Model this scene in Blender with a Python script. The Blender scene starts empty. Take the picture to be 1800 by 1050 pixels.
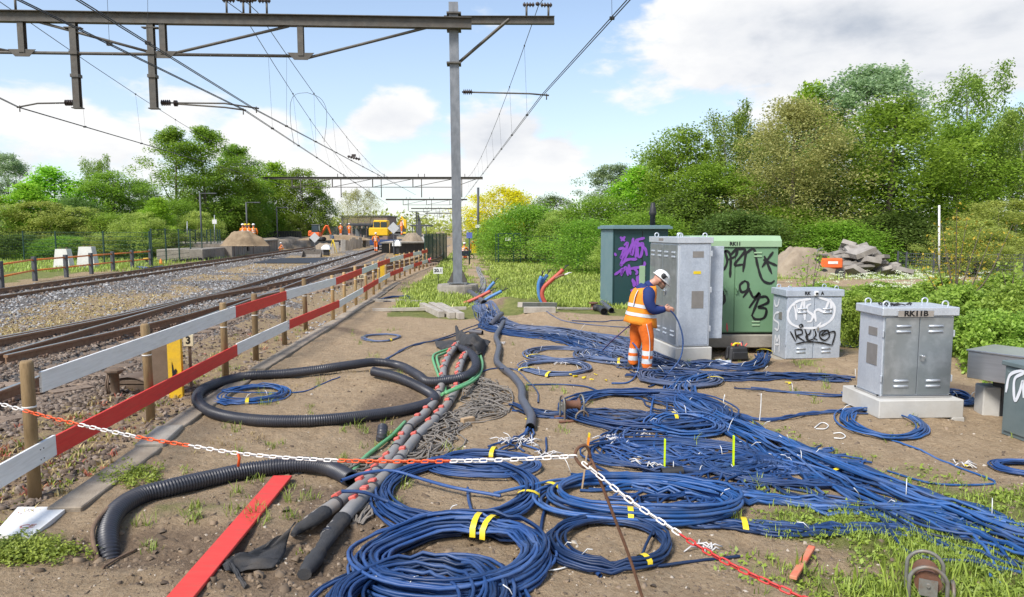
import bpy, bmesh, math, random
import numpy as np
from mathutils import Vector, Matrix, Euler
R = math.radians
random.seed(7); RNG = np.random.default_rng(7)
scene = bpy.context.scene
col = scene.collection

# ------------------------------------------------------------------ camera
F, CX, CY, HZ, HC = 1250.0, 900.0, 525.0, 405.0, 2.1      # the lens in pixels of an 1800 x 1050 frame, eye level row, eye height
PITCH = math.atan((CY - HZ) / F)
cam_d = bpy.data.cameras.new('camera'); cam = bpy.data.objects.new('camera', cam_d); col.objects.link(cam)
cam_d.sensor_width = 36.0; cam_d.lens = 36.0 * F / 1800.0
cam_d.clip_start = 0.05; cam_d.clip_end = 4000
cam.location = (0, 0, HC); cam.rotation_euler = (R(90) - PITCH, 0, 0)
scene.camera = cam
cp, sp = math.cos(PITCH), math.sin(PITCH)

def ray(px, py):
    a, b = (px - CX) / F, -(py - CY) / F
    return Vector((a, cp + b * sp, -sp + b * cp))
def G(px, py, z=0.0):
    "the point on the level z that stands at this spot"
    d = ray(px, py); t = (z - HC) / d.z
    return Vector((d.x * t, d.y * t, z))
def P(px, py, Y):
    d = ray(px, py); t = Y / d.y
    return Vector((d.x * t, Y, HC + d.z * t))
def VP(px, py, A, B):
    "the point above the ground line A-B"
    d = ray(px, py); n = Vector((B.y - A.y, A.x - B.x, 0))
    t = (Vector((A.x, A.y, 0)).dot(n)) / (Vector((d.x, d.y, 0)).dot(n))
    return Vector((d.x * t, d.y * t, HC + d.z * t))
def proj(x, y, z=0.0):
    w = y * cp - (z - HC) * sp; v = y * sp + (z - HC) * cp
    return CX + F * x / w, CY - F * v / w

# ------------------------------------------------------------------ sun and sky
SUN_EL, SUN_AZ = R(50), R(-138)      # azimuth measured from +Y (ahead) towards +X: the sun stands to the left and behind the camera
sun_dir = Vector((math.sin(SUN_AZ) * math.cos(SUN_EL), math.cos(SUN_AZ) * math.cos(SUN_EL), math.sin(SUN_EL)))
sd = bpy.data.lights.new('sun', 'SUN'); sun = bpy.data.objects.new('sun', sd); col.objects.link(sun)
sd.energy = 2.9; sd.angle = R(17); sd.color = (1.0, 0.95, 0.88)
sun.rotation_euler = (-sun_dir).to_track_quat('-Z', 'Y').to_euler()
scene.view_settings.view_transform = 'Standard'; scene.view_settings.look = 'None'
scene.view_settings.exposure = 0.88; scene.view_settings.gamma = 1.0
scene.view_settings.use_curve_mapping = False
scene.cycles.max_bounces = 6; scene.cycles.transparent_max_bounces = 12
scene.cycles.caustics_reflective = False; scene.cycles.caustics_refractive = False

world = bpy.data.worlds.new('World'); scene.world = world; world.use_nodes = True
def build_world():
    nt = world.node_tree; nt.nodes.clear(); N = nt.nodes; L = nt.links
    def n(t, **k):
        o = N.new(t)
        for a, b in k.items(): setattr(o, a, b)
        return o
    def math_(op, a, b=None, c=None, clamp=False):
        o = n('ShaderNodeMath', operation=op, use_clamp=clamp)
        for i, v in enumerate((a, b, c)):
            if v is None: continue
            if isinstance(v, (int, float)): o.inputs[i].default_value = v
            else: L.new(v, o.inputs[i])
        return o.outputs[0]
    sky = n('ShaderNodeTexSky', sky_type='NISHITA'); sky.sun_disc = False
    sky.sun_elevation = SUN_EL; sky.sun_rotation = SUN_AZ; sky.air_density = 1.0; sky.dust_density = 0.6; sky.ozone_density = 1.6
    tc = n('ShaderNodeTexCoord'); D = tc.outputs['Generated']
    sep = n('ShaderNodeSeparateXYZ'); L.new(D, sep.inputs[0])
    # cumulus: seen from below they are layered, so look the noise up with the height stretched
    mp = n('ShaderNodeMapping'); mp.inputs['Scale'].default_value = (1, 1, 2.3); L.new(D, mp.inputs['Vector'])
    def fbm(vec, sc, det=9, rough=0.56, dist=0.25):
        t = n('ShaderNodeTexNoise'); t.inputs['Scale'].default_value = sc; t.inputs['Detail'].default_value = det
        t.inputs['Roughness'].default_value = rough; t.inputs['Distortion'].default_value = dist
        L.new(vec, t.inputs['Vector']); return t.outputs['Fac']
    up = n('ShaderNodeVectorMath', operation='ADD'); up.inputs[1].default_value = (-0.035, -0.01, 0.11); L.new(mp.outputs[0], up.inputs[0])
    # large banks of cloud: the direction to the middle of each and how wide it spreads
    banks = [(90, 210, .12, .5), (330, 180, .12, .62), (470, 235, .12, .64), (610, 265, .11, .72), (680, 215, .08, .9), (870, 255, .09, .9), (215, 260, .11, .5), (970, 275, .07, .75), (780, 300, .13, .72), (520, 300, .12, .6),
             (1330, 70, .17, 1.0), (1540, 45, .21, 1.15), (1240, 150, .08, .4), (1740, 30, .17, 1.0), (1420, 190, .15, .55), (10, 290, .12, .45), (860, 10, .10, .3), (1700, -120, .25, .6), (200,-260,.3,.5)]
    cover = None
    for px, py, w, a in banks:
        d = ray(px, py).normalized()
        dv = n('ShaderNodeVectorMath', operation='SUBTRACT'); L.new(D, dv.inputs[0]); dv.inputs[1].default_value = d
        st = n('ShaderNodeVectorMath', operation='MULTIPLY'); st.inputs[1].default_value = (1, 1, 1.55); L.new(dv.outputs[0], st.inputs[0])
        ln = n('ShaderNodeVectorMath', operation='LENGTH'); L.new(st.outputs[0], ln.inputs[0])
        g = math_('MULTIPLY', math_('SUBTRACT', 1.0, math_('DIVIDE', ln.outputs['Value'], w * 1.5), clamp=True), a)
        cover = g if cover is None else math_('MAXIMUM', cover, g)
    # behind the camera and overhead the same broken cloud goes on
    back = math_('MULTIPLY', math_('SUBTRACT', 0.35, sep.outputs['Y'], clamp=True), 0.8)
    cover = math_('MAXIMUM', cover, math_('MULTIPLY', back, fbm(D, 1.4, 3)))
    def density(vec):
        nz = math_('ADD', math_('MULTIPLY', fbm(vec, 3.2), 0.8), math_('MULTIPLY', fbm(vec, 9.0, 8, .6), 0.32))
        return math_('ADD', math_('MULTIPLY', cover, 0.62), math_('SUBTRACT', nz, 0.78))
    d0 = density(mp.outputs[0]); d1 = density(up.outputs[0])
    ss = n('ShaderNodeMapRange', interpolation_type='SMOOTHSTEP'); L.new(d0, ss.inputs['Value'])
    ss.inputs['From Min'].default_value = -0.015; ss.inputs['From Max'].default_value = 0.085
    # what stands above (towards the light) shades what lies below
    sh = n('ShaderNodeMapRange'); L.new(math_('SUBTRACT', d1, d0), sh.inputs['Value'])
    sh.inputs['From Min'].default_value = -0.12; sh.inputs['From Max'].default_value = 0.16
    thick = n('ShaderNodeMapRange'); L.new(d0, thick.inputs['Value']); thick.inputs['From Min'].default_value = 0.1; thick.inputs['From Max'].default_value = 0.55
    grey = math_('ADD', math_('MULTIPLY', sh.outputs[0], 0.6), math_('MULTIPLY', thick.outputs[0], 0.58), clamp=True)
    cc = n('ShaderNodeValToRGB'); L.new(grey, cc.inputs[0])
    e = cc.color_ramp.elements; e[0].position = 0.2; e[0].color = (1.0, 1.0, 1.0, 1); e[1].position = 1.0; e[1].color = (0.46, 0.52, 0.62, 1)
    mid = cc.color_ramp.elements.new(0.55); mid.color = (0.84, 0.86, 0.90, 1)
    bg1 = n('ShaderNodeBackground'); L.new(sky.outputs[0], bg1.inputs['Color']); bg1.inputs['Strength'].default_value = 0.112
    # thin veil that whitens the blue towards the horizon comes with the summer air
    bg2 = n('ShaderNodeBackground'); L.new(cc.outputs[0], bg2.inputs['Color']); bg2.inputs['Strength'].default_value = 0.56
    veil = n('ShaderNodeBackground'); veil.inputs['Color'].default_value = (.80, .88, 1.0, 1); veil.inputs['Strength'].default_value = 0.55
    vf = n('ShaderNodeMapRange', interpolation_type='SMOOTHSTEP'); L.new(sep.outputs['Z'], vf.inputs['Value'])
    vf.inputs['From Min'].default_value = 0.55; vf.inputs['From Max'].default_value = -0.02; vf.inputs['To Max'].default_value = 0.46
    m0 = n('ShaderNodeMixShader'); L.new(vf.outputs[0], m0.inputs[0]); L.new(bg1.outputs[0], m0.inputs[1]); L.new(veil.outputs[0], m0.inputs[2])
    m1 = n('ShaderNodeMixShader'); L.new(ss.outputs[0], m1.inputs[0]); L.new(m0.outputs[0], m1.inputs[1]); L.new(bg2.outputs[0], m1.inputs[2])
    out = n('ShaderNodeOutputWorld'); L.new(m1.outputs[0], out.inputs[0])
build_world()

# ------------------------------------------------------------------ materials
MATS = {}
def lin(c): return tuple(c) + (1.0,) if len(c) == 3 else tuple(c)
def mat(name, c1, c2=None, rough=0.7, metal=0.0, scale=8.0, bump=0.0, bscale=None, detail=6, c3=None, c3_scale=1.2, c3_amt=0.5, stretch=None,
        spec=0.5, transl=0.0, vary=0.0, spangle=0.0, sheen=0.0, coat=0.0, tone=0.0):
    "plain procedural surface: two tones by noise, a third in larger stains, bump"
    if name in MATS: return MATS[name]
    m = bpy.data.materials.new(name); m.use_nodes = True; MATS[name] = m
    nt = m.node_tree; N = nt.nodes; L = nt.links; b = N['Principled BSDF']
    b.inputs['Roughness'].default_value = rough; b.inputs['Metallic'].default_value = metal
    b.inputs['Specular IOR Level'].default_value = spec
    if coat: b.inputs['Coat Weight'].default_value = coat
    tc = N.new('ShaderNodeTexCoord'); vec = tc.outputs['Object']
    if stretch:
        mp = N.new('ShaderNodeMapping'); mp.inputs['Scale'].default_value = stretch; L.new(vec, mp.inputs[0]); vec = mp.outputs[0]
    c2 = c2 or tuple(v * 0.8 for v in c1)
    nz = N.new('ShaderNodeTexNoise'); nz.inputs['Scale'].default_value = scale; nz.inputs['Detail'].default_value = detail; nz.inputs['Roughness'].default_value = 0.62
    L.new(vec, nz.inputs['Vector'])
    rp = N.new('ShaderNodeValToRGB'); L.new(nz.outputs['Fac'], rp.inputs[0])
    rp.color_ramp.elements[0].position = 0.34; rp.color_ramp.elements[1].position = 0.66
    rp.color_ramp.elements[0].color = lin(c1); rp.color_ramp.elements[1].color = lin(c2)
    out = rp.outputs[0]
    if spangle:
        vo = N.new('ShaderNodeTexVoronoi'); vo.inputs['Scale'].default_value = spangle; L.new(vec, vo.inputs['Vector'])
        mx = N.new('ShaderNodeMix'); mx.data_type = 'RGBA'; mx.blend_type = 'SOFT_LIGHT'; mx.inputs[0].default_value = 0.22
        L.new(out, mx.inputs[6]); bw = N.new('ShaderNodeRGBToBW'); L.new(vo.outputs['Color'], bw.inputs[0]); L.new(bw.outputs[0], mx.inputs[7]); out = mx.outputs[2]
        mr = N.new('ShaderNodeMapRange'); L.new(bw.outputs[0], mr.inputs[0]); mr.inputs[3].default_value = rough - .05; mr.inputs[4].default_value = rough + .06
        L.new(mr.outputs[0], b.inputs['Roughness'])
    if c3:
        n3 = N.new('ShaderNodeTexNoise'); n3.inputs['Scale'].default_value = c3_scale; n3.inputs['Detail'].default_value = 7; n3.inputs['Roughness'].default_value = .65; L.new(vec, n3.inputs['Vector'])
        r3 = N.new('ShaderNodeMapRange'); L.new(n3.outputs['Fac'], r3.inputs[0]); r3.inputs[1].default_value = .48; r3.inputs[2].default_value = .68; r3.inputs[4].default_value = c3_amt
        mx = N.new('ShaderNodeMix'); mx.data_type = 'RGBA'; L.new(r3.outputs[0], mx.inputs[0]); L.new(out, mx.inputs[6]); mx.inputs[7].default_value = lin(c3); out = mx.outputs[2]
    if vary:
        oi = N.new('ShaderNodeObjectInfo'); hs = N.new('ShaderNodeHueSaturation')
        mr = N.new('ShaderNodeMapRange'); L.new(oi.outputs['Random'], mr.inputs[0]); mr.inputs[3].default_value = 1 - vary; mr.inputs[4].default_value = 1 + vary
        L.new(mr.outputs[0], hs.inputs['Value']); L.new(out, hs.inputs['Color']); out = hs.outputs[0]
    if tone:      # every strand carries its own shade
        at = N.new('ShaderNodeAttribute'); at.attribute_name = 'tone'; hs = N.new('ShaderNodeHueSaturation'); mr = N.new('ShaderNodeMapRange'); L.new(at.outputs['Fac'], mr.inputs[0]); mr.inputs[3].default_value = 1 - tone; mr.inputs[4].default_value = 1 + tone * 1.05
        ms_ = N.new('ShaderNodeMapRange'); L.new(at.outputs['Fac'], ms_.inputs[0]); ms_.inputs[3].default_value = 1.12; ms_.inputs[4].default_value = 1.0; L.new(ms_.outputs[0], hs.inputs['Saturation']); L.new(mr.outputs[0], hs.inputs['Value']); L.new(out, hs.inputs['Color']); out = hs.outputs[0]
    L.new(out, b.inputs['Base Color'])
    if bump:
        bn = N.new('ShaderNodeTexNoise'); bn.inputs['Scale'].default_value = bscale or scale * 2.5; bn.inputs['Detail'].default_value = 8; bn.inputs['Roughness'].default_value = .65; L.new(vec, bn.inputs['Vector'])
        bp = N.new('ShaderNodeBump'); bp.inputs['Strength'].default_value = min(1.0, bump); bp.inputs['Distance'].default_value = 0.02; L.new(bn.outputs['Fac'], bp.inputs['Height']); L.new(bp.outputs[0], b.inputs['Normal'])
    if transl:
        tr = N.new('ShaderNodeBsdfTranslucent'); L.new(out, tr.inputs['Color']); ms = N.new('ShaderNodeMixShader'); ms.inputs[0].default_value = transl
        L.new(b.outputs[0], ms.inputs[1]); L.new(tr.outputs[0], ms.inputs[2]); L.new(ms.outputs[0], N['Material Output'].inputs[0])
    return m
LEAF_GAIN = 2.95
def leafmat(name, dark, light, tint=None, transl=0.48):
    "foliage: every leaf carries its own tone in the attribute 'tone'"
    dark, light, tint = [None if c is None else tuple(v * LEAF_GAIN for v in c) for c in (dark, light, tint)]
    m = bpy.data.materials.new(name); m.use_nodes = True; MATS[name] = m
    N = m.node_tree.nodes; L = m.node_tree.links; b = N['Principled BSDF']; b.inputs['Roughness'].default_value = 0.5; b.inputs['Specular IOR Level'].default_value = 0.35
    at = N.new('ShaderNodeAttribute'); at.attribute_name = 'tone'
    rp = N.new('ShaderNodeValToRGB'); L.new(at.outputs['Fac'], rp.inputs[0]); rp.color_ramp.elements[0].color = lin(dark); rp.color_ramp.elements[1].color = lin(light)
    if tint: e = rp.color_ramp.elements.new(0.93); e.color = lin(light); rp.color_ramp.elements[-1].color = lin(tint)
    oi = N.new('ShaderNodeObjectInfo'); hs = N.new('ShaderNodeHueSaturation'); mr = N.new('ShaderNodeMapRange'); L.new(oi.outputs['Random'], mr.inputs[0]); mr.inputs[3].default_value = .85; mr.inputs[4].default_value = 1.15
    L.new(mr.outputs[0], hs.inputs['Value']); L.new(rp.outputs[0], hs.inputs['Color'])
    mh = N.new('ShaderNodeMapRange'); L.new(oi.outputs['Random'], mh.inputs[0]); mh.inputs[3].default_value = .485; mh.inputs[4].default_value = .515; L.new(mh.outputs[0], hs.inputs['Hue'])
    L.new(hs.outputs[0], b.inputs['Base Color'])
    tr = N.new('ShaderNodeBsdfTranslucent'); L.new(hs.outputs[0], tr.inputs['Color']); ms = N.new('ShaderNodeMixShader'); ms.inputs[0].default_value = transl
    L.new(b.outputs[0], ms.inputs[1]); L.new(tr.outputs[0], ms.inputs[2]); L.new(ms.outputs[0], N['Material Output'].inputs[0])
    return m

# ------------------------------------------------------------------ scene objects
def tag(o, label=None, cat=None, group=None, kind=None):
    if label: o['label'] = label
    if cat: o['category'] = cat
    if group: o['group'] = group
    if kind: o['kind'] = kind
    return o
def thing(name, label, cat, loc=(0, 0, 0), rz=0.0, group=None):
    o = bpy.data.objects.new(name, None); o.empty_display_size = .2; col.objects.link(o)
    o.location = loc; o.rotation_euler = (0, 0, rz); return tag(o, label, cat, group)
def link(name, me, parent=None, loc=None, rot=None):
    o = bpy.data.objects.new(name, me); col.objects.link(o)
    if parent: o.parent = parent
    if loc is not None: o.location = loc
    if rot is not None: o.rotation_euler = rot
    return o
def copy_tree(o, parent=None):
    c = o.copy(); col.objects.link(c); c.parent = parent
    for ch in o.children: copy_tree(ch, c)
    return c

def npmesh(name, V, Fq, mats, smooth=False, tone=None, midx=None):
    "mesh from arrays; Fq is (n,3) or (n,4)"
    me = bpy.data.meshes.new(name); V = np.asarray(V, np.float32); Fq = np.asarray(Fq, np.int32); k = Fq.shape[1]
    me.vertices.add(len(V)); me.vertices.foreach_set('co', V.ravel())
    me.loops.add(Fq.size); me.loops.foreach_set('vertex_index', Fq.ravel())
    me.polygons.add(len(Fq)); me.polygons.foreach_set('loop_start', np.arange(0, Fq.size, k, dtype=np.int32)); me.polygons.foreach_set('loop_total', np.full(len(Fq), k, np.int32))
    if smooth: me.polygons.foreach_set('use_smooth', np.ones(len(Fq), bool))
    if midx is not None: me.polygons.foreach_set('material_index', np.asarray(midx, np.int32))
    for m in (mats if isinstance(mats, (list, tuple)) else [mats]): me.materials.append(m)
    me.update(calc_edges=True)
    if tone is not None:
        a = me.attributes.new('tone', 'FLOAT', 'POINT'); a.data.foreach_set('value', np.asarray(tone, np.float32))
    return me

def frame_along(pts):
    "positions and steady side/up vectors along a polyline"
    p = np.asarray([tuple(q) for q in pts], float); t = np.gradient(p, axis=0); t /= np.maximum(np.linalg.norm(t, axis=1, keepdims=True), 1e-9)
    up = np.array([0, 0, 1.0]); n0 = np.cross(t[0], up)
    if np.linalg.norm(n0) < .05: n0 = np.cross(t[0], np.array([0, 1.0, 0]))
    n = np.zeros_like(p); n[0] = n0 / np.linalg.norm(n0)
    for i in range(1, len(p)):
        v = n[i - 1] - t[i] * np.dot(n[i - 1], t[i]); n[i] = v / max(np.linalg.norm(v), 1e-9)
    return p, n, np.cross(n, t)
def smooth_path(pts, step=0.05, closed=False):
    "Catmull-Rom through the points, resampled"
    p = np.asarray([tuple(q) for q in pts], float)
    if len(p) < 3:
        k = max(2, int(np.linalg.norm(p[1] - p[0]) / step)); s = np.linspace(0, 1, k + 1)[:, None]; return p[0] * (1 - s) + p[1] * s
    q = np.vstack([2 * p[0] - p[1], p, 2 * p[-1] - p[-2]]); out = []
    for i in range(1, len(q) - 2):
        a, b, c, d = q[i - 1], q[i], q[i + 1], q[i + 2]; k = max(2, int(np.linalg.norm(c - b) / step)); s = np.linspace(0, 1, k, endpoint=False)[:, None]
        out.append(.5 * (2 * b + (c - a) * s + (2 * a - 5 * b + 4 * c - d) * s ** 2 + (3 * b - a - 3 * c + d) * s ** 3))
    out.append(p[-1:]); return np.vstack(out)

class MB:
    def __init__(s): s.v = []; s.f = []; s.m = []; s.sm = []
    def add(s, verts, faces, mi=0, sm=False):
        k = len(s.v); s.v += [tuple(q) for q in verts]; s.f += [tuple(i + k for i in f) for f in faces]; s.m += [mi] * len(faces); s.sm += [sm] * len(faces); return s
    def box(s, c, d, rz=0.0, b=0.0, mi=0, rot=None, taper=1.0):
        "box by centre and size; b = chamfer; taper scales the top"
        hx, hy, hz = d[0] / 2, d[1] / 2, d[2] / 2; M = rot if rot is not None else Matrix.Rotation(rz, 3, 'Z'); c = Vector(c)
        b = min(b, hx * .9, hy * .9, hz * .9)
        if b <= 0:
            v = [Vector((x * hx * (taper if z > 0 else 1), y * hy * (taper if z > 0 else 1), z * hz)) for z in (-1, 1) for y in (-1, 1) for x in (-1, 1)]
            f = [(0, 2, 3, 1), (4, 5, 7, 6), (0, 1, 5, 4), (2, 6, 7, 3), (0, 4, 6, 2), (1, 3, 7, 5)]
            return s.add([c + M @ q for q in v], f, mi)
        vs = []; idx = {}
        for z in (-1, 1):
            for y in (-1, 1):
                for x in (-1, 1):
                    k = taper if z > 0 else 1
                    for a in range(3):
                        q = [x * (hx * k - b), y * (hy * k - b), z * (hz - b)]; q[a] += (x, y, z)[a] * b
                        idx[x, y, z, a] = len(vs); vs.append(c + M @ Vector(q))
        f = []
        for a in range(3):
            for sg in (-1, 1):
                o = [i for i in range(3) if i != a]; ring = []
                for u, w in ((-1, -1), (1, -1), (1, 1), (-1, 1)):
                    k = [0, 0, 0]; k[a] = sg; k[o[0]] = u; k[o[1]] = w; ring.append(idx[k[0], k[1], k[2], a])
                flip = (sg < 0) ^ (a == 1); f.append(tuple(ring[::-1] if flip else ring))
        for a in range(3):
            o = [i for i in range(3) if i != a]
            for u in (-1, 1):
                for w in (-1, 1):
                    k0 = [0, 0, 0]; k0[o[0]] = u; k0[o[1]] = w; k1 = list(k0); k0[a] = -1; k1[a] = 1
                    f.append((idx[(*k0, o[0])], idx[(*k1, o[0])], idx[(*k1, o[1])], idx[(*k0, o[1])]))
        for x in (-1, 1):
            for y in (-1, 1):
                for z in (-1, 1): f.append((idx[x, y, z, 0], idx[x, y, z, 1], idx[x, y, z, 2]))
        return s.add(vs, f, mi)
    def tube(s, pts, r, n=8, caps=True, mi=0, sm=True, flat=1.0, close=False):
        p, a, b = frame_along(pts); k = len(p); rr = np.full(k, r) if np.isscalar(r) else np.asarray(r)
        th = np.arange(n) * 2 * np.pi / n
        V = p[:, None, :] + rr[:, None, None] * (np.cos(th)[None, :, None] * a[:, None, :] + flat * np.sin(th)[None, :, None] * b[:, None, :])
        fs = [(i * n + j, i * n + (j + 1) % n, (i + 1) * n + (j + 1) % n, (i + 1) * n + j) for i in range(k - 1) for j in range(n)]
        if close: fs += [((k - 1) * n + j, (k - 1) * n + (j + 1) % n, (j + 1) % n, j) for j in range(n)]
        s.add(V.reshape(-1, 3), fs, mi, sm)
        if caps and not close:
            z = len(s.v) - k * n; s.f += [tuple(z + j for j in range(n))[::-1], tuple(z + (k - 1) * n + j for j in range(n))]; s.m += [mi] * 2; s.sm += [False] * 2
        return s
    def cyl(s, a, b, r, n=10, r2=None, mi=0, sm=True):
        return s.tube([a, b], [r, r2 if r2 is not None else r], n, True, mi, sm)
    def loft(s, rings, caps=True, mi=0, sm=True):
        n = len(rings[0]); k = len(rings); z = len(s.v)
        fs = [(i * n + j, i * n + (j + 1) % n, (i + 1) * n + (j + 1) % n, (i + 1) * n + j) for i in range(k - 1) for j in range(n)]
        s.add([q for r in rings for q in r], fs, mi, sm)
        if caps: s.f += [tuple(z + j for j in range(n))[::-1], tuple(z + (k - 1) * n + j for j in range(n))]; s.m += [mi] * 2; s.sm += [False] * 2
        return s
    def prism(s, poly, A, B, mi=0, sm=False):
        "a flat outline poly (list of 3-D points) pushed by the vector B-A"
        o = Vector(B) - Vector(A); n = len(poly); bot = [Vector(q) for q in poly]; top = [q + o for q in bot]
        return s.add(bot + top, [tuple(range(n))[::-1], tuple(range(n, 2 * n))] + [(i, (i + 1) % n, n + (i + 1) % n, n + i) for i in range(n)], mi, sm)
    def ball(s, c, r, n=10, m=7, mi=0, sc=(1, 1, 1), zmin=-1.0):
        rings = []
        for i in range(m + 1):
            zz = zmin + (1 - zmin) * i / m; zz = max(-.9995, min(.9995, zz)); q = math.sqrt(1 - zz * zz)
            rings.append([(c[0] + r * sc[0] * q * math.cos(2 * math.pi * j / n), c[1] + r * sc[1] * q * math.sin(2 * math.pi * j / n), c[2] + r * sc[2] * zz) for j in range(n)])
        return s.loft(rings, True, mi, True)
    def mesh(s, name, mats, off=None):
        me = bpy.data.meshes.new(name); v = s.v
        if off is not None: v = [(a - off[0], b - off[1], c - off[2]) for a, b, c in v]
        me.from_pydata([tuple(map(float, q)) for q in v], [], s.f)
        for m in (mats if isinstance(mats, (list, tuple)) else [mats]): me.materials.append(m)
        me.polygons.foreach_set('material_index', s.m); me.polygons.foreach_set('use_smooth', s.sm); me.update(); return me
    def put(s, name, mats, parent=None, base=None):
        "one object; with a parent at loc (no rotation) the points are world points, base=False keeps them local"
        off = None
        if parent is not None and base is None:
            off = Vector(parent.location)
            if parent.parent: off = off + Vector(parent.parent.location)
            return link(name, s.mesh(name, mats, off), parent)
        if base is not None and base is not False:
            return link(name, s.mesh(name, mats, Vector(base)), parent, Vector(base) if parent is None else None)
        return link(name, s.mesh(name, mats), parent)

def arc(c, r, a0, a1, n, plane='xz'):
    o = []
    for i in range(n + 1):
        a = a0 + (a1 - a0) * i / n; u, w = r * math.cos(a), r * math.sin(a)
        o.append(Vector(c) + (Vector((u, 0, w)) if plane == 'xz' else Vector((u, w, 0)) if plane == 'xy' else Vector((0, u, w))))
    return o
def lerp(a, b, t): return a + (b - a) * t
def fnoise(x, y, seed=0):
    "cheap smooth noise for arrays"
    s = np.zeros_like(x, float); r = np.random.default_rng(seed)
    for k in range(7):
        a = r.uniform(0, 2 * np.pi, 3); f = .7 * 1.75 ** k
        s += (np.sin(f * (x * np.cos(a[0]) + y * np.sin(a[0])) + a[1] + 1.7 * np.sin(f * .6 * (y * np.cos(a[2]) - x * np.sin(a[2])))) ) / 1.55 ** k
    return s / 2.4
# ------------------------------------------------------------------ the ground, one sheet out to the horizon
def seg_d(x, y, A, B):
    "signed sideways distance and along-parameter of points from the line A-B (positive to the right)"
    d = Vector((B.x - A.x, B.y - A.y)); l = d.length; ux, uy = d.x / l, d.y / l
    return (x - A.x) * uy - (y - A.y) * ux, (x - A.x) * ux + (y - A.y) * uy
KERB_A, KERB_B = G(100, 905), G(700, 497)
TRK_A, TRK_B = G(0, 650, .3), G(667, 438, .3)               # middle of the right-hand track
LTR_A, LTR_B = G(0, 513, .3), G(537, 436.5, .3)             # middle of the left-hand track
def blob(x, y, c, rx, ry=None, rz=0.0):
    ry = ry or rx; dx, dy = x - c.x, y - c.y; u = dx * math.cos(rz) + dy * math.sin(rz); w = -dx * math.sin(rz) + dy * math.cos(rz)
    return np.exp(-(u / rx) ** 2 - (w / ry) ** 2)
def smooth01(t): t = np.clip(t, 0, 1); return t * t * (3 - 2 * t)
HUMPS = [(G(665, 672), 1.0, .55, .10), (G(560, 640), .8, .5, .05), (G(905, 545), 1.0, .9, .34), (G(960, 560), .9, .6, .16), (G(700, 690), .5, .35, .05), (G(1560, 735), .9, .5, .07), (G(1700, 650), 1.1, .8, .30), (G(1640,690), .8,.6,.1),
         (G(1500, 640), 1.2, .6, .05), (G(260, 960), .7, .35, -.06), (G(420, 900), .7, .4, .04), (G(620, 960), .5, .3, -.05), (G(760, 690), .6, 1.6, -.07), (G(690, 770), .5, .8, -.07)]
_fr = np.random.default_rng(15)
STEPS = np.array([(q.x, q.y, a) for q, a in [(G(px, py), a) for px, py, a in zip(np.concatenate([_fr.uniform(250, 900, 70), _fr.uniform(900, 1780, 60)]), np.concatenate([_fr.uniform(560, 1040, 70), _fr.uniform(600, 1040, 60)]), _fr.uniform(0, 3.1, 130))]])
def prints(x, y):
    "shallow footprints trodden into the sand"
    dx, dy = x[:, None] - STEPS[:, 0], y[:, None] - STEPS[:, 1]; c, s = np.cos(STEPS[:, 2]), np.sin(STEPS[:, 2]); u, w = (dx * c + dy * s) / .15, (dy * c - dx * s) / .06; e = u * u + w * w
    return (-.022 * np.exp(-e ** 2) + .010 * np.exp(-(e - 1.8) ** 2 * 2)).sum(1)
def height(x, y):
    x = np.asarray(x, float); y = np.asarray(y, float)
    near = smooth01((60 - y) / 40)
    h = near * (0.024 * fnoise(x * 1.1, y * 1.1, 1) + 0.014 * fnoise(x * 4, y * 4, 2) + 0.012 * np.abs(fnoise(x * 6.5, y * 5.5, 4)) + .008 * fnoise(x * 13, y * 12, 6) * (y < 14))
    k = (y > 3) & (y < 13) & (np.abs(x) < 8)
    if k.any(): h[k] += prints(x[k], y[k])
    for c, rx, ry, a in HUMPS: h = h + a * blob(x, y, c, rx, ry) * (1 + .25 * fnoise(x * 5, y * 5, 3))
    sk, _ = seg_d(x, y, KERB_A, KERB_B); st, _ = seg_d(x, y, TRK_A, TRK_B); sl, _ = seg_d(x, y, LTR_A, LTR_B)
    bed = smooth01((-sk - .15) / .8)                       # left of the kerb the trackside gravel begins
    h = h * (1 - .6 * bed) + bed * .03
    h = h + .08 * smooth01((2.2 - np.abs(st)) / .6) + .10 * smooth01((2.0 - np.abs(sl)) / .6)
    h = h + .05 * bed * smooth01((st < 0) * (sl > 0) * 1.0)
    return h
def Hz(p): return float(height(np.array([p.x]), np.array([p.y]))[0])
def GH(px, py, dz=0.0):
    p = G(px, py); 
    for _ in range(3): p = G(px, py, Hz(p))
    p.z += dz; return p

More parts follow.
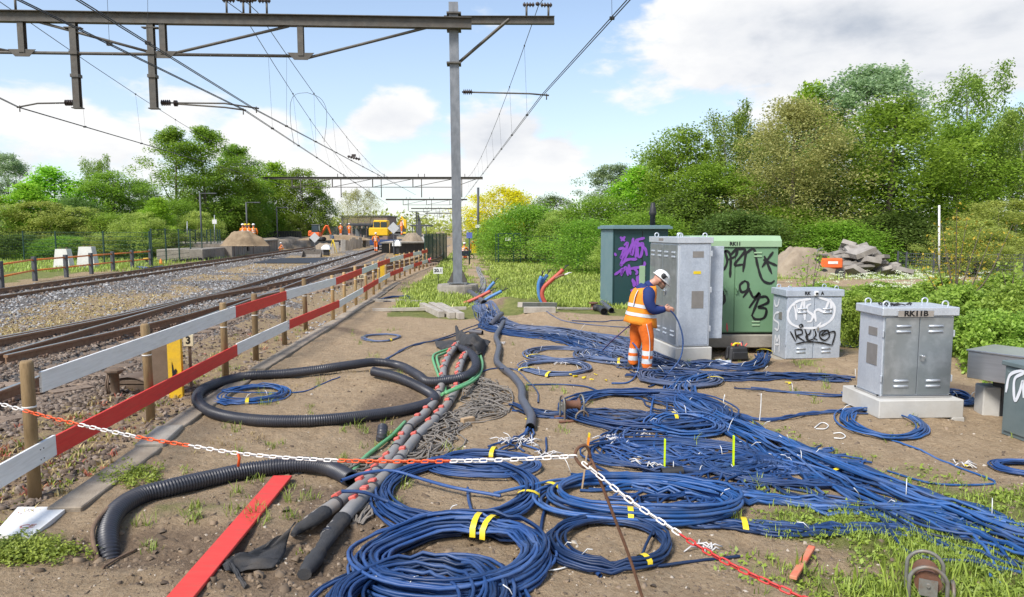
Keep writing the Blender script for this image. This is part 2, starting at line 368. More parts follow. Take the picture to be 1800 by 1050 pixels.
def zone(x, y):
    "0..1 masks: grass, gravel, dry moss, damp dark soil"
    x = np.asarray(x, float); y = np.asarray(y, float)
    sk, ak = seg_d(x, y, KERB_A, KERB_B); st, _ = seg_d(x, y, TRK_A, TRK_B); sl, _ = seg_d(x, y, LTR_A, LTR_B)
    n1 = fnoise(x * .8, y * .8, 11); n2 = fnoise(x * 2.6, y * 2.6, 12); n3 = fnoise(x * .35, y * .35, 13)
    grass = np.zeros_like(x)
    right = x > (sk * 0 - 2.0)
    # the meadow behind the working strip, a worn path through it
    back = smooth01((y - (16.6 + .5 * n1)) / 1.2) * (sk > .9)
    path = np.exp(-((x - np.interp(y, [16, 19, 24, 32, 45, 70], [-.2, -.55, -.9, -1.5, -2.6, -4.5]) - .25 * n1) / (.32 + .012 * y)) ** 2)
    grass = np.maximum(grass, back * (1 - .75 * path * (y > 17)))
    # by the mast, in front of the working strip on the right, the verge on the far right
    grass = np.maximum(grass, .9 * blob(x, y, G(760, 505), 1.2, 3.0))
    for px, py, rx, ry, a in ((1700, 1000, 1.0, .8, .7), (1500, 920, 1.1, .5, .62), (1360, 850, .7, .6, .45), (1790, 900, .8, .8, .6), (1600, 830, .8, .45, .35), (1300, 760, .7, .5, .3), (1600, 600, 1.5, 1.0, .5),
                              (1790, 610, 2.5, 1.6, .9), (610, 760, .45, .4, .35), (1420, 640, .5, .3, .5), (300, 910, .6, .3, .3), (930, 690, .5, .5, .4), (40, 970, .5, .3, .8), (1450, 800, .9, .7, .45), (1660, 1045, .8, .4, .9)):
        grass = np.maximum(grass, a * blob(x, y, G(px, py), rx, ry))
    grass = np.maximum(grass, smooth01((x - 5.2 - .22 * (y - 9)) / 1.0) * smooth01((y - 9.5) / 1.5) * (y < 20))
    grass = np.maximum(grass, smooth01((y - 20) / 2) * (x > 4))
    road = np.exp(-((y - (26 + .15 * x + .6 * n1)) / 3.2) ** 2) * smooth01((x - 6) / 2)
    grass = grass * (1 - .9 * road)
    grass = np.maximum(grass, smooth01((-sl - 3.4 - .6 * n1) / 1.5))
    grass = np.clip(grass + .30 * n2 * (grass > .03) * (grass < .97), 0, 1)
    bed = smooth01((-sk - .1) / .5)
    gravel = bed * smooth01((3.2 + .3 * n2 + sl * 0 + np.where(sl < 0, sl + 3.0, 0)) / .8)
    gravel = np.where((sl < -3.2), 0, bed)
    moss = bed * np.clip(.75 + 1.3 * n3 + .5 * n2, 0, 1) * smooth01((np.minimum(np.abs(st), np.abs(sl)) - 1.7) / .6)
    soil = bed * smooth01((sk + 2.2) / .8) * (y < 15); moss = np.where((st > 1.4), np.maximum(moss, bed * np.clip(.72 + .9 * n2, 0, 1)), moss)
    damp = np.maximum(np.clip(.55 * n1 + .45 * n2 - .08, 0, .8), .6 * soil); gravel = gravel * (1 - .7 * soil)
    for px, py, rx, ry in ((690, 720, .55, 1.4), (620, 900, .6, .8), (790, 600, .6, .8), (560, 990, 1.2, .6), (905, 548, .9, .6), (1250, 625, .8, .5), (300, 960, 1.3, .4)):
        damp = np.maximum(damp, .8 * blob(x, y, G(px, py), rx, ry))
    return grass, gravel, moss, np.clip(damp, 0, 1)

def ground():
    ys = [0.9]
    while ys[-1] < 46: ys.append(ys[-1] * 1.0105 + .004)
    while ys[-1] < 2600: ys.append(ys[-1] * 1.13)
    ys = np.array([-2500, -600, -120, -25, -8, -3, -1, 0, .5] + ys)
    nx = 420; u = np.linspace(-1, 1, nx)
    far = np.sign(u) * np.abs(u) ** 1.0
    X = np.zeros((len(ys), nx)); Y = np.zeros_like(X)
    for i, y in enumerate(ys):
        w = 3.2 + .80 * abs(y); k = np.where(np.abs(u) > .9, np.sign(u) * (1 + (np.abs(u) - .9) * 60), u / .9)
        X[i] = k * w; Y[i] = y
    Z = height(X, Y); V = np.stack([X, Y, Z], -1).reshape(-1, 3)
    a = np.arange(len(ys) * nx).reshape(len(ys), nx)
    Fq = np.stack([a[:-1, :-1], a[:-1, 1:], a[1:, 1:], a[1:, :-1]], -1).reshape(-1, 4)
    m = bpy.data.materials.new('earth'); m.use_nodes = True; N = m.node_tree.nodes; L = m.node_tree.links; b = N['Principled BSDF']
    b.inputs['Roughness'].default_value = .95; b.inputs['Specular IOR Level'].default_value = .15
    tc = N.new('ShaderNodeTexCoord'); at = N.new('ShaderNodeAttribute'); at.attribute_name = 'zone'; sp_ = N.new('ShaderNodeSeparateColor'); L.new(at.outputs['Color'], sp_.inputs[0])
    def noise(sc, det=8, ro=.6):
        t = N.new('ShaderNodeTexNoise'); t.inputs['Scale'].default_value = sc; t.inputs['Detail'].default_value = det; t.inputs['Roughness'].default_value = ro; L.new(tc.outputs['Object'], t.inputs['Vector']); return t.outputs['Fac']
    def ramp(fac, *st):
        r = N.new('ShaderNodeValToRGB'); L.new(fac, r.inputs[0]); e = r.color_ramp.elements
        while len(e) < len(st): e.new(.5)
        for q, (p, c) in zip(e, st): q.position = p; q.color = lin(c)
        return r.outputs[0]
    def mix(f, a_, b_, mode='MIX'):
        q = N.new('ShaderNodeMix'); q.data_type = 'RGBA'; q.blend_type = mode
        if isinstance(f, float): q.inputs[0].default_value = f
        else: L.new(f, q.inputs[0])
        L.new(a_, q.inputs[6]); L.new(b_, q.inputs[7]); return q.outputs[2]
    def sharp(fac, nz, amt=.5):
        q = N.new('ShaderNodeMath'); q.operation = 'MULTIPLY_ADD'; L.new(nz, q.inputs[0]); q.inputs[1].default_value = amt
        w = N.new('ShaderNodeMath'); w.operation = 'SUBTRACT'; L.new(fac, w.inputs[0]); w.inputs[1].default_value = amt * .5; L.new(w.outputs[0], q.inputs[2])
        r = N.new('ShaderNodeMapRange'); r.interpolation_type = 'SMOOTHSTEP'; L.new(q.outputs[0], r.inputs[0]); r.inputs[1].default_value = .32; r.inputs[2].default_value = .62; return r.outputs[0]
    n_big, n_mid, n_fine = noise(.8), noise(5), noise(26, 9, .78)
    sand = mix(.5, ramp(n_mid, (.3, (.255, .175, .103)), (.7, (.455, .338, .218))), ramp(n_fine, (.28, (.12, .08, .05)), (.46, (.35, .258, .162)), (.75, (.57, .465, .33))))
    dark = ramp(n_fine, (.3, (.14, .098, .064)), (.7, (.30, .22, .15)))
    grv = ramp(noise(30, 4, .8), (.28, (.05, .045, .042)), (.5, (.17, .155, .14)), (.75, (.33, .31, .29)))
    mos = ramp(noise(14, 8, .7), (.3, (.17, .115, .075)), (.5, (.32, .235, .15)), (.62, (.36, .29, .14)), (.8, (.30, .16, .10)))
    grs = ramp(n_mid, (.3, (.11, .135, .035)), (.7, (.23, .23, .08)))
    c = mix(sharp(sp_.outputs[2], n_mid, .5), sand, dark)          # blue: damp soil
    alpha = at.outputs['Alpha']
    c = mix(sharp(sp_.outputs[1], n_mid, .3), c, grv)
    c = mix(sharp(alpha, n_mid, .5), c, mos)
    c = mix(sharp(sp_.outputs[0], n_mid, .6), c, grs)
    L.new(c, b.inputs['Base Color'])
    bp = N.new('ShaderNodeBump'); bp.inputs['Strength'].default_value = 1.0; bp.inputs['Distance'].default_value = .055
    ad = N.new('ShaderNodeMath'); ad.operation = 'MULTIPLY_ADD'; L.new(n_fine, ad.inputs[0]); ad.inputs[1].default_value = .5; L.new(noise(11, 9, .68), ad.inputs[2]); L.new(ad.outputs[0], bp.inputs['Height']); L.new(bp.outputs[0], b.inputs['Normal'])
    me = npmesh('ground', V, Fq, m, True)
    g, gv, ms, dp = zone(V[:, 0], V[:, 1]); ca = me.color_attributes.new('zone', 'FLOAT_COLOR', 'POINT')
    ca.data.foreach_set('color', np.stack([g, gv, dp, ms], -1).astype(np.float32).ravel())
    return tag(link('ground', me), 'sandy building site ground running into gravel and meadow', kind='structure')
ground()

# ------------------------------------------------------------------ loose stones
def stones(name, pts, sizes, mats, seed, label, mix_idx=None, flat=.7, cat=None):
    "many small broken stones as one heap"
    r = np.random.default_rng(seed); n = len(pts)
    base = np.array([[-1, -1, -.6], [1, -1, -.7], [1, 1, -.6], [-1, 1, -.7], [-.7, -.7, .7], [.8, -.6, .55], [.7, .7, .8], [-.6, .8, .6]])
    fs = np.array([[0, 1, 5, 4], [1, 2, 6, 5], [2, 3, 7, 6], [3, 0, 4, 7], [4, 5, 6, 7]])
    V = base[None] * (1 + .35 * r.normal(size=(n, 8, 1))) * np.array([1, .75, flat])
    a, b_ = r.uniform(0, 2 * np.pi, n), r.normal(0, .5, n)
    ca, sa, cb, sb = np.cos(a), np.sin(a), np.cos(b_), np.sin(b_)
    x, y, z = V[..., 0], V[..., 1], V[..., 2]
    x, z = x * cb[:, None] + z * sb[:, None], -x * sb[:, None] + z * cb[:, None]
    x, y = x * ca[:, None] - y * sa[:, None], x * sa[:, None] + y * ca[:, None]
    V = np.stack([x, y, z], -1) * (sizes[:, None, None] * .5) + np.asarray(pts)[:, None, :]
    Fq = (fs[None] + (np.arange(n) * 8)[:, None, None]).reshape(-1, 4)
    tone = np.repeat(r.uniform(0, 1, n), 8)
    o = link(name, npmesh(name, V.reshape(-1, 3), Fq, mats, False, tone)); return tag(o, label, cat, kind='stuff')
def stonemat(name, *ramp):
    m = bpy.data.materials.new(name); m.use_nodes = True; N = m.node_tree.nodes; L = m.node_tree.links; b = N['Principled BSDF']; b.inputs['Roughness'].default_value = .85
    at = N.new('ShaderNodeAttribute'); at.attribute_name = 'tone'; r = N.new('ShaderNodeValToRGB'); L.new(at.outputs['Fac'], r.inputs[0]); e = r.color_ramp.elements
    while len(e) < len(ramp): e.new(.5)
    for q, (p, c) in zip(e, ramp): q.position = p; q.color = lin(c)
    L.new(r.outputs[0], b.inputs['Base Color']); MATS[name] = m; return m
def scatter(n, px0, px1, py0, py1, keep, seed, power=1.0):
    "spots on the ground inside a patch of the view, denser where they show"
    r = np.random.default_rng(seed); px = r.uniform(px0, px1, n); py = py0 + (py1 - py0) * r.uniform(0, 1, n) ** power
    d = np.array([tuple(G(a, b)) for a, b in zip(px, py)]); ok = keep(d[:, 0], d[:, 1], r); d = d[ok]; d[:, 2] = height(d[:, 0], d[:, 1]); return d
def ballast():
    r = np.random.default_rng(3)
    def keep(x, y, r):
        sk, _ = seg_d(x, y, KERB_A, KERB_B); sl, _ = seg_d(x, y, LTR_A, LTR_B); g, gv, ms, dp = zone(x, y)
        return (sk < -.25) & (sl > -2.6) & (r.uniform(0, 1, len(x)) > ms * .80) & ((sk < -1.3) | (r.uniform(0, 1, len(x)) < .4))
    a = scatter(46000, -60, 640, 445, 900, keep, 21, 1.3)
    d = np.hypot(a[:, 0], a[:, 1]); st, _ = seg_d(a[:, 0], a[:, 1], TRK_A, TRK_B)
    sz = np.clip(RNG.lognormal(-3.25, .28, len(a)) * (1 + np.clip((d - 12) / 30, 0, 1.0)), .02, .10)
    sk_, _ = seg_d(a[:, 0], a[:, 1], KERB_A, KERB_B); brown = (np.abs(st) < 2.6) & (d < 19) | (sk_ > -2.4) & (d < 14) | (RNG.uniform(0, 1, len(a)) < .30)
    grey = stonemat('ballast_grey', (0, (.17, .165, .16)), (.5, (.28, .275, .27)), (1, (.40, .40, .40)))
    rust = stonemat('ballast_brown', (0, (.07, .048, .035)), (.5, (.155, .115, .085)), (1, (.27, .215, .17)))
    stones('ballast', a[~brown] + [0, 0, .008], sz[~brown], grey, 4, 'pale grey crushed stone ballast between the tracks')
    stones('ballast', a[brown] + [0, 0, .008], sz[brown], rust, 5, 'rust brown crushed stone ballast around the turnout')
    def keep2(x, y, r):
        sk, _ = seg_d(x, y, KERB_A, KERB_B); return (sk > .3) & (y < 17)
    b = scatter(9000, -100, 1900, 520, 1100, keep2, 31, .8)
    stones('pebbles', b, np.clip(RNG.lognormal(-4.35, .5, len(b)), .006, .05), stonemat('pebble', (0, (.09, .064, .042)), (.82, (.26, .195, .135)), (1, (.50, .45, .38))), 6, 'small pebbles and clods strewn over the sand')
    c = scatter(9000, 0, 1800, 530, 1060, lambda x, y, r: (seg_d(x, y, KERB_A, KERB_B)[0] > .3) & (y < 15) & (r.uniform(0, 1, len(x)) < zone(x, y)[3] - .25), 33, .8)
    stones('soil_clods', c, np.clip(RNG.lognormal(-3.6, .45, len(c)), .012, .075), stonemat('clod', (0, (.10, .07, .045)), (1, (.26, .19, .125))), 7, 'crumbly brown clods of dug soil')
ballast()
# ------------------------------------------------------------------ railway tracks
M_RUST = mat('rail_rust', (.22, .122, .068), (.30, .18, .108), rough=.8, scale=14, bump=.3)
M_SHINE = mat('rail_head', (.50, .48, .46), (.34, .31, .28), rough=.28, metal=.9, scale=30)
M_SLEEP = mat('sleeper_wood', (.17, .12, .085), (.27, .205, .15), rough=.9, scale=9, bump=.5, stretch=(1, 6, 6), vary=.25)
M_SLEEPC = mat('sleeper_concrete', (.27, .245, .215), (.18, .155, .13), rough=.9, scale=7, bump=.3, vary=.15)
M_CHAIR = mat('chair_iron', (.12, .072, .048), (.19, .12, .08), rough=.75, scale=30, bump=.3)
RAILP = [(-.07, 0), (.07, 0), (.07, .012), (.012, .032), (.010, .112), (.034, .122), (.036, .152), (.028, .160), (-.028, .160), (-.036, .152), (-.034, .122), (-.010, .112), (-.012, .032), (-.07, .012)]
def rail(parent, pts, ztop=.30, label=None):
    p = smooth_path([(q[0], q[1], 0) for q in pts], 1.2); mb = MB(); t = np.gradient(p, axis=0); t /= np.linalg.norm(t, axis=1, keepdims=True)
    rings = [[(q[0] + a * d[1], q[1] - a * d[0], ztop - .16 + b) for a, b in RAILP] for q, d in zip(p, t)]
    mb.loft(rings, True, 0, False); n = len(RAILP)
    for i, f in enumerate(mb.f[:-2]):
        if i % n == 7: mb.m[i] = 1
    return mb.put('rail', [M_RUST, M_SHINE], parent)
def offset(pts, o):
    p = np.asarray([(q[0], q[1]) for q in pts], float); t = np.gradient(p, axis=0); t /= np.linalg.norm(t, axis=1, keepdims=True); return np.stack([p[:, 0] + o * t[:, 1], p[:, 1] - o * t[:, 0]], -1)
def sleeper_mesh(w, m):
    mb = MB(); mb.box((0, 0, -.075), (w, .25, .15), b=.012); return mb.mesh('sleeper', m)
def chair_mesh():
    mb = MB(); mb.box((0, 0, .012), (.36, .16, .024), b=.004)
    for s in (-1, 1):
        mb.box((s * .095, 0, .04), (.03, .15, .04), b=.006)
        mb.cyl((s * .145, .035, .024), (s * .145, .035, .075), .017, 6); mb.cyl((s * .145, -.035, .024), (s * .145, -.035, .062), .017, 6)
    return mb.mesh('rail_chair', M_CHAIR)
CHAIR = chair_mesh()
def lay(parent, pts, spacing, y0, y1, smesh, chairs_to=22, gauge=.75, zt=.14, jitter=.01):
    p = smooth_path([(q[0], q[1], 0) for q in pts], .25); s = np.concatenate([[0], np.cumsum(np.linalg.norm(np.diff(p, axis=0), axis=1))])
    for k in np.arange(0, s[-1], spacing):
        x, y = np.interp(k, s, p[:, 0]), np.interp(k, s, p[:, 1])
        if not y0 < y < y1: continue
        x2, y2 = np.interp(k + .3, s, p[:, 0]), np.interp(k + .3, s, p[:, 1]); a = math.atan2(y2 - y, x2 - x) - math.pi / 2 + random.uniform(-jitter, jitter)
        link('sleeper', smesh, parent, (x, y, zt - .003 + random.uniform(-.006, .004)), (0, 0, a))
        if y < chairs_to:
            for sd_ in (-gauge, gauge): link('rail_chair', CHAIR, parent, (x + sd_ * math.cos(a), y + sd_ * math.sin(a), zt), (0, 0, a))
def line_pts(A, B, y0, y1):
    d = (B - A) / (B.y - A.y); return [A + d * (y - A.y) for y in np.linspace(y0, y1, 8)]
def tracks():
    t = thing('railway_track', 'rusty railway track furthest left with orange railing beyond it', 'track')
    ctr = line_pts(LTR_A, LTR_B, 8, 260)
    for o in (-.75, .75): rail(t, offset(ctr, o))
    lay(t, line_pts(LTR_A, LTR_B, 12, 90), .62, 12, 80, sleeper_mesh(2.5, M_SLEEPC), 46)
    t = thing('railway_track', 'straight rusty railway track nearest the red and white barrier', 'track')
    A, B = (G(0, 620, .3) + G(0, 687, .3)) / 2, (G(663, 436.5, .3) + G(671, 440, .3)) / 2
    ctr = line_pts(A, B, 3.0, 260)
    for o in (-.75, .75): rail(t, offset(ctr, o))
    lay(t, line_pts(A, B, 3.0, 75), .6, 3.5, 70, sleeper_mesh(2.5, M_SLEEP), 24)
    t = thing('railway_track', 'diverging rusty turnout track crossing the straight one', 'track')
    dl = [G(a, b, .3) for a, b in ((-160, 622), (0, 592), (200, 554), (330, 525), (460, 502), (547, 484), (641, 466), (720, 455.5))]
    dl.append(dl[-1] + Vector((-.6, 12, 0))); dl.append(dl[-1] + Vector((-3, 28, 0))); dl.append(dl[-1] + Vector((-12, 110, 0)))
    ctr = offset(dl, .75)
    for o in (-.75, .75): rail(t, offset(ctr, o), .304)
    lay(t, [Vector((q[0], q[1], 0)) for q in ctr], .6, 7, 44, sleeper_mesh(2.5, M_SLEEP), 26, jitter=.0)
    # check rail and blade of the turnout, with the tie plate between
    c2 = offset(ctr, .60); rail(t, c2[3:6], .298)
    c3 = offset(ctr, -.60); rail(t, c3[0:5], .298)
tracks()

# ------------------------------------------------------------------ kerb slabs
M_KERB = mat('kerb_concrete', (.35, .295, .23), (.26, .215, .165), rough=.92, scale=6, bump=.5, bscale=40, c3=(.20, .17, .135), c3_scale=1.6, c3_amt=.5, vary=.12, spec=.12)
M_KERBL = mat('kerb_pale', (.37, .34, .29), (.30, .27, .225), rough=.9, scale=9, bump=.4, bscale=50)
M_WHITE = mat('white_paint', (.82, .82, .80), (.74, .74, .72), rough=.6, scale=9, stretch=(.5, 1, 5), c3=(.46, .43, .37), c3_scale=5, c3_amt=.28, bump=.15)
M_RED = mat('red_paint', (.74, .045, .032), (.64, .034, .026), rough=.65, scale=9, stretch=(.5, 1, 5), c3=(.42, .09, .05), c3_scale=5, c3_amt=.3, bump=.15)
def kerb():
    k = MB(); root_ = bpy.data.objects.new('kerb', None); col.objects.link(root_); tag(root_, 'line of flat concrete kerb slabs along the trackside', kind='structure')
    px = [(112, 903), (262, 793), (300, 759), (345, 728), (452, 655), (520, 611), (575, 577), (626, 545), (650, 531), (676, 513), (700, 497)]
    for i, (a, b) in enumerate(zip(px[:-1], px[1:])):
        A, B = G(*a), G(*b); A.z = B.z = 0; d = B - A; c = (A + B) / 2; w = .25 if i != 1 else .26
        m = MB().box((0, 0, 0), (d.length - .012, w, .12), b=.008)
        o = m.put('kerb_slab', M_KERBL if i == 1 else M_KERB, root_, False); o.location = (c.x, c.y, -.022 + Hz(c) * .8 + (.012 if i == 1 else 0)); o.rotation_euler = (random.uniform(-.02, .02), random.uniform(-.01, .01), math.atan2(d.y, d.x))
    for a, b in (((652, 530), (742, 533)),):
        A, B = G(*a), G(*b); d = B - A; c = (A + B) / 2
        o = MB().box((0, 0, 0), (d.length, .10, .10), b=.006).put('kerb_strip', M_KERBL, root_, False); o.location = (c.x, c.y, .03); o.rotation_euler = (0, 0, math.atan2(d.y, d.x))
    # the white painted slab with worn red letters
    t = thing('painted_slab', 'white painted slab with worn red letters lying in front of the kerb', 'slab', GH(70, 922, .03))
    q = [GH(32, 897, .05), GH(120, 897, .05), GH(52, 950, .05), GH(-10, 945, .05)]
    q = [Vector((v.x, v.y, .03)) for v in q]; MB().prism(q[::-1], (0, 0, 0), (0, 0, -.05)).put('slab', M_WHITE, t)
    text('letter', 'CE', GH(48, 932, 0) + Vector((0, 0, .033 - Hz(GH(48, 932)))), .085, mat('worn_red', (.50, .10, .09), (.62, .42, .38), scale=25), t, flat=True, rz=R(8))
def text(name, s, loc, size, m, parent=None, rz=0.0, flat=False, ext=.0015, align='CENTER', sx=1.0, bold=False):
    "lettering as thin geometry; upright it faces -Y, turned by rz"
    c = bpy.data.curves.new(name, 'FONT'); c.body = s; c.size = size; c.extrude = ext; c.align_x = align; c.align_y = 'CENTER'; c.resolution_u = 3
    if bold: c.offset = size * .035
    tmp = bpy.data.objects.new('tmp', c); col.objects.link(tmp); dg = bpy.context.evaluated_depsgraph_get(); me = bpy.data.meshes.new_from_object(tmp.evaluated_get(dg)); bpy.data.objects.remove(tmp); bpy.data.curves.remove(c)
    me.materials.clear(); me.materials.append(m)
    Mx = Matrix.Rotation(rz, 4, 'Z') @ (Matrix() if flat else Matrix.Rotation(R(90), 4, 'X')) @ Matrix.Scale(sx, 4, (1, 0, 0)); me.transform(Mx)
    o = link(name, me, parent); l = Vector(loc)
    if parent: l = l - (Vector(parent.location) + (Vector(parent.parent.location) if parent.parent else Vector()))
    o.location = l; return o
kerb()

# ------------------------------------------------------------------ red and white board barrier
M_POST = mat('post_wood', (.19, .125, .055), (.28, .19, .095), rough=.8, scale=5, stretch=(6, 6, 1), bump=.3, c3=(.13, .085, .045), c3_scale=1.5, c3_amt=.5, vary=.15)
M_POSTN = mat('post_wood_new', (.34, .22, .09), (.43, .30, .15), rough=.8, scale=5, stretch=(6, 6, 1), bump=.2, vary=.12)
M_TIE = mat('white_band', (.72, .72, .70), rough=.5)
def barrier():
    B0 = [(62, 880), (266, 742), (397, 667), (450, 635), (501, 608), (538, 583), (586, 565.5), (605.6, 553), (626, 538), (644, 527), (657, 517.5), (667, 509.5), (678, 501.5), (694, 494), (702.6, 490), (711.5, 486), (721, 482), (729, 478), (737, 475.7), (743.6, 473), (750, 470)]
    base = [G(a, b) for a, b in B0]
    t = thing('barrier_fence', 'red and white board barrier on round wooden posts along the track', 'barrier', (base[0].x, base[0].y, 0))
    for i, p in enumerate(base):
        h = 1.06 + random.uniform(-.02, .05); r = .047 if i < 6 else .042; lean = random.uniform(-.02, .02)
        mb = MB(); q = Vector((p.x, p.y, -.15)); e = Vector((p.x + lean, p.y, h)); mb.tube([q, e - Vector((0, 0, .02)), e], [r, r, r * .8], 12)
        mb.put('post', M_POST if i < 6 else M_POSTN, t)
        f = .78 / h; c = q.lerp(e, (.74 + .15) / (h + .15)); MB().cyl(c, c + Vector((0, 0, .014)), r + .003, 12).put('tie', M_TIE, t)
    xs = [a for a, _ in B0]
    def at_(px):
        if px < xs[0]: d = (base[1] - base[0]); u = proj(*base[0])[0]; k = -(u - px) / (proj(*base[1])[0] - u) * .62; return base[0] + d * k
        i = min(max(int(np.searchsorted(xs, px)) - 1, 0), len(xs) - 2); lo, hi = 0.0, 1.0
        for _ in range(30):
            m_ = (lo + hi) / 2
            if proj(*base[i].lerp(base[i + 1], m_))[0] < px: lo = m_
            else: hi = m_
        return base[i].lerp(base[i + 1], lo)
    def row(cuts, z, h):
        for i, (a, b, red) in enumerate(cuts):
            A, B = at_(a), at_(b); d = B - A; n = Vector((d.y, -d.x, 0)).normalized(); c = (A + B) / 2 + n * (.06 + .003 * (i % 2))
            o = MB().box((0, 0, 0), (d.length - .004, .022, h), b=.002).put('board', M_RED if red else M_WHITE, t, False)
            o.location = Vector((c.x, c.y, z + random.uniform(-.006, .006))) - t.location; o.rotation_euler = (random.uniform(-.02, .02), random.uniform(-.004, .004), math.atan2(d.y, d.x))
    W, R_ = False, True
    row([(70, 410, W), (410, 499.5, R_), (499.5, 587, W), (587, 633, R_), (633, 661, W), (661, 683, R_), (683, 707, W), (707, 724, R_), (724, 739, W), (739, 752, R_)], .925, .165)
    row([(-130, 88, W), (88, 410, R_), (410, 503, W), (503, 592, R_), (592, 635, W), (635, 662, R_), (662, 683, W), (683, 706, R_), (706, 725, W), (725, 740, R_), (740, 752, W)], .37, .165)
    # nail heads at the posts
    mb = MB()
    for i, p in enumerate(base[:6]):
        d = (base[min(i + 1, 20)] - p).normalized(); n = Vector((d.y, -d.x, 0))
        for z in (.88, .97, .33, .41):
            for s in (-.02, .025):
                c = Vector((p.x, p.y, z)) + d * s + n * .071; mb.cyl(c, c + n * .005, .005, 6)
    mb.put('nail_head', mat('nail', (.12, .10, .09), rough=.5, metal=.6), t)
barrier()
# ------------------------------------------------------------------ overhead line gantries and wires
M_GALV = mat('galvanised', (.36, .38, .40), (.26, .28, .30), rough=.42, metal=.75, scale=5, c3=(.22, .23, .25), c3_scale=2.5, c3_amt=.5, spangle=60)
M_MAST = mat('mast_steel', (.17, .185, .205), (.25, .265, .29), rough=.55, metal=.35, scale=7, stretch=(1, 1, .4), bump=.15, c3=(.15, .16, .175), c3_scale=3, c3_amt=.6)
M_BEAM = mat('beam_steel', (.080, .074, .066), (.125, .115, .10), rough=.65, metal=.25, scale=5, c3=(.10, .075, .055), c3_scale=3, c3_amt=.5)
M_WIRE = mat('wire', (.045, .045, .045), (.06, .055, .05), rough=.5, metal=.5)
M_INSUL = mat('insulator', (.045, .035, .032), (.07, .05, .045), rough=.3)
M_CONC = mat('concrete', (.33, .30, .25), (.25, .225, .19), rough=.92, scale=5, bump=.4, bscale=30, c3=(.16, .14, .115), c3_scale=2.2, c3_amt=.55)
M_CONCN = mat('concrete_new', (.52, .51, .48), (.45, .44, .41), rough=.85, scale=4, bump=.15, bscale=40, c3=(.38, .35, .30), c3_scale=1.6, c3_amt=.5)
def isec(mb, A, B, w, h, tf=.02, tw=.014, side=None, mi=0):
    "I-beam from A to B; h across the web direction"
    A, B = Vector(A), Vector(B); d = (B - A).normalized(); side = Vector(side) if side is not None else Vector((0, 0, 1)); s = (side - d * side.dot(d)).normalized(); n = d.cross(s)
    o = [(-w, -h), (w, -h), (w, -h + tf), (tw, -h + tf), (tw, h - tf), (w, h - tf), (w, h), (-w, h), (-w, h - tf), (-tw, h - tf), (-tw, -h + tf), (-w, -h + tf)]
    rings = [[q + n * a + s * b for a, b in o] for q in (A, B)]; mb.loft(rings, True, mi, False); return mb
MB_A = G(805, 516); MAST = Vector((MB_A.x, MB_A.y, 0))
zbeam = VP(797, 46, MAST, MAST + Vector((1, 0, 0))).z
GB = G(0, 34, zbeam); GDIR = (Vector((GB.x, GB.y, 0)) - MAST)                     # the gantry's direction on the ground
def GP(px, py): return VP(px, py, MAST, MAST + GDIR)
gd = -GDIR.normalized(); gn = Vector((gd.y, -gd.x, 0))                             # gd to the right, gn towards the camera
def insul(mb, a, b, r=.055, n=5):
    a, b = Vector(a), Vector(b); mb.cyl(a, b, r * .45, 8)
    for i in range(n):
        c = a.lerp(b, (i + .5) / n); d = (b - a).normalized() * ((b - a).length / n * .28); mb.tube([c - d, c, c + d], [r * .6, r, r * .6], 10)
def bracket(t, c):
    "pair of short posts carrying a horizontal insulator string on top of a beam"
    mb = MB()
    for s in (-.36, .36): mb.cyl(c + gd * s, c + gd * s + Vector((0, 0, .42)), .035, 8)
    o = mb.put('insulator_bracket', M_BEAM, t); mb = MB(); z = Vector((0, 0, .42)); insul(mb, c + gd * -.48 + z, c + gd * -.1 + z, .085, 4); insul(mb, c + gd * .1 + z, c + gd * .48 + z, .085, 4); mb.ball(c + z + Vector((0, 0, .03)), .07, 8, 5); mb.put('insulator', M_INSUL, t)
def arm(t, pts, a, b):
    mb = MB(); mb.tube([GP(*q) for q in pts], .026, 8); e = GP(*pts[-1]); mb.cyl(GP(*pts[-1]) + gd * (-.08 if pts[-1][0] > pts[0][0] else .08) + Vector((0, 0, .06)), e + Vector((0, 0, -.14)) + gd * (-.08 if pts[-1][0] > pts[0][0] else .08), .018, 6); mb.put('registration_arm', M_BEAM, t)
    mb = MB(); insul(mb, GP(*a), GP(*b), .10, 5); mb.put('insulator', M_INSUL, t)
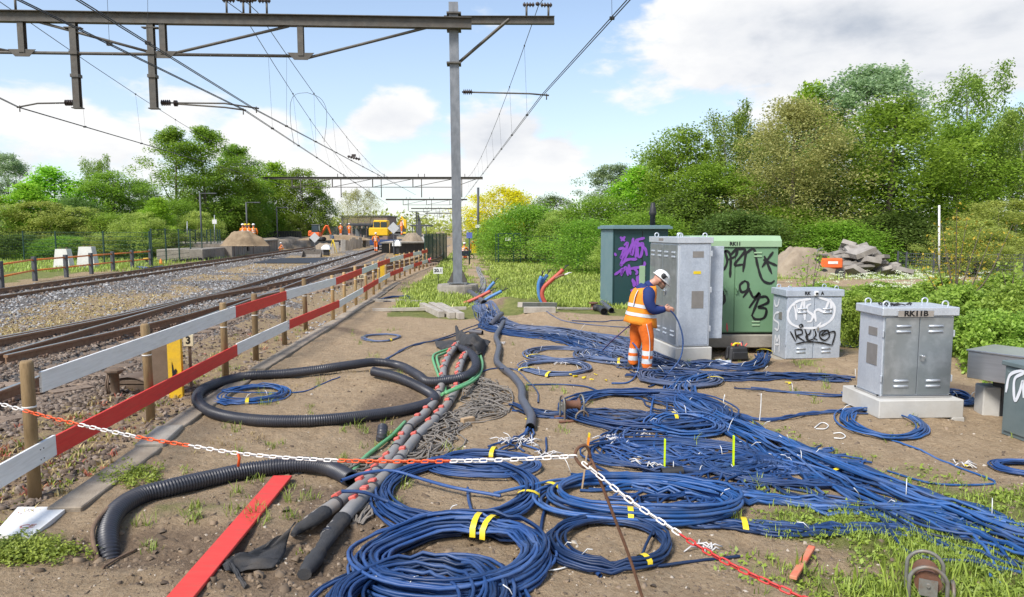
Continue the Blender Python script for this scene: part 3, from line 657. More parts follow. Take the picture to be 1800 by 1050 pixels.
def gantry():
    t = thing('overhead_line_gantry', 'large steel overhead line gantry with tall grey mast on concrete footing', 'gantry', MAST)
    top = GP(797, 6); foot = Vector((MAST.x, MAST.y, .36)); foot_t = Vector((GP(797, 6).x, MAST.y, top.z)); foot_t = top
    mb = MB(); isec(mb, foot, foot_t, .15, .16, .022, .016, side=gn); mb.put('mast', M_MAST, t)
    mb = MB(); mb.box(foot + Vector((0, 0, .0)), (.62, .56, .03), rz=math.atan2(gd.y, gd.x), b=.004)
    for s in (-1, 1):
        for k in (-1, 1): mb.box(foot + gd * .24 * s + gn * .2 * k - Vector((0, 0, .035)), (.07, .07, .06))
    mb.put('base_plate', M_GALV, t); mb = MB()
    for s in (-1, 1):
        for k in (-.14, .14):
            o = foot + gn * k; poly = [o + gd * .155 * s + Vector((0, 0, .015)), o + gd * .31 * s + Vector((0, 0, .015)), o + gd * .31 * s + Vector((0, 0, .06)), o + gd * .155 * s + Vector((0, 0, .42))]; mb.prism(poly, gn * 0, gn * .016)
        o = foot + gd * .15 * s
    mb.put('gusset', M_BEAM, t)
    MB().loft([[(MAST.x + r_ * math.cos(a) * 1.1, MAST.y + r_ * math.sin(a), z) for a in np.arange(16) * math.pi / 8] for r_, z in ((.66, -.1), (.62, .26), (.60, .31))], True, 0, False).put('footing', M_CONC, t)
    bl, br = GP(-260, 30), GP(829, 45.5); br.z = GP(829, 46).z; bl.z = br.z
    mb = MB(); isec(mb, bl + gn * .30, br + gn * .30, .12, .17, .022, .012); mb.put('beam', M_BEAM, t)
    mb = MB(); isec(mb, GP(780, 31.5) - gn * .26, GP(976, 32) - gn * .26, .09, .125, .018, .012); mb.put('cantilever', M_BEAM, t)
    MB().tube([GP(895, 34), GP(807, 110)], .052, 4, sm=False).put('brace', M_BEAM, t)
    for a, b in (((-200, 97), (545, 105)),):
        A, B = GP(*a), GP(*b); B.z = A.z = GP(293, 100).z; mb = MB(); mb.cyl(A + gn * .30, B + gn * .30, .05, 8); mb.put('lower_chord', M_BEAM, t)
    zc = GP(293, 100).z
    for x in (48, 293, 532, -210):
        a = GP(x, 45); a.z = br.z - .15; b = Vector((a.x, a.y, zc)); mb = MB(); isec(mb, a + gn * .3, b + gn * .3, .09, .09, .012, .01, side=gn)
        mb.prism([b + gn * .37 + gd * s * .42 + Vector((0, 0, z)) for s, z in ((-1, .09), (-.5, -.13), (.5, -.13), (1, .09))][::-1], gn * 0, gn * -.02); mb.put('strut', M_BEAM, t)
    for a, b in (((75, 43), (286, 100)), ((305, 100), (512, 51)), ((545, 106), (757, 52)), ((-200, 50), (40, 97))):
        A, B = GP(*a), GP(*b); MB().cyl(A + gn * .3, B + gn * .3, .045, 6).put('diagonal', M_BEAM, t)
    for x, y1 in ((138, 193), (272, 194)):
        A, B = GP(x, 46), GP(x, y1); B.x, B.y = A.x, A.y; mb = MB(); isec(mb, A + gn * .3, B + gn * .3, .10, .09, .014, .012, side=gn)
        mb.box((A + gn * .3 - Vector((0, 0, .14))), (.5, .2, .03), rz=math.atan2(gd.y, gd.x)); mb.box((B + gn * .3), (.3, .22, .03), rz=math.atan2(gd.y, gd.x))
        for q in (.35, .62): mb.box(A.lerp(B, q) + gn * .3, (.25, .25, .10), rz=math.atan2(gd.y, gd.x))
        mb.put('drop_post', M_BEAM, t)
    for x, y in ((18, 30), (425, 36), (454, 36)): c = GP(x, y); c.z = br.z + .17; bracket(t, c + gn * .3)
    c = GP(946, 28); bracket(t, c - gn * .26)
    arm(t, [(128, 181), (66, 182), (30, 189)], (130, 181), (114, 181))
    arm(t, [(286, 181), (395, 182), (455, 191)], (283, 181), (300, 181)); arm(t, [(310, 183), (395, 189), (432, 194)], (306, 182), (312, 182))
    arm(t, [(812, 162), (932, 165), (965, 168)], (814, 162), (830, 162))
    mb = MB()
    for y in (26, 37, 42, 53, 113):
        c = GP(798, y); mb.box(c, (.46, .5, .05), rz=math.atan2(gd.y, gd.x))
    mb.put('clamp', M_BEAM, t)
    text('number_plate', '20.1', (0, 0, -50), .1, M_WHITE) if False else None
gantry()

# gantries farther along the line
M_BEAMP = mat('mast_pale', (.36, .35, .33), (.30, .29, .27), rough=.7)
def far_gantry(Y, xl, xr, lab, first=None):
    t = thing('overhead_line_gantry', lab, 'gantry', (xr, Y, 0), 0, 'gantries farther along the line')
    mb = MB(); isec(mb, (0, 0, 0), (0, 0, 9.3), .16, .16); mb.put('mast', M_MAST, t, False)
    w = xr - xl; mb = MB(); isec(mb, (-w, 0, 0), (-w, 0, 9.3), .2, .2); mb.put('mast', M_BEAMP, t, False)
    mb = MB(); isec(mb, (-w - .8, .2, 8.75), (.8, .2, 8.75), .12, .16); mb.put('beam', M_BEAM, t, False)
    mb = MB(); mb.cyl((-w + 3, .2, 7.6), (-3, .2, 7.6), .05, 6); mb.put('lower_chord', M_BEAM, t, False)
    n = max(3, int(w / 5))
    for i in range(n):
        x = -w + 3 + (w - 6) * i / (n - 1); MB().box((x, .2, 8.1), (.12, .12, 1.1)).put('strut', M_BEAM, t, False)
        MB().cyl((x, .2, 7.6), (x + ((w - 6) / (n - 1) if i < n - 1 else 3) * .96, .2, 8.6), .04, 5).put('diagonal', M_BEAM, t, False)
        MB().cyl((x + 1.1, .2, 8.6), (x + 1.1, .2, 6.3), .06, 6).put('drop_post', M_BEAM, t, False)
        for s in (-.4, .4): MB().box((x + 1.1 + s, .2, 9.1), (.08, .08, .4)).put('insulator', M_INSUL, t, False)
G2Y = 92.0; xl2, xr2 = P(474, 405, G2Y).x, P(838, 405, G2Y).x
far_gantry(G2Y, xl2, xr2, 'second overhead gantry from the front, spanning the excavated platforms')
for i, k in enumerate((1, 2, 3)):
    far_gantry(G2Y + 64 * k, xl2 - 3.5 * k + 8, xr2 - 6.0 * k, ['third overhead gantry from the front, behind the platform shelter', 'fourth overhead gantry from the front, small in the distance', 'farthest overhead gantry, tiny above the platform end'][i])

def strand(mb, pts, r): mb.tube(pts, r, 5, False)
def overhead(lab, contact, mess, drops, rc=.012, pair=.06):
    "contact wires and messenger as 3-D point lists; droppers hang from the one to the other"
    t = thing('overhead_wire', lab, 'wire', (contact[0].x, contact[0].y, 0), 0, 'overhead line wires')
    for s in ((-pair / 2, pair / 2) if pair else (0,)): mb = MB(); strand(mb, [q + Vector((s, 0, 0)) for q in contact], rc); mb.put('contact_wire', M_WIRE, t)
    if mess: mb = MB(); strand(mb, mess, rc * 1.05); mb.put('messenger_wire', M_WIRE, t)
    if mess:
        cy = [q.y for q in contact]; my = [q.y for q in mess]
        def on(w, wy, y): return Vector((np.interp(y, wy, [q.x for q in w]), y, np.interp(y, wy, [q.z for q in w])))
        for y in drops:
            a, b = on(contact, cy, y), on(mess, my, y)
            if b.z - a.z < .15: continue
            mb = MB(); mb.tube([a, b], .0045, 4, False); mb.box(a, (.10, .06, .06)); mb.box(b, (.05, .05, .06)); mb.put('dropper', M_WIRE, t)
def sagline(A, B, sag, n=12):
    return [A.lerp(B, i / n) - Vector((0, 0, 4 * sag * (i / n) * (1 - i / n))) for i in range(n + 1)]
def wires():
    Y1 = MAST.y
    def prev(p, slope_px, L=30):  # carry the wire back over and past the camera
        return p
    def run(sup, far_px, back_px, mz, far_m, back_m, lab, sag=1.1, droppx=None):
        S = GP(*sup); Fp = P(far_px[0], far_px[1], G2Y); Bk = G(back_px[0], back_px[1], S.z); d = (S - Bk); Bk2 = Bk - d * (14 / max(d.length, 1))
        contact = [Bk2, Bk, S, Fp, P(*far_px, G2Y) + (Fp - S) * .5]
        mess = None; drops = []
        if mz:
            Ms = GP(*mz); Mf = P(far_m[0], far_m[1], G2Y); seg = sagline(Ms, Mf, sag)
            ex = Ms - (Mf - Ms).normalized() * 20; Mb = VP(back_m[0], back_m[1], Ms, ex) if back_m else Vector((Bk2.x, Bk2.y, Ms.z - .3))
            if Mb.y > Y1 - 1 or Mb.y < -30: Mb = Vector((S.x + (Bk2.x - S.x), Bk2.y, Ms.z))
            bseg = [Mb, Ms.lerp(Mb, .5) - Vector((0, 0, .5))]
            mess = bseg + seg; drops = list(np.arange(Y1 - 14, Y1 - 3, 5.5)) + list(np.linspace(Y1 + 4, G2Y - 5, 11))
        overhead(lab, contact, mess, drops)
    run((951, 170), (822, 341), (1105, 0), (946, 12), (820, 313), None, 'double contact wire on the right of the mast with its own messenger wire')
    run((449, 193), (707, 330), (137, 0), (453, 22), (690, 314), None, 'contact wires over the straight track, held by the longer double arm')
    run((430, 194), (660, 345), (33, 0), (425, 22), (640, 314), None, 'contact wires over the turnout track, crossing the longer arm')
    run((33, 189), (540, 338), (-190, 80), (18, 16), (530, 314), None, 'contact wires at the far left, held by the short left arm')
    # slack jumper loops between messenger and contact wire
    for pts, lab in ((((517, 255), (511, 215), (511, 180), (520, 166), (540, 163)), 'thin jumper loop curving up left between the middle wires'), (((570, 250), (574, 215), (573, 190), (562, 172), (540, 163)), 'thin jumper loop curving up right between the middle wires')):
        q = [P(a, b, 38) for a, b in pts]; mb = MB(); mb.tube(smooth_path(q, .2), .011, 5, False); o = mb.put('jumper_wire', M_WIRE, None, q[0]); tag(o, lab, 'wire', 'jumper loops')
    c = P(622, 278, 52); mb = MB(); insul(mb, c + Vector((-.45, 0, .12)), c + Vector((.45, 0, -.1)), .12, 5); mb.box(c + Vector((0, 0, .18)), (.3, .1, .18)); tag(mb.put('section_insulator', M_INSUL, None, c), 'dark section insulator clamped on the middle contact wire', 'insulator')
wires()
# ------------------------------------------------------------------ trackside cabinets
M_CAB = mat('cabinet_zinc', (.60, .64, .69), (.54, .58, .63), rough=.38, metal=.42, scale=3.5, c3=(.46, .50, .56), c3_scale=1.6, c3_amt=.5, spangle=85, stretch=(1, 1, .55))
M_CABD = mat('cabinet_door_zinc', (.34, .38, .40), (.43, .47, .50), rough=.30, metal=.72, scale=1.6, c3=(.62, .66, .70), c3_scale=4, c3_amt=.7)
M_CABOLD = mat('cabinet_zinc_old', (.42, .47, .54), (.49, .54, .61), rough=.5, metal=.3, scale=6, c3=(.38, .41, .46), c3_scale=2, c3_amt=.5, spangle=45)
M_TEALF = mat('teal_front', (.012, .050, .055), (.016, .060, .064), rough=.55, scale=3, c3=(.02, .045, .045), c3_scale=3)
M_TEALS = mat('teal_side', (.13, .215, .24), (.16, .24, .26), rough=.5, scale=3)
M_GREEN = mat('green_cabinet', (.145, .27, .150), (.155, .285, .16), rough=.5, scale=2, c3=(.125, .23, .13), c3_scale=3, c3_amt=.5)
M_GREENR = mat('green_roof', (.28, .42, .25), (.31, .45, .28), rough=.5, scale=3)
M_STEEL = mat('stainless', (.70, .70, .70), (.60, .60, .60), rough=.28, metal=.95, scale=3, stretch=(1, 1, 8))
M_DARKG = mat('dark_green_box', (.10, .135, .14), (.13, .165, .17), rough=.5, scale=5, c3=(.13, .16, .155), c3_scale=6, c3_amt=.5)
M_BLACK = mat('black_paint', (.010, .010, .011), rough=.5)
M_SPRAYW = mat('white_spray', (.72, .73, .76), (.66, .68, .72), rough=.6)
M_SPRAYP = mat('purple_spray', (.235, .065, .46), (.27, .08, .52), rough=.6)
M_PLATE = mat('grey_plate', (.30, .28, .26), (.25, .235, .22), rough=.45, metal=.4)
M_YEL = mat('yellow', (.78, .58, .015), (.70, .50, .01), rough=.55)
M_RUBBER = mat('rubber', (.018, .018, .020), (.03, .03, .032), rough=.6)
class Cab:
    "a cabinet whose front runs from A to B; local x along the front, y backwards, z up"
    def __init__(s, name, label, A, B, cat='cabinet', group=None):
        s.A = Vector(A); s.d = (Vector((B.x, B.y, 0)) - Vector((A.x, A.y, 0))); s.w = s.d.length; s.d.normalize(); s.b = Vector((-s.d.y, s.d.x, 0)); s.rz = math.atan2(s.d.y, s.d.x)
        s.t = thing(name, label, cat, (A.x, A.y, 0), s.rz, group)
    def depth(s, px, z, lo=.1, hi=3.0):
        "how deep the left side runs back for its far edge to stand at column px"
        for _ in range(40):
            m = (lo + hi) / 2; q = s.A + s.b * m
            if proj(q.x, q.y, z)[0] > px: lo = m
            else: hi = m
        return lo
    def local(s, w): v = Vector(w) - Vector((s.A.x, s.A.y, 0)); return Vector((v.dot(s.d), v.dot(s.b), v.z))
    def front(s, px, py, off=0.0, y=0.0):
        "pixel to local x,z on the front plane"
        d = ray(px, py); o = s.A + s.b * (y - off); t = (o.x * s.b.x + o.y * s.b.y) / (d.x * s.b.x + d.y * s.b.y); return s.local(Vector((d.x * t, d.y * t, HC + d.z * t)))
    def side(s, px, py, off=.0):
        d = ray(px, py); o = s.A - s.d * off; t = (o.x * s.d.x + o.y * s.d.y) / (d.x * s.d.x + d.y * s.d.y); return s.local(Vector((d.x * t, d.y * t, HC + d.z * t)))
    def part(s, name, mb, m, parent=None): return link(name, mb.mesh(name, m), parent or s.t)
    def stroke(s, name, pts, w, m, face='front', off=.012, n=6, thin=None, parent=None):
        "one sprayed stroke on a face, given through its photo points"
        f = s.front if face == 'front' else s.side; q = smooth_path([f(a, b, off) for a, b in pts], .02); nrm = Vector((0, -1, 0)) if face == 'front' else Vector((-1, 0, 0))
        mb = MB(); V = []; k = len(q); t = np.gradient(q, axis=0)
        for i in range(k):
            T = Vector(t[i]).normalized(); N_ = T.cross(nrm).normalized(); e = min(i, k - 1 - i) / 3; ww = w * .5 * min(1, .55 + .45 * e) * (1 + .12 * math.sin(i * .7)); V += [Vector(q[i]) - N_ * ww, Vector(q[i]) + N_ * ww]
        mb.add(V, [(2 * i, 2 * i + 1, 2 * i + 3, 2 * i + 2) for i in range(k - 1)])
        return mb
    def graffiti(s, name, strokes, w, m, face='front', label=None, off=.021):
        mb = MB()
        for i, st in enumerate(strokes):
            g = s.stroke(name, st, w, m, face, off + .0006 * i); mb.add(g.v, g.f)
        o = s.part(name, mb, m)
        if label: o['label'] = label
        return o
def ring(mb, c, r, tr, rz=0.0):
    a = [Vector(c) + Matrix.Rotation(rz, 3, 'Z') @ Vector((r * math.cos(t), 0, r * math.sin(t) + r)) for t in np.linspace(-.9, math.pi + .9, 14)]; mb.tube(a, tr, 8)
def louvre(c, x, z, w=.17, y=-.012, d=None):
    for dz in (0, -.06):
        mb = MB(); mb.loft([[(x - w / 2 + e, y - k * .014 * (1 - abs(2 * i - 1)), z + dz + h) for h, k in ((-.012, .3), (0, 1), (.012, 1.2), (.02, 0))] for i, e in ((0.5, 0), (.5, w))], True); c.part('louvre', mb, M_CAB, d)

def rk11b():
    z0 = .28; c = Cab('relay_cabinet', 'small galvanised cabinet marked RK11B with grey double doors on pale plinth', G(1547, 697, z0), G(1669, 695.5, z0))
    D = c.depth(1506, .28); z1 = c.front(1547, 556).z; zt = c.front(1540, 541).z; w = c.w
    c.part('body', MB().box((w / 2, D / 2, (z0 + z1) / 2), (w, D, z1 - z0), b=.006), M_CAB)
    dw = w / 2 - .012
    for i in (0, 1):
        d = c.part('door', MB().box((.012 + dw / 2 + i * (dw + .004), -.006, (z0 + z1) / 2 + .004), (dw - .003, .02, z1 - z0 - .035), b=.004), M_CABD)
        for hz in (.22, .78): c.part('hinge', MB().box((-.004 if i == 0 else w + .004, -.004, lerp(z0, z1, hz)), (.016, .022, .075), b=.003), M_CAB, d)
        for zz in (lerp(z0, z1, .87), lerp(z0, z1, .19)): louvre(c, w * (.27 + .46 * i), zz, .16, -.016, d)
    h = c.front(1619, 629); mb = MB(); mb.box((h.x, -.03, h.z), (.035, .03, .065), b=.006); mb.cyl((h.x + .012, -.05, h.z + .015), (h.x + .012, -.02, h.z + .015), .016, 10); c.part('handle', mb, M_STEEL, d)
    rf = c.part('roof', MB().box((w / 2, D / 2, (z1 + zt) / 2 + .002), (w + .075, D + .075, zt - z1), b=.008), M_CAB)
    mb = MB()
    for x in (.06, w - .06):
        for y in (.07, D - .05): ring(mb, (x, y, zt - .008), .035, .0085)
    c.part('lifting_eye', mb, M_CAB)
    p = c.front(1611, 552, .048); c.part('name_plate', MB().box((p.x, -.041, p.z), (.40, .006, .07), b=.002), M_STEEL)
    o = text('lettering', 'RK11B', (0, 0, 0), .085, M_BLACK, None, bold=True, sx=1.12); o.parent = c.t; o.location = (p.x, -.046, p.z)
    for a, b, ss in (((1528, 573), (1542, 591), 1), ((1525, 601), (1541, 643), 1)):
        q, r_ = c.side(*a), c.side(*b); c.part('side_plate', MB().box((-.003, (q.y + r_.y) / 2, (q.z + r_.z) / 2), (.006, abs(q.y - r_.y), abs(q.z - r_.z))), M_PLATE)
    c.part('base_frame', MB().box((w / 2, D / 2, z0 - .006), (w + .03, D + .03, .016)), M_STEEL)
    mb = MB()
    for x, y in ((-.02, .02), (w + .02, .02), (-.02, D)): mb.cyl((x, y, z0), (x, y, z0 + .018), .012, 6)
    c.part('bolt', mb, M_BLACK)
    mb = MB()      # a handful of offcuts left on the roof
    for i in range(16):
        a = Vector((random.uniform(.08, .5) * w * 1.1, random.uniform(.2, .6) * D, zt + .006)); e = a + Vector((random.uniform(-.09, .09), random.uniform(-.05, .05), .008)); mb.tube([a, a.lerp(e, .5) + Vector((0, 0, .015)), e], .007, 5)
    tag(link('cable_offcuts', mb.mesh('cable_offcuts', M_RUBBER)), 'short black cable offcuts scattered on the roof of RK11B', 'offcuts', kind='stuff').matrix_world = Matrix.Translation(c.t.location) @ Matrix.Rotation(c.rz, 4, 'Z')
    # plinth
    t = thing('plinth', 'pale new concrete plinth with a cable slot under RK11B', 'plinth', c.t.location, c.rz)
    ph = z0 - .018; mb = MB(); mb.box((w / 2, D / 2 + .02, ph - .10), (w + .16, D + .30, .20), b=.008); mb.box((w + .02, D / 2, ph - .25), (.14, D + .28, .11), b=.006); mb.box((w * .30, D / 2 + .03, ph - .25), (w * .66, D + .26, .11), b=.006); link('block', mb.mesh('block', M_CONCN), t)
rk11b()

def rk11a():
    c = Cab('relay_cabinet', 'small weathered galvanised cabinet with white and black graffiti, marked RK11A', G(1380, 632, .03), G(1475, 631, .03))
    z0 = .03; D = c.depth(1356, z0); z1 = c.front(1380, 522).z; zt = c.front(1379, 510).z; w = c.w
    c.part('body', MB().box((w / 2, D / 2, (z0 + z1) / 2), (w, D, z1 - z0), b=.006), M_CABOLD)
    for i in (0, 1):
        d = c.part('door', MB().box((w * (.25 + .5 * i), -.006, (z0 + z1) / 2), (w / 2 - .012, .02, z1 - z0 - .03), b=.004), M_CABOLD)
        for zz in (lerp(z0, z1, .80), lerp(z0, z1, .17)): louvre(c, w * (.27 + .46 * i), zz, .15, -.016, d)
        for hz in (.25, .75): c.part('hinge', MB().box((-.003 if i == 0 else w + .003, 0, lerp(z0, z1, hz)), (.014, .02, .07), b=.003), M_CABOLD, d)
    c.part('roof', MB().box((w / 2, D / 2, (z1 + zt) / 2 + .002), (w + .06, D + .06, zt - z1), b=.008), M_CABOLD)
    mb = MB()
    for x in (.06, w - .06):
        for y in (.06, D - .06): ring(mb, (x, y, zt - .008), .032, .008)
    c.part('lifting_eye', mb, M_CABOLD)
    p = c.front(1418, 517); q = c.front(1444, 517); pz = (z1 + zt) / 2
    for s_, qq in (('RK', p), ('A', q)): o = text('lettering', s_, (0, 0, 0), .075, M_BLACK, None, bold=True); o.parent = c.t; o.location = (qq.x, -.034, pz)
    q = c.front(1433, 517); c.part('lamp_bracket', MB().box((q.x, -.04, pz), (.06, .03, .07), b=.004).box((q.x, -.06, pz), (.035, .015, .03), mi=1), [M_WHITE, M_BLACK])
    h = c.front(1436, 578); c.part('handle', MB().box((h.x, -.03, h.z), (.028, .025, .06), b=.005), M_STEEL, d)
    def Z(*pts): return [(1340 + a / 3.5, 480 + b / 3.5) for a, b in pts]
    c.graffiti('graffiti', [Z((300, 160), (215, 175), (165, 225), (160, 285), (200, 325), (290, 340), (370, 325), (430, 280), (445, 220), (420, 175), (340, 150)),
        Z((210, 290), (205, 235), (200, 195), (225, 240), (245, 185), (255, 170), (262, 290)), Z((300, 190), (275, 205), (280, 235), (310, 260), (300, 295), (275, 300)), Z((330, 300), (322, 240), (345, 225), (380, 235), (415, 165), (425, 205), (420, 240)), Z((335, 330), (350, 320), (360, 305))], .038, M_SPRAYW, label='white rounded graffiti letters in a ring')
    c.graffiti('graffiti', [Z((172, 360), (205, 420)), Z((200, 348), (212, 412)), Z((200, 350), (240, 348), (245, 375), (215, 388), (260, 420)), Z((262, 345), (285, 415)), Z((300, 348), (290, 375), (268, 390), (282, 415), (318, 405)), Z((320, 345), (330, 380), (318, 400), (340, 412)), Z((400, 350), (358, 362), (355, 395), (385, 415), (412, 390), (400, 352), (365, 385), (445, 362), (430, 445)), Z((205, 438), (270, 425), (350, 428), (430, 445)), Z((225, 325), (240, 316), (250, 328), (235, 334), (226, 326))], .024, M_BLACK, off=.027, label='black sprayed graffiti tag')
    c.graffiti('graffiti', [Z((75, 165), (80, 200), (95, 200), (105, 160)), Z((105, 240), (80, 250), (72, 285), (100, 310), (95, 350), (75, 340)), Z((75, 490), (80, 385), (90, 420), (105, 385), (103, 490)), Z((78, 440), (102, 440))], .035, M_SPRAYW, 'side', label='white graffiti down the side', off=.006)
    q = c.side(1372, 555); c.part('side_plate', MB().box((-.003, q.y, q.z), (.006, .12, .12)), M_PLATE)
    t = thing('plinth', 'rough old concrete plinth end showing beside RK11A', 'plinth', c.t.location, c.rz)
    link('block', MB().box((w / 2 - .08, D / 2 - .02, -.07), (w + .02, D + .16, .19), b=.02).mesh('block', M_CONC), t)
rk11a()

def rk11():
    z0 = .34; c = Cab('relay_cabinet', 'large green double-door cabinet marked RK11 with black graffiti', G(1214, 585, z0), G(1363, 585, z0)); w = c.w; D = .75
    z1 = c.front(1363, 434).z; zt = c.front(1363, 421).z
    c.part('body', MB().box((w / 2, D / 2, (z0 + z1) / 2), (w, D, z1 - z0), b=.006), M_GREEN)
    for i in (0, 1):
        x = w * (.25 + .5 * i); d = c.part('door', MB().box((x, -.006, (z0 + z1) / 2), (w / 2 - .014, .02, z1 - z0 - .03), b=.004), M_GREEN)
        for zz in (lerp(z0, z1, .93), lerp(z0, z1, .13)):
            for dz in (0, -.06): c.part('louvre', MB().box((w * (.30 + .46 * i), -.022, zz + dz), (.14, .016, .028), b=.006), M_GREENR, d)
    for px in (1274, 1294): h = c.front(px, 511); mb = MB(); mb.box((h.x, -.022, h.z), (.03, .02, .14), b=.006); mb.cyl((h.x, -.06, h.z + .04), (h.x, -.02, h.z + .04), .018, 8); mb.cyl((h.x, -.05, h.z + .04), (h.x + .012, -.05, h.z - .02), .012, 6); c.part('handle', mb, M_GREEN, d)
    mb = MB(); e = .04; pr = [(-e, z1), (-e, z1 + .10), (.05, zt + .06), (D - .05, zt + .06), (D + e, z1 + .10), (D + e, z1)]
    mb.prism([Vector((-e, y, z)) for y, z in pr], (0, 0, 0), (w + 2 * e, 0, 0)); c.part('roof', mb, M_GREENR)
    p = c.front(1291, 428); o = text('lettering', 'RK11', (0, 0, 0), .085, M_BLACK, None, bold=True); o.parent = c.t; o.location = (p.x, -e - .006, z1 + .05)
    def Z(*pts): return [(1200 + a / 3, 350 + b / 3) for a, b in pts]
    c.graffiti('graffiti', [Z((232, 275), (200, 285), (192, 345), (215, 372), (235, 330), (225, 275), (252, 300), (250, 415)), Z((250, 300), (285, 262), (280, 300), (240, 320)), Z((275, 265), (330, 270), (275, 345), (320, 345)), Z((335, 275), (318, 385)), Z((330, 290), (375, 265), (395, 350), (420, 425), (460, 445), (485, 430)), Z((430, 300), (470, 395)), Z((478, 278), (418, 360)),
        Z((425, 320), (498, 352))], .042, M_BLACK, label='black sprayed letters along the top')
    c.graffiti('graffiti', [Z((330, 430), (302, 455), (310, 490), (340, 480), (345, 445), (325, 430)), Z((355, 470), (318, 520)), Z((350, 475), (375, 520), (405, 495), (350, 575)), Z((410, 500), (365, 615)), Z((400, 520), (440, 515), (450, 545), (400, 570), (440, 580), (430, 625), (385, 635), (362, 610)),
        ], .042, M_BLACK, label='black sprayed letters lower down')
    c.graffiti('graffiti', [Z((185, 495), (212, 490), (220, 540), (190, 570)), Z((190, 570), (205, 630), (202, 645))], .042, M_BLACK, label='black sprayed hook on the left door')
    c.graffiti('spray_mark', [Z((233, 655), (232, 690)), Z((236, 665), (236, 700))], .02, mat('pink_spray', (.75, .10, .12), rough=.6), label='short pink spray mark')
    c.part('base_gap', MB().box((w / 2, D / 2 + .03, z0 - .03), (w - .04, D - .06, .06)), M_BLACK)
    t = thing('plinth', 'old stained concrete plinth beam under the green RK11 cabinet', 'plinth', c.t.location, c.rz)
    link('block', MB().box((w / 2, D / 2 - .04, .20), (w + .5, D + .1, .22), b=.015).mesh('block', M_CONC), t)
    link('foot', MB().box((w - .05, D / 2 + .1, .02), (.3, D - .2, .2), b=.01).mesh('foot', M_CONC), t); link('foot', MB().box((.0, D / 2 + .1, .02), (.3, D - .2, .2), b=.01).mesh('foot', M_CONC), t)
rk11()

def galv():
    z0 = .235; A = G(1189, 610, z0); B = G(1246, 608.5, z0); c = Cab('tall_cabinet', 'tall galvanised cabinet with one side door swung open beside the worker', A, B); w = c.w
    D = c.depth(1141, z0); z1 = c.front(1189, 428).z; zt = c.front(1188, 418).z
    c.part('body', MB().box((w / 2, D / 2, (z0 + z1) / 2), (w, D, z1 - z0), b=.008), M_CAB)
    c.part('roof', MB().box((w / 2, D / 2, (z1 + zt) / 2 + .004), (w + .05, D + .05, zt - z1 + .008), b=.006), M_CAB)
    c.part('front_panel', MB().box((w / 2, -.004, (z0 + z1) / 2), (w - .06, .010, z1 - z0 - .05), b=.003), M_CABOLD)
    for i in (0, 1):
        y = D * (.255 + .49 * i); d = c.part('door', MB().box((-.006, y, (z0 + z1) / 2), (.018, D * .49 - .02, z1 - z0 - .06), b=.003), M_CABD)
        for zz in (.91, .14):
            for k in (-.16, .16):
                for dz in (0, -.07): c.part('louvre', MB().box((-.02, y + k, lerp(z0, z1, zz) + dz), (.016, .15, .03), b=.006), M_CAB, d)
    h = c.side(1171, 513); mb = MB(); mb.box((-.03, h.y, h.z), (.03, .03, .12), b=.006); mb.cyl((-.05, h.y - .09, h.z + .02), (-.05, h.y + .09, h.z + .02), .012, 8); c.part('handle', mb, M_STEEL, d)
    mb = MB()
    for x in (.07, w - .07):
        for y in (.1, D - .1): ring(mb, (x, y, zt), .035, .010, R(90) if False else 0)
    c.part('lifting_eye', mb, M_CAB)
    for a, b, m, nm in (((1218, 442), (1237, 453), M_PLATE, 'name_plate'), ((1219, 477), (1232, 482), M_YEL, 'warning_label'), ((1216, 512), (1236, 542), M_PLATE, 'name_plate'), ((1158, 419), (1166, 424), M_PLATE, 'name_plate')):
        q, r_ = c.front(*a, .01), c.front(*b, .01); c.part(nm, MB().box(((q.x + r_.x) / 2, -.011, (q.z + r_.z) / 2), (abs(r_.x - q.x), .004, abs(q.z - r_.z))), m)
    for zz in (.17, .55, .9): mb = MB(); mb.box((w + .012, .02, lerp(z0, z1, zz)), (.025, .05, .09), b=.004); c.part('hinge', mb, M_CAB)
    # the door on the far side stands open towards the right
    dz0, dz1 = z0 + .10, z1 - .05
    c.part('open_door', MB().box((w + .045 + .10, .16, (dz0 + dz1) / 2), (.27, .022, dz1 - dz0), rz=R(-9), b=.004), M_CABOLD)
    t = thing('plinth', 'pale concrete plinth under the tall galvanised cabinet', 'plinth', c.t.location, c.rz)
    link('block', MB().box((w / 2, D / 2, z0 / 2 - .05), (w + .07, D + .10, z0 + .08), b=.012).mesh('block', M_CONCN), t)
    q = c.A + c.b * (D + .1); o = tag(MB().box((q.x - .09, q.y + .1, .75 * 1.55), (.10, .04, .60), b=.004).put('panel_board', M_GREENR, None, (q.x, q.y, 0)), 'narrow pale green panel showing behind the tall galvanised cabinet', 'panel')
    MB().box((q.x - .09, q.y + .1, .43), (.05, .03, .86)).put('leg', M_GREENR, o, None) if False else None
    mb = MB().box((-.09, .1, .43), (.05, .03, .88)); link('leg', mb.mesh('leg', M_GREEN), o)
galv()

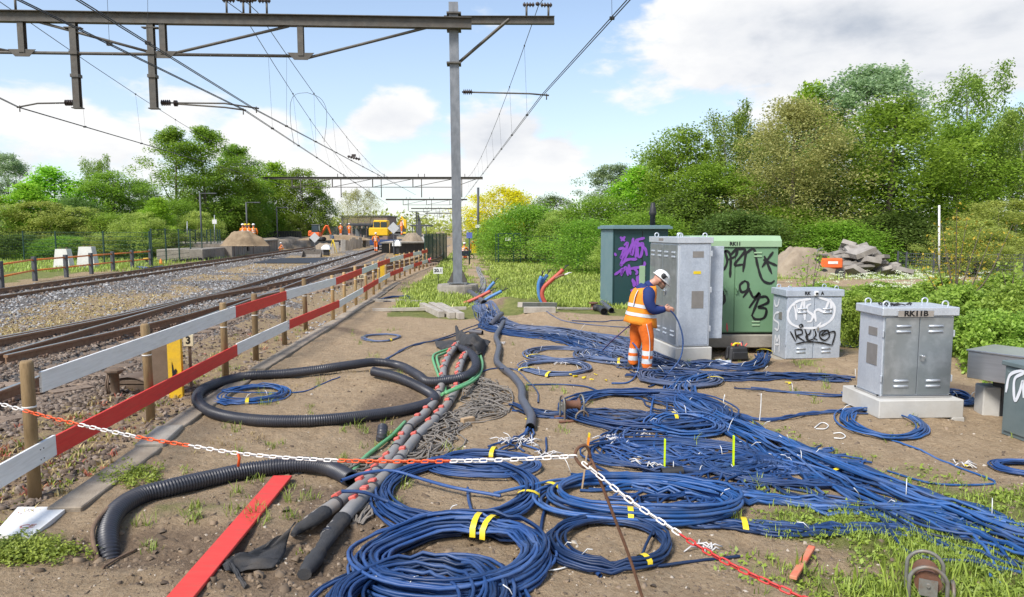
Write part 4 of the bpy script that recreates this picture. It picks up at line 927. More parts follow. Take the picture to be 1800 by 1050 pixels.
def teal():
    c = Cab('transformer_cabinet', 'dark teal cabinet with purple graffiti and a black vent pipe on top', G(1078, 540), G(1172, 538)); w = c.w; z1 = c.front(1078, 403).z; D = 1.1
    c.part('body', MB().box((w / 2, D / 2, z1 / 2 + .02), (w, D, z1 - .04), b=.006), M_TEALF)
    c.part('side_panel', MB().box((-.012, D / 2, z1 / 2 + .03), (.024, D - .02, z1 - .08), b=.004), M_TEALS)
    c.part('corner_trim', MB().box((-.02, -.006, z1 / 2 + .03), (.03, .03, z1 - .06), b=.004), M_TEALF)
    mb = MB(); mb.box((w / 2, D / 2, z1 + .035), (w + .18, D + .2, .07), b=.008); mb.box((w / 2, D / 2, z1 + .085), (w + .08, D + .1, .04), b=.01); c.part('roof', mb, M_TEALS)
    p = c.front(1147, 400, y=.4); mb = MB(); r0 = .07; mb.tube([(p.x, .4, z1 + .08), (p.x, .4, z1 + .38), (p.x, .4, z1 + .40), (p.x, .4, z1 + .47), (p.x, .4, z1 + .52), (p.x, .4, z1 + .60), (p.x, .4, z1 + .62), (p.x, .4, z1 + .72), (p.x, .4, z1 + .74)], [.075, .075, .10, .105, .085, .085, .065, .06, .04], 12); c.part('vent_pipe', mb, M_RUBBER)
    c.part('door_seam', MB().box((w * .52, -.004, z1 / 2), (.012, .012, z1 - .1)), M_BLACK)
    def Z(*pts): return [(600 + a / 3, 350 + b / 3) for a, b in pts]
    st = [Z((1470, 200), (1495, 222)), Z((1497, 198), (1475, 222)), Z((1440, 285), (1450, 300)), Z((1460, 265), (1490, 262), (1475, 310), (1505, 270), (1500, 310)), Z((1490, 245), (1510, 238), (1475, 350), (1540, 230), (1535, 300)), Z((1540, 205), (1528, 290), (1560, 215), (1552, 310)), Z((1565, 250), (1590, 235), (1580, 300), (1565, 300), (1562, 255)), Z((1600, 205), (1555, 222), (1600, 260), (1612, 300)), Z((1475, 345), (1510, 320), (1560, 318)),
        Z((1440, 400), (1470, 380), (1485, 370), (1475, 400), (1500, 360), (1512, 405)), Z((1515, 345), (1525, 400)), Z((1500, 372), (1590, 355), (1600, 330)), Z((1540, 360), (1560, 385), (1552, 400)), Z((1535, 420), (1545, 465)), Z((1535, 425), (1560, 455), (1560, 405)), Z((1570, 400), (1580, 440), (1600, 400)), Z((1525, 485), (1570, 470))]
    c.graffiti('graffiti', st, .075, M_SPRAYP, label='purple graffiti tags', off=.012)
    q = Vector(c.t.location); o = MB().box((w / 2, D / 2, .0), (w + .04, D, .12)); c.part('skirt', o, M_BLACK)
teal()

def right_boxes():
    # stainless housing on legs
    A, B = G(1697, 673, .42), G(1800, 697, .42)
    A = P(1699, 664, 7.9); B = P(1815, 692, 7.35); c = Cab('equipment_housing', 'brushed steel housing raised on dark legs above a pale block', Vector((A.x, A.y, 0)), Vector((B.x, B.y, 0))); w = c.w + .5; z0 = A.z; z1 = c.front(1699, 617).z; D = .62
    c.part('housing', MB().box((w / 2, D / 2, (z0 + z1) / 2), (w, D, z1 - z0), b=.006), M_STEEL)
    c.part('lid', MB().box((w / 2, D / 2, z1 + .012), (w + .03, D + .03, .02), b=.004), M_STEEL)
    c.part('rail', MB().box((w / 2 + .1, D / 2, z0 - .04), (w - .2, .3, .08)), M_RUBBER)
    for x in (.22, w - .2): c.part('leg', MB().box((x, D / 2, z0 / 2 - .05), (.06, .06, z0 + .08)), M_RUBBER)
    q = G(1742, 733); t = tag(MB().box((q.x, q.y + .08, .13), (.18, .22, .44), rz=R(-10), b=.012).put('concrete_block', M_CONCN, None, (q.x, q.y, 0)), 'pale concrete block standing under the steel housing', 'block')
    A, B = G(1759, 763), G(1812, 782); c = Cab('kiosk', 'dark green utility kiosk with white graffiti at the right edge', A, B); w = .85; D = .6; z1 = c.front(1759, 640).z
    c.part('body', MB().box((w / 2, D / 2, z1 / 2), (w, D, z1), b=.01), M_DARKG)
    c.part('lid', MB().box((w / 2, D / 2, z1 + .025), (w + .05, D + .05, .05), b=.008), M_DARKG)
    c.part('door', MB().box((w / 2, -.006, z1 / 2), (w - .08, .016, z1 - .1), b=.004), M_DARKG)
    c.graffiti('graffiti', [[(1768, 690), (1775, 660), (1795, 652), (1799, 656), (1785, 664), (1782, 680), (1784, 705), (1792, 690), (1798, 670), (1799, 700)]], .03, M_SPRAYW, off=.022)
right_boxes()
# ------------------------------------------------------------------ hoses, ducts and pipes
M_HOSE = mat('hose_black', (.026, .028, .038), (.038, .040, .052), rough=.42, scale=6, c3=(.06, .055, .05), c3_scale=4, c3_amt=.4)
M_DUCT = mat('duct_grey', (.068, .070, .088), (.085, .087, .105), rough=.45, scale=6, c3=(.10, .09, .08), c3_scale=4, c3_amt=.4)
M_PIPE = mat('split_pipe_grey', (.22, .215, .21), (.29, .275, .26), rough=.6, scale=6, c3=(.28, .225, .165), c3_scale=3, c3_amt=.8)
M_CLIP = mat('red_clip', (.60, .085, .06), (.56, .14, .11), rough=.5, scale=20)
M_GTUBE = mat('green_tube', (.10, .34, .13), (.13, .38, .17), rough=.45, scale=8, c3=(.22, .30, .18), c3_scale=3, c3_amt=.5)
M_ROPE = mat('grey_cable', (.15, .135, .115), (.24, .21, .18), rough=.8, scale=10)
M_CLOTH = mat('geotextile', (.030, .031, .034), (.048, .049, .053), rough=.95, scale=12, bump=.4, bscale=120, c3=(.11, .09, .07), c3_scale=4, c3_amt=.5)
def GC(px, py, dz):
    "point dz above the ground seen at this spot"
    p = G(px, py, dz)
    for _ in range(3): p = G(px, py, dz + Hz(p))
    return p
def hose_mesh(name, path, r, m, corr=0.0, n=14, pitch=.022, tube_open=True):
    mb = MB(); q = smooth_path(path, pitch / 4 if corr else .03)
    if corr:
        s = np.concatenate([[0], np.cumsum(np.linalg.norm(np.diff(q, axis=0), axis=1))]); k = np.arange(0, s[-1], pitch / 4); q = np.stack([np.interp(k, s, q[:, i]) for i in range(3)], -1); rr = r * (1 + corr * np.array([1, 1, -1, -1])[np.arange(len(q)) % 4])
    else: rr = np.full(len(q), r)
    mb.tube(q, rr, n, False); k = len(mb.v) // n
    for e, st in ((0, 1), (k - 1, -1)):          # a wall and a dark bore at the ends
        c = np.mean(mb.v[e * n:(e + 1) * n], axis=0); ring_ = [Vector(v) for v in mb.v[e * n:(e + 1) * n]]; t = Vector(q[min(max(e + st * 6, 0), k - 1)] - q[e]); inner = [Vector(c) + (v - Vector(c)) * .86 for v in ring_]; deep = [v + t.normalized() * .12 for v in inner]
        z = len(mb.v); mb.add(ring_ + inner + deep, [(j, (j + 1) % n, n + (j + 1) % n, n + j) for j in range(n)] + [(n + j, n + (j + 1) % n, 2 * n + (j + 1) % n, 2 * n + j) for j in range(n)] + [tuple(2 * n + j for j in range(n))], 1)
    return mb
def hose(name, label, pts, r, m, corr=0.0, **k):
    path = [GC(a[0], a[1], r + (a[2] if len(a) > 2 else 0)) for a in pts]; mb = hose_mesh(name, path, r, m, corr, **k); o = mb.put(name, [m, M_BLACK], None, (path[0].x, path[0].y, 0)); return tag(o, label, 'hose')
hose('corrugated_hose', 'ribbed black hose at left that dives into the soil', [(196, 1000, -.14), (190, 962, -.04), (190, 930), (206, 897), (245, 872), (300, 857), (375, 840), (450, 825), (530, 817, .02), (580, 824, .01), (618, 842)], .066, M_HOSE, .075, pitch=.024)
hose('corrugated_hose', 'black hose laid in a wide loop around the small blue coil', [(656, 653, .03), (700, 664, .02), (745, 685), (764, 700), (748, 711), (700, 723), (620, 734), (540, 740), (450, 739), (378, 727), (347, 704), (362, 682), (425, 663), (500, 657), (560, 650, .02), (615, 642, .05), (660, 637, .06), (702, 643, .03), (735, 660, .0), (752, 671, .02), (790, 668, .06), (822, 660, .08), (836, 645, .07), (833, 628, .05), (820, 616, .04), (808, 612, .0)], .062, M_HOSE, .06, pitch=.024)
hose('cable_duct', 'smooth grey duct snaking down the middle with cables spilling from its end', [(885, 566, .03), (879, 578), (872, 593), (877, 610), (873, 634), (882, 646), (900, 660), (914, 677), (918, 690), (918, 702), (927, 718), (934, 733), (932, 752)], .052, M_DUCT)
hose('cable_duct', 'grey duct mouth behind the dirt mound pouring out blue cables', [(742, 362 + 110, 0), (752, 482), (790, 497), (815, 508), (838, 522, .02), (851, 533, .03)][2:], .085, M_DUCT)
hose('cable_duct', 'short grey duct end coming up beside the soil heap', [(862, 572, -.02), (873, 560, .10), (882, 552, .10)], .055, M_DUCT)
hose('duct_stub', 'short black duct stub standing out of the soil', [(668, 782, -.10), (671, 765, .02), (673, 750, .08)], .052, M_HOSE, .05)
hose('black_pipe', 'cut black pipe with an open end beside the yellow peg', [(1163, 832), (1200, 828)], .042, M_RUBBER)
hose('black_pipe', 'curved black pipe offcut lying before the teal cabinet', [(1058, 532), (1068, 540), (1075, 546)], .07, M_DUCT)
hose('black_pipe', 'short grey pipe piece lying behind the black cloth', [(826, 583), (848, 585)], .045, M_DUCT)

def split_pipe(label, pts, r=.052):
    path = [GC(a[0], a[1], r + (a[2] if len(a) > 2 else 0)) for a in pts]; t = thing('split_pipe', label, 'pipe', (path[0].x, path[0].y, 0), 0, 'grey split conduits'); q = smooth_path(path, .03); mb = MB(); mb.tube(q, r, 14); mb.put('pipe', M_PIPE, t)
    s = np.concatenate([[0], np.cumsum(np.linalg.norm(np.diff(q, axis=0), axis=1))])
    for k in np.arange(.12, s[-1] * .97, .19):
        p = Vector([np.interp(k, s, q[:, i]) for i in range(3)]); p2 = Vector([np.interp(k + .05, s, q[:, i]) for i in range(3)]); d = (p2 - p).normalized(); side = Vector((d.y, -d.x, 0)).normalized(); up = side.cross(d) if side.cross(d).z > 0 else -side.cross(d)
        if random.random() < .42: continue
        off = (up * .85 + side * random.choice((.35, .5, .15))).normalized(); Mx = Matrix((d, off.cross(d), off)).transposed()
        MB().box(p + off * (r + .004), (.066, .058, .030), b=.006, rot=Mx).put('clip', M_CLIP, t)
    for k in np.arange(.55, s[-1], .78):
        p = Vector([np.interp(k, s, q[:, i]) for i in range(3)]); p2 = Vector([np.interp(k + .03, s, q[:, i]) for i in range(3)]); MB().cyl(p, p2, r * 1.13, 14).put('collar', M_HOSE, t)
split_pipe('left grey split conduit with red clips, ending in a black wrap', [(806, 604, .02), (790, 624, .02), (780, 648), (777, 674), (764, 706), (741, 733), (722, 748), (704, 776), (680, 812), (640, 850), (600, 880), (562, 906), (540, 922)])
split_pipe('right grey split conduit with red clips, ending in a long black sleeve', [(832, 610, .02), (815, 630, .02), (806, 655), (803, 680), (791, 705), (765, 737), (737, 764), (714, 792), (692, 820), (660, 854), (626, 886), (598, 917), (575, 945)])
def gtube(label, pts, r=.021):
    path = [GC(a, b, r + (c if c else 0)) for a, b, c in pts]; mb = MB(); mb.tube(smooth_path(path, .04), r, 10); tag(mb.put('green_tube', M_GTUBE, None, (path[0].x, path[0].y, 0)), label, 'tube', 'green tubes between the conduits')
for k, (dx, lab) in enumerate(((0, 'outer green tube bent left around the conduits'), (7, 'inner green tube bent left around the conduits'))): gtube(lab, [(800 + dx * .6, 611, .02), (770 + dx, 620 + dx * .4, .02), (761 + dx, 628, .02), (765 + dx, 645, .01), (772 + dx, 664, .02), (780 + dx * .5, 690, 0)])
for k, (dx, lab) in enumerate(((0, 'inner green tube sweeping down right of the conduits'), (6, 'outer green tube sweeping down right of the conduits'))): gtube(lab, [(838 + dx, 622, .03), (842 + dx, 640, .04), (838 + dx, 657, .05), (826 + dx, 670, .12), (806 + dx, 680, .15), (776 + dx, 694 - dx * .3, .14)])
gtube('long green tube slanting left below the conduits', [(712, 742, .02), (690, 765, .01), (665, 785, .01), (640, 806, .01), (615, 836, .0)]); gtube('short green tube lying inside the left conduit', [(716, 752, .0), (700, 772, .0), (684, 795, .0), (662, 815, .01)], .024)
gtube('thin green tube looping to the front of the cables', [(690, 800, .05), (660, 822, .06), (630, 845, .05), (618, 862, .06)], .012)

# ------------------------------------------------------------------ bundles and coils of cable
M_CABLE = mat('cable_blue', (.013, .036, .112), (.019, .052, .150), rough=.5, scale=3, c3=(.07, .10, .175), c3_scale=3.5, c3_amt=.5, vary=.25, tone=.55)
M_CABLE2 = mat('cable_blue_light', (.022, .070, .205), (.029, .086, .235), rough=.5, scale=3, c3=(.12, .145, .22), c3_scale=3.5, c3_amt=.5, vary=.2, tone=.5)
M_CABLE3 = mat('cable_blue_dusty', (.070, .098, .175), (.095, .125, .21), rough=.6, scale=3, c3=(.17, .17, .21), c3_scale=4, c3_amt=.6, tone=.5)
M_TAPE = mat('yellow_tape', (.80, .62, .02), (.70, .52, .02), rough=.5)
M_ZIP = mat('white_zip', (.78, .78, .76), rough=.5)
def wob(n, amp, k, r):
    t = np.linspace(0, 1, n); s = np.zeros(n)
    for i in range(1, k + 1): s += r.normal() / i ** .7 * np.sin(2 * np.pi * (i * t * 1.3 + r.uniform()))
    return amp * s
def settle(q, rad):
    h = height(q[:, 0], q[:, 1]); q[:, 2] = np.maximum(q[:, 2], h + rad * .7); return q
def tubes(name, paths, rad, m, base, sides=6, parent=None):
    V = []; Fq = []; k0 = 0; th = np.arange(sides) * 2 * np.pi / sides
    for q in paths:
        p, a, b = frame_along(q); n = len(p); V.append((p[:, None, :] + rad * (np.cos(th)[None, :, None] * a[:, None, :] + np.sin(th)[None, :, None] * b[:, None, :])).reshape(-1, 3))
        i = np.arange((n - 1) * sides).reshape(n - 1, sides); Fq.append(np.stack([i, np.roll(i, -1, 1), np.roll(i, -1, 1) + sides, i + sides], -1).reshape(-1, 4) + k0); k0 += n * sides
    V = np.vstack(V) - np.array(base); rt = np.random.default_rng(int(abs(base[0]) * 97 + k0))
    tn = np.concatenate([np.repeat(np.interp(np.arange(len(q)), np.arange(0, len(q) + 34, 34), rt.uniform(0, 1, len(np.arange(0, len(q) + 34, 34)))) if len(paths) == 1 else np.full(len(q), rt.uniform()), sides) for q in paths]); o = link(name, npmesh(name, V, np.vstack(Fq), m, True, tn), parent)
    if parent is None: o.location = base
    return o
def tape_on(t, p, d, w, h, ln=.04, m=None):
    "a flat band wrapped over a strand of cables"
    d = Vector((d[0], d[1], 0)).normalized(); s = Vector((d.y, -d.x, 0)); prof = [(-1, -.2), (-.95, .55), (-.5, .95), (0, 1.05), (.5, .95), (.95, .55), (1, -.2)]
    mb = MB(); rows = [[Vector(p) + d * (e * ln / 2) + s * (a * w) + Vector((0, 0, b * h)) for a, b in prof] for e in (-1, 1)]; mb.add(rows[0] + rows[1], [(i, i + 1, 7 + i + 1, 7 + i) for i in range(6)], 0, True); o = mb.put('tape', m or M_TAPE, t); return o
def zip_on(t, p, r=None, up=.14):
    r = r or random; p = Vector(p); a = r.uniform(0, 6.28); e = p + Vector((math.cos(a) * up * .7, math.sin(a) * up * .7, up * r.uniform(.15, 1))); MB().tube([p, p.lerp(e, .5) + Vector((0, 0, .02)), e], .0035, 4).put('zip_tie', M_ZIP, t)
def coil(label, cpx, rx_px, loops, rad=.0125, m=None, squash=1.0, rot=0.0, spread=.12, pile=1.0, seed=1, lead=None, tapes=(), zips=0, fill=.0, group='coils of blue cable'):
    "one cable wound into a coil that lies on the ground"
    rad *= .80; loops *= 1.5
    r = np.random.default_rng(seed); c = GC(*cpx, 0); e = GC(cpx[0] + rx_px, cpx[1], 0); Rm = (e - c).length; n = int(loops * 34); th = np.linspace(0, loops * 2 * np.pi, n) + r.uniform(0, 6.28); k = np.linspace(0, loops, n)
    per = np.interp(k, np.arange(int(loops) + 2), r.uniform(-1, 1, int(loops) + 2)); rr = Rm * (1 - spread * (.5 + .5 * per) - fill * k / loops) * (1 + wob(n, .022, int(loops * 2) + 5, r))
    ox, oy = np.interp(k, np.arange(int(loops) + 2), r.normal(0, .06 * Rm, int(loops) + 2)), np.interp(k, np.arange(int(loops) + 2), r.normal(0, .06 * Rm, int(loops) + 2))
    x, y = rr * np.cos(th) + ox, squash * rr * np.sin(th) + oy; x, y = x * math.cos(rot) - y * math.sin(rot), x * math.sin(rot) + y * math.cos(rot); x += c.x; y += c.y
    lay_ = k / loops * pile * math.sqrt(loops) * rad * 1.1 + np.abs(wob(n, rad * .9, int(loops * 2), r)); z = height(x, y) + rad + lay_; q = np.stack([x, y, z], -1)
    if lead:
        L_ = [GC(a[0], a[1], rad + (a[2] if len(a) > 2 else 0)) for a in lead]; q = np.vstack([q, smooth_path([q[-8], q[-1]] + [tuple(v) for v in L_], .06)[3:]])
    q = settle(q, rad); t = thing('cable_coil', label, 'cable coil', (c.x, c.y, 0), 0, group); tubes('cable', [q], rad, m or M_CABLE, (c.x, c.y, 0), 7, t)
    for a in tapes:
        a = R(a); p = Vector((c.x + (Rm * (1 - spread * .55)) * math.cos(a) * math.cos(rot) - squash * Rm * (1 - spread * .55) * math.sin(a) * math.sin(rot), c.y + Rm * (1 - spread * .55) * math.cos(a) * math.sin(rot) + squash * Rm * (1 - spread * .55) * math.sin(a) * math.cos(rot), 0)); p.z = Hz(p) + pile * math.sqrt(loops) * rad * .6 + rad
        tape_on(t, p, (-math.sin(a + rot), math.cos(a + rot) * squash), Rm * spread * .5 + rad * 1.5, pile * math.sqrt(loops) * rad * .62 + rad * 2)
    for i in range(zips): j = r.integers(0, n); zip_on(t, q[j] + [0, 0, rad], up=.10)
    return t
def bundle(label, pts, n, width, rad=.0125, m=None, seed=1, pile=.8, zips=0, tapes=(), loose=.25, fan=None, group='runs of blue cable', endjit=.25):
    "n cables running side by side along a line, crossing one another as they go"
    rad *= .86
    if n > 6: n = int(n * 1.45)
    r = np.random.default_rng(seed); q0 = smooth_path([GC(a[0], a[1], a[2] if len(a) > 2 else 0) for a in pts], .07); N_ = len(q0); tg = np.gradient(q0, axis=0); tg /= np.linalg.norm(tg, axis=1, keepdims=True) + 1e-9; sd_ = np.stack([tg[:, 1], -tg[:, 0], 0 * tg[:, 0]], -1); wd = np.interp(np.linspace(0, 1, N_), np.linspace(0, 1, len(width)), width) if not np.isscalar(width) else np.full(N_, width)
    paths = []
    for i in range(n):
        u = (i + .5) / n * 2 - 1; lane = np.clip(u + wob(N_, loose * .5, 4, r), -1.35, 1.35); a, b = int(r.uniform(0, endjit) * N_ * .4), int((1 - r.uniform(0, endjit) * .4) * N_); layer = r.uniform(0, 1) ** 1.5
        hgt = (1 - np.clip(np.abs(lane), 0, 1) ** 2) * pile * math.sqrt(n) * rad * layer + np.abs(wob(N_, rad * .8, 7, r)); q = q0 + sd_ * (lane * wd / 2)[:, None]; q[:, 2] = q0[:, 2] - height(q0[:, 0], q0[:, 1]) + height(q[:, 0], q[:, 1]) + rad + hgt; paths.append(settle(q[a:max(b, a + 4)], rad))
    t = thing('cable_bundle', label, 'cable bundle', (q0[N_ // 2][0], q0[N_ // 2][1], 0), 0, group); tubes('cables', paths, rad, m or M_CABLE, tuple(t.location), 6, t)['kind'] = 'stuff'
    for f in tapes: i = int(f * (N_ - 1)); tape_on(t, Vector(q0[i]) + Vector((0, 0, pile * math.sqrt(n) * rad * .45 + rad)), tg[i], wd[i] * .55, pile * math.sqrt(n) * rad * .6 + rad * 2)
    for i in range(zips): p = paths[r.integers(0, n)]; zip_on(t, p[r.integers(0, len(p))] + [0, 0, rad], up=.10 + .05 * r.uniform())
    return t
def single(label, pts, rad=.0125, m=None, name='cable'):
    q = settle(smooth_path([GC(a[0], a[1], rad + (a[2] if len(a) > 2 else 0)) for a in pts], .05), rad); o = tubes(name, [q], rad, m or M_CABLE, (q[0][0], q[0][1], 0), 7); return tag(o, label, 'cable', 'loose blue cables')

# front coils
coil('large heap of wound blue cable at the bottom edge, nearest the camera', (735, 1075), 205, 24, .0135, None, .95, .1, .42, 1.5, 11, zips=1, fill=.22)
coil('large blue cable coil with two yellow tapes, behind the nearest heap', (798, 990), 182, 26, .0135, None, .88, .0, .36, 1.5, 12, tapes=(76, 66), zips=3)
coil('wide open blue coil with one yellow tape, left of the rusty stake', (800, 868), 150, 16, .0125, None, 1.1, .12, .22, 1.0, 13, tapes=(-22,), zips=1)
coil('blue coil strewn behind the wide open coil, under the white chain', (845, 826), 108, 12, .0125, None, .62, -.1, .34, .9, 14, lead=[(955, 800), (960, 770)], tapes=(80,))
coil('bright blue thick coil with tape, right of the rusty stake', (1120, 884), 168, 9, .0165, M_CABLE2, .56, -.05, .16, 1.2, 15, lead=[(1010, 842, .02), (940, 852, .05), (868, 868, .02)], tapes=(-98, 160))
coil('small blue coil with one yellow tape, before the thick bright coil', (1068, 956), 108, 9, .0125, None, .9, .0, .20, 1.1, 16, lead=[(1130, 992), (1210, 988), (1300, 978)], tapes=(-58,), zips=2)
coil('flat wide blue coil behind the steel cable roller', (1128, 722), 150, 15, .0125, None, .95, -.02, .30, .9, 17, lead=[(1000, 735), (900, 722)])
coil('tight blue coil with looping turns, right of the flat wide coil', (1205, 752), 72, 13, .0125, M_CABLE2, .95, -.3, .4, 1.0, 18, tapes=(115,), zips=2)
coil('open blue coil lying between the two yellow pegs', (1190, 806), 170, 8, .0115, None, .55, -.05, .28, .7, 19, zips=3)
coil('loose blue coil around the right-hand yellow peg', (1370, 832), 150, 9, .0115, None, .5, -.2, .35, .7, 20, tapes=(20,), zips=2)
coil('blue coil at the worker\'s feet', (1195, 668), 72, 12, .0125, M_CABLE3, 1.2, .0, .34, 1.0, 22, zips=4, tapes=(-20,))
coil('blue loops on the sand between duct and worker, farther ones', (985, 624), 66, 9, .011, M_CABLE3, 1.15, .1, .4, .8, 23, zips=4, tapes=(200,))
coil('blue loops on the sand between duct and worker, nearer ones', (978, 648), 70, 10, .011, M_CABLE3, 1.1, .05, .4, .8, 24, zips=4, tapes=(250, 200))
coil('tangled blue coil with many white ties, left of the worker', (1085, 628), 78, 14, .011, M_CABLE3, 1.15, .2, .6, .9, 25, zips=9, tapes=(250,))
coil('small blue coil inside the wide black hose loop', (443, 697), 68, 8, .0105, M_CABLE2, 1.15, .0, .4, .9, 26, tapes=(-75,), lead=[(520, 690), (565, 676), (598, 664)], zips=2)
coil('small dark blue coil lying behind the kerb near the barrier end', (697, 527), 27, 7, .013, None, 1.5, .0, .3, .9, 27, lead=[(660, 526), (657, 521)])
coil('single thin blue loop with a yellow tape on the bare sand', (672, 595), 31, 3.4, .011, M_CABLE3, 1.35, .0, .14, .8, 28, tapes=(-50,))
coil('blue coil trailing out in front of the RK11B plinth', (1550, 744), 68, 7, .0115, M_CABLE2, 1.2, -.4, .34, .8, 29, lead=[(1600, 790), (1680, 820), (1748, 846), (1730, 852), (1640, 850), (1560, 828)], zips=1)
coil('blue coil cut off by the right edge of the picture', (1800, 828), 56, 8, .0115, None, .9, 0, .30, .8, 30)
coil('blue loops hanging behind the right side of RK11B', (1688, 706), 40, 9, .0115, None, .55, 1.2, .4, 1.8, 31, zips=3)

# runs
bundle('broad fan of blue cables spilling from the duct mouth towards the worker', [(838, 528, .06), (856, 552, .03), (880, 572), (930, 580), (1000, 587), (1070, 604), (1130, 632), (1170, 655)], 34, (.25, .5, .5, .75, 1.15, 1.2), .0125, M_CABLE3, 41, .9, 16, loose=.6)
bundle('second run of blue cables curving out by the short duct end', [(862, 548, .03), (853, 566), (862, 578), (910, 588), (980, 596), (1040, 612), (1100, 640)], 16, (.2, .35, .6, .8), .0125, M_CABLE, 42, .9, 5, loose=.6)
bundle('trunk of blue cables passing the plinth to the RK11A opening', [(1090, 640), (1160, 646), (1240, 644), (1300, 648), (1335, 640, .02), (1342, 628, .10), (1346, 618, .16)], 22, (.9, .7, .5, .32, .2), .0125, M_CABLE, 43, 1.0, 8, tapes=(.95,), loose=.5)
bundle('trunk of blue cables running straight across to RK11B', [(1110, 655), (1180, 662), (1260, 664), (1340, 664), (1430, 665), (1508, 672)], 20, (.9, .6, .45, .4, .42), .0125, M_CABLE, 44, 1.0, 10, loose=.5)
bundle('main trunk of blue cables sweeping to the lower right corner', [(1245, 664), (1210, 674), (1195, 692), (1225, 722), (1290, 752), (1370, 790), (1460, 830), (1560, 872), (1680, 920), (1800, 968), (1900, 1010)], 18, (.35, .4, .45, .46, .55, .75, .95), .0135, M_CABLE2, 45, .95, 14, loose=.45, endjit=.05)
bundle('second strand of blue cables under the main trunk', [(1130, 700), (1200, 718), (1280, 745), (1370, 800), (1440, 850), (1560, 905), (1700, 955), (1850, 1010)], 7, (.5, .5, .7, .8), .0135, M_CABLE, 46, .6, 4, loose=.7, endjit=.1)
bundle('run of blue cables crossing from the thick coil to the right edge', [(1010, 850), (1100, 850), (1200, 866), (1330, 882), (1450, 894), (1580, 902), (1700, 912), (1790, 930)], 9, (.45, .3, .22, .2, .3), .0145, M_CABLE2, 47, .8, 3, loose=.5)
bundle('flat ribbon of dark blue cables in the grass at lower right', [(1180, 915), (1290, 926), (1400, 934), (1520, 934), (1640, 942)], 9, (.25, .2, .16, .2), .0125, M_CABLE, 48, .5, 1, tapes=(.28,), loose=.4)
bundle('tangle of blue cables right of the thick bright coil', [(1130, 905), (1200, 880), (1260, 850), (1330, 830), (1400, 812)], 12, (.55, .5, .6), .0125, M_CABLE, 49, .8, 2, loose=.9)
bundle('tangle of blue cables with green tinged ones around the yellow pegs', [(1050, 790), (1130, 800), (1230, 812), (1330, 815), (1430, 812), (1500, 800)], 13, (.5, .6, .5), .0115, M_CABLE, 50, .7, 5, loose=1.0)
bundle('blue cables passing behind the cable roller', [(900, 714), (960, 730), (1040, 728), (1120, 735), (1210, 742), (1300, 760)], 9, (.15, .3, .4, .4), .0125, M_CABLE, 51, .7, 2, loose=.6)
bundle('blue cable bunch bending down from the flat coil to the near coils', [(1160, 735), (1110, 752), (1085, 772), (1110, 792), (1190, 800), (1290, 796)], 8, (.3, .3, .4), .0125, M_CABLE, 52, .7, 1, loose=.5)
bundle('few blue cables crossing between trunk and right-hand coil', [(1250, 720), (1340, 740), (1420, 730), (1480, 726), (1540, 730)], 4, .10, .0115, M_CABLE, 53, .6, 2, loose=.5)
bundle('few blue cables running into the slot of the RK11B plinth', [(1290, 684), (1370, 690), (1450, 698), (1500, 700), (1530, 716), (1550, 730)], 3, .08, .0115, M_CABLE, 54, .5, 1, loose=.5)
bundle('blue cables lying in the dirt beside RK11A', [(1478, 610), (1500, 606), (1520, 612)], 9, .5, .0115, M_CABLE3, 55, 1.2, 6, loose=1.0)
bundle('sheaf of blue ends with stripped white tips below the duct end', [(930, 756, .03), (925, 768), (905, 785), (895, 800)], 5, (.08, .3, .7), .0115, M_CABLE, 56, .5, 6, loose=.4)
bundle('grey duct-wrapped cables leading back across the meadow', [(752, 468), (735 + 105, 470), (842, 480), (848, 492), (850, 505), (842, 520)][1:], 8, .22, .02, M_PIPE, 57, 1.0, 8, loose=.4, group='grey cable runs')
t_ = bundle('sheaf of thin grey cables fanned out right of the conduits', [(846, 670, .02), (856, 690, .02), (852, 712), (838, 730), (815, 738), (800, 728)], 24, (.25, .45, .5, .5, .3), .0085, M_ROPE, 58, 1.4, 0, loose=1.1, group='grey cable runs')
bundle('long sheaf of thin grey cables beside the conduits towards the front', [(802, 728), (778, 745), (765, 770), (745, 798), (700, 815), (640, 822), (598, 842)], 22, (.25, .5, .5, .45, .3), .009, M_ROPE, 59, 1.3, 0, loose=.8, group='grey cable runs')
bundle('stub ends of thin grey cables below the conduits', [(668, 862), (650, 890), (632, 915), (622, 940)], 7, .14, .011, M_ROPE, 60, .8, 0, loose=.4, group='grey cable runs')
single('single blue cable arcing over the sand right of the mound', [(945, 540), (965, 555), (1000, 566), (1060, 573), (1110, 576)], .0115, M_CABLE3); single('blue cable crossing the sand towards the worker\'s legs', [(1005, 564), (1060, 566), (1105, 562)], .0115)
single('two-tone blue cable crossing the sand left of the conduits', [(672, 634), (700, 620), (728, 606), (770, 598), (808, 588), (850, 574)], .014, M_CABLE3); single('thin dark cable beside the two-tone one', [(680, 632), (712, 612), (740, 605), (790, 590), (846, 568)], .011)
single('blue cable looping from the duct end across the sand', [(878, 648, .1), (905, 650), (930, 672), (945, 690), (946, 708)], .0115, M_CABLE3); single('blue cable running level across the sand to the flat coil', [(846, 655), (870, 648), (900, 649), (940, 654)], .011); single('thin blue cable lying straight on the sand before the flat coil', [(925, 677), (980, 676), (1030, 680), (1060, 692)], .0115)
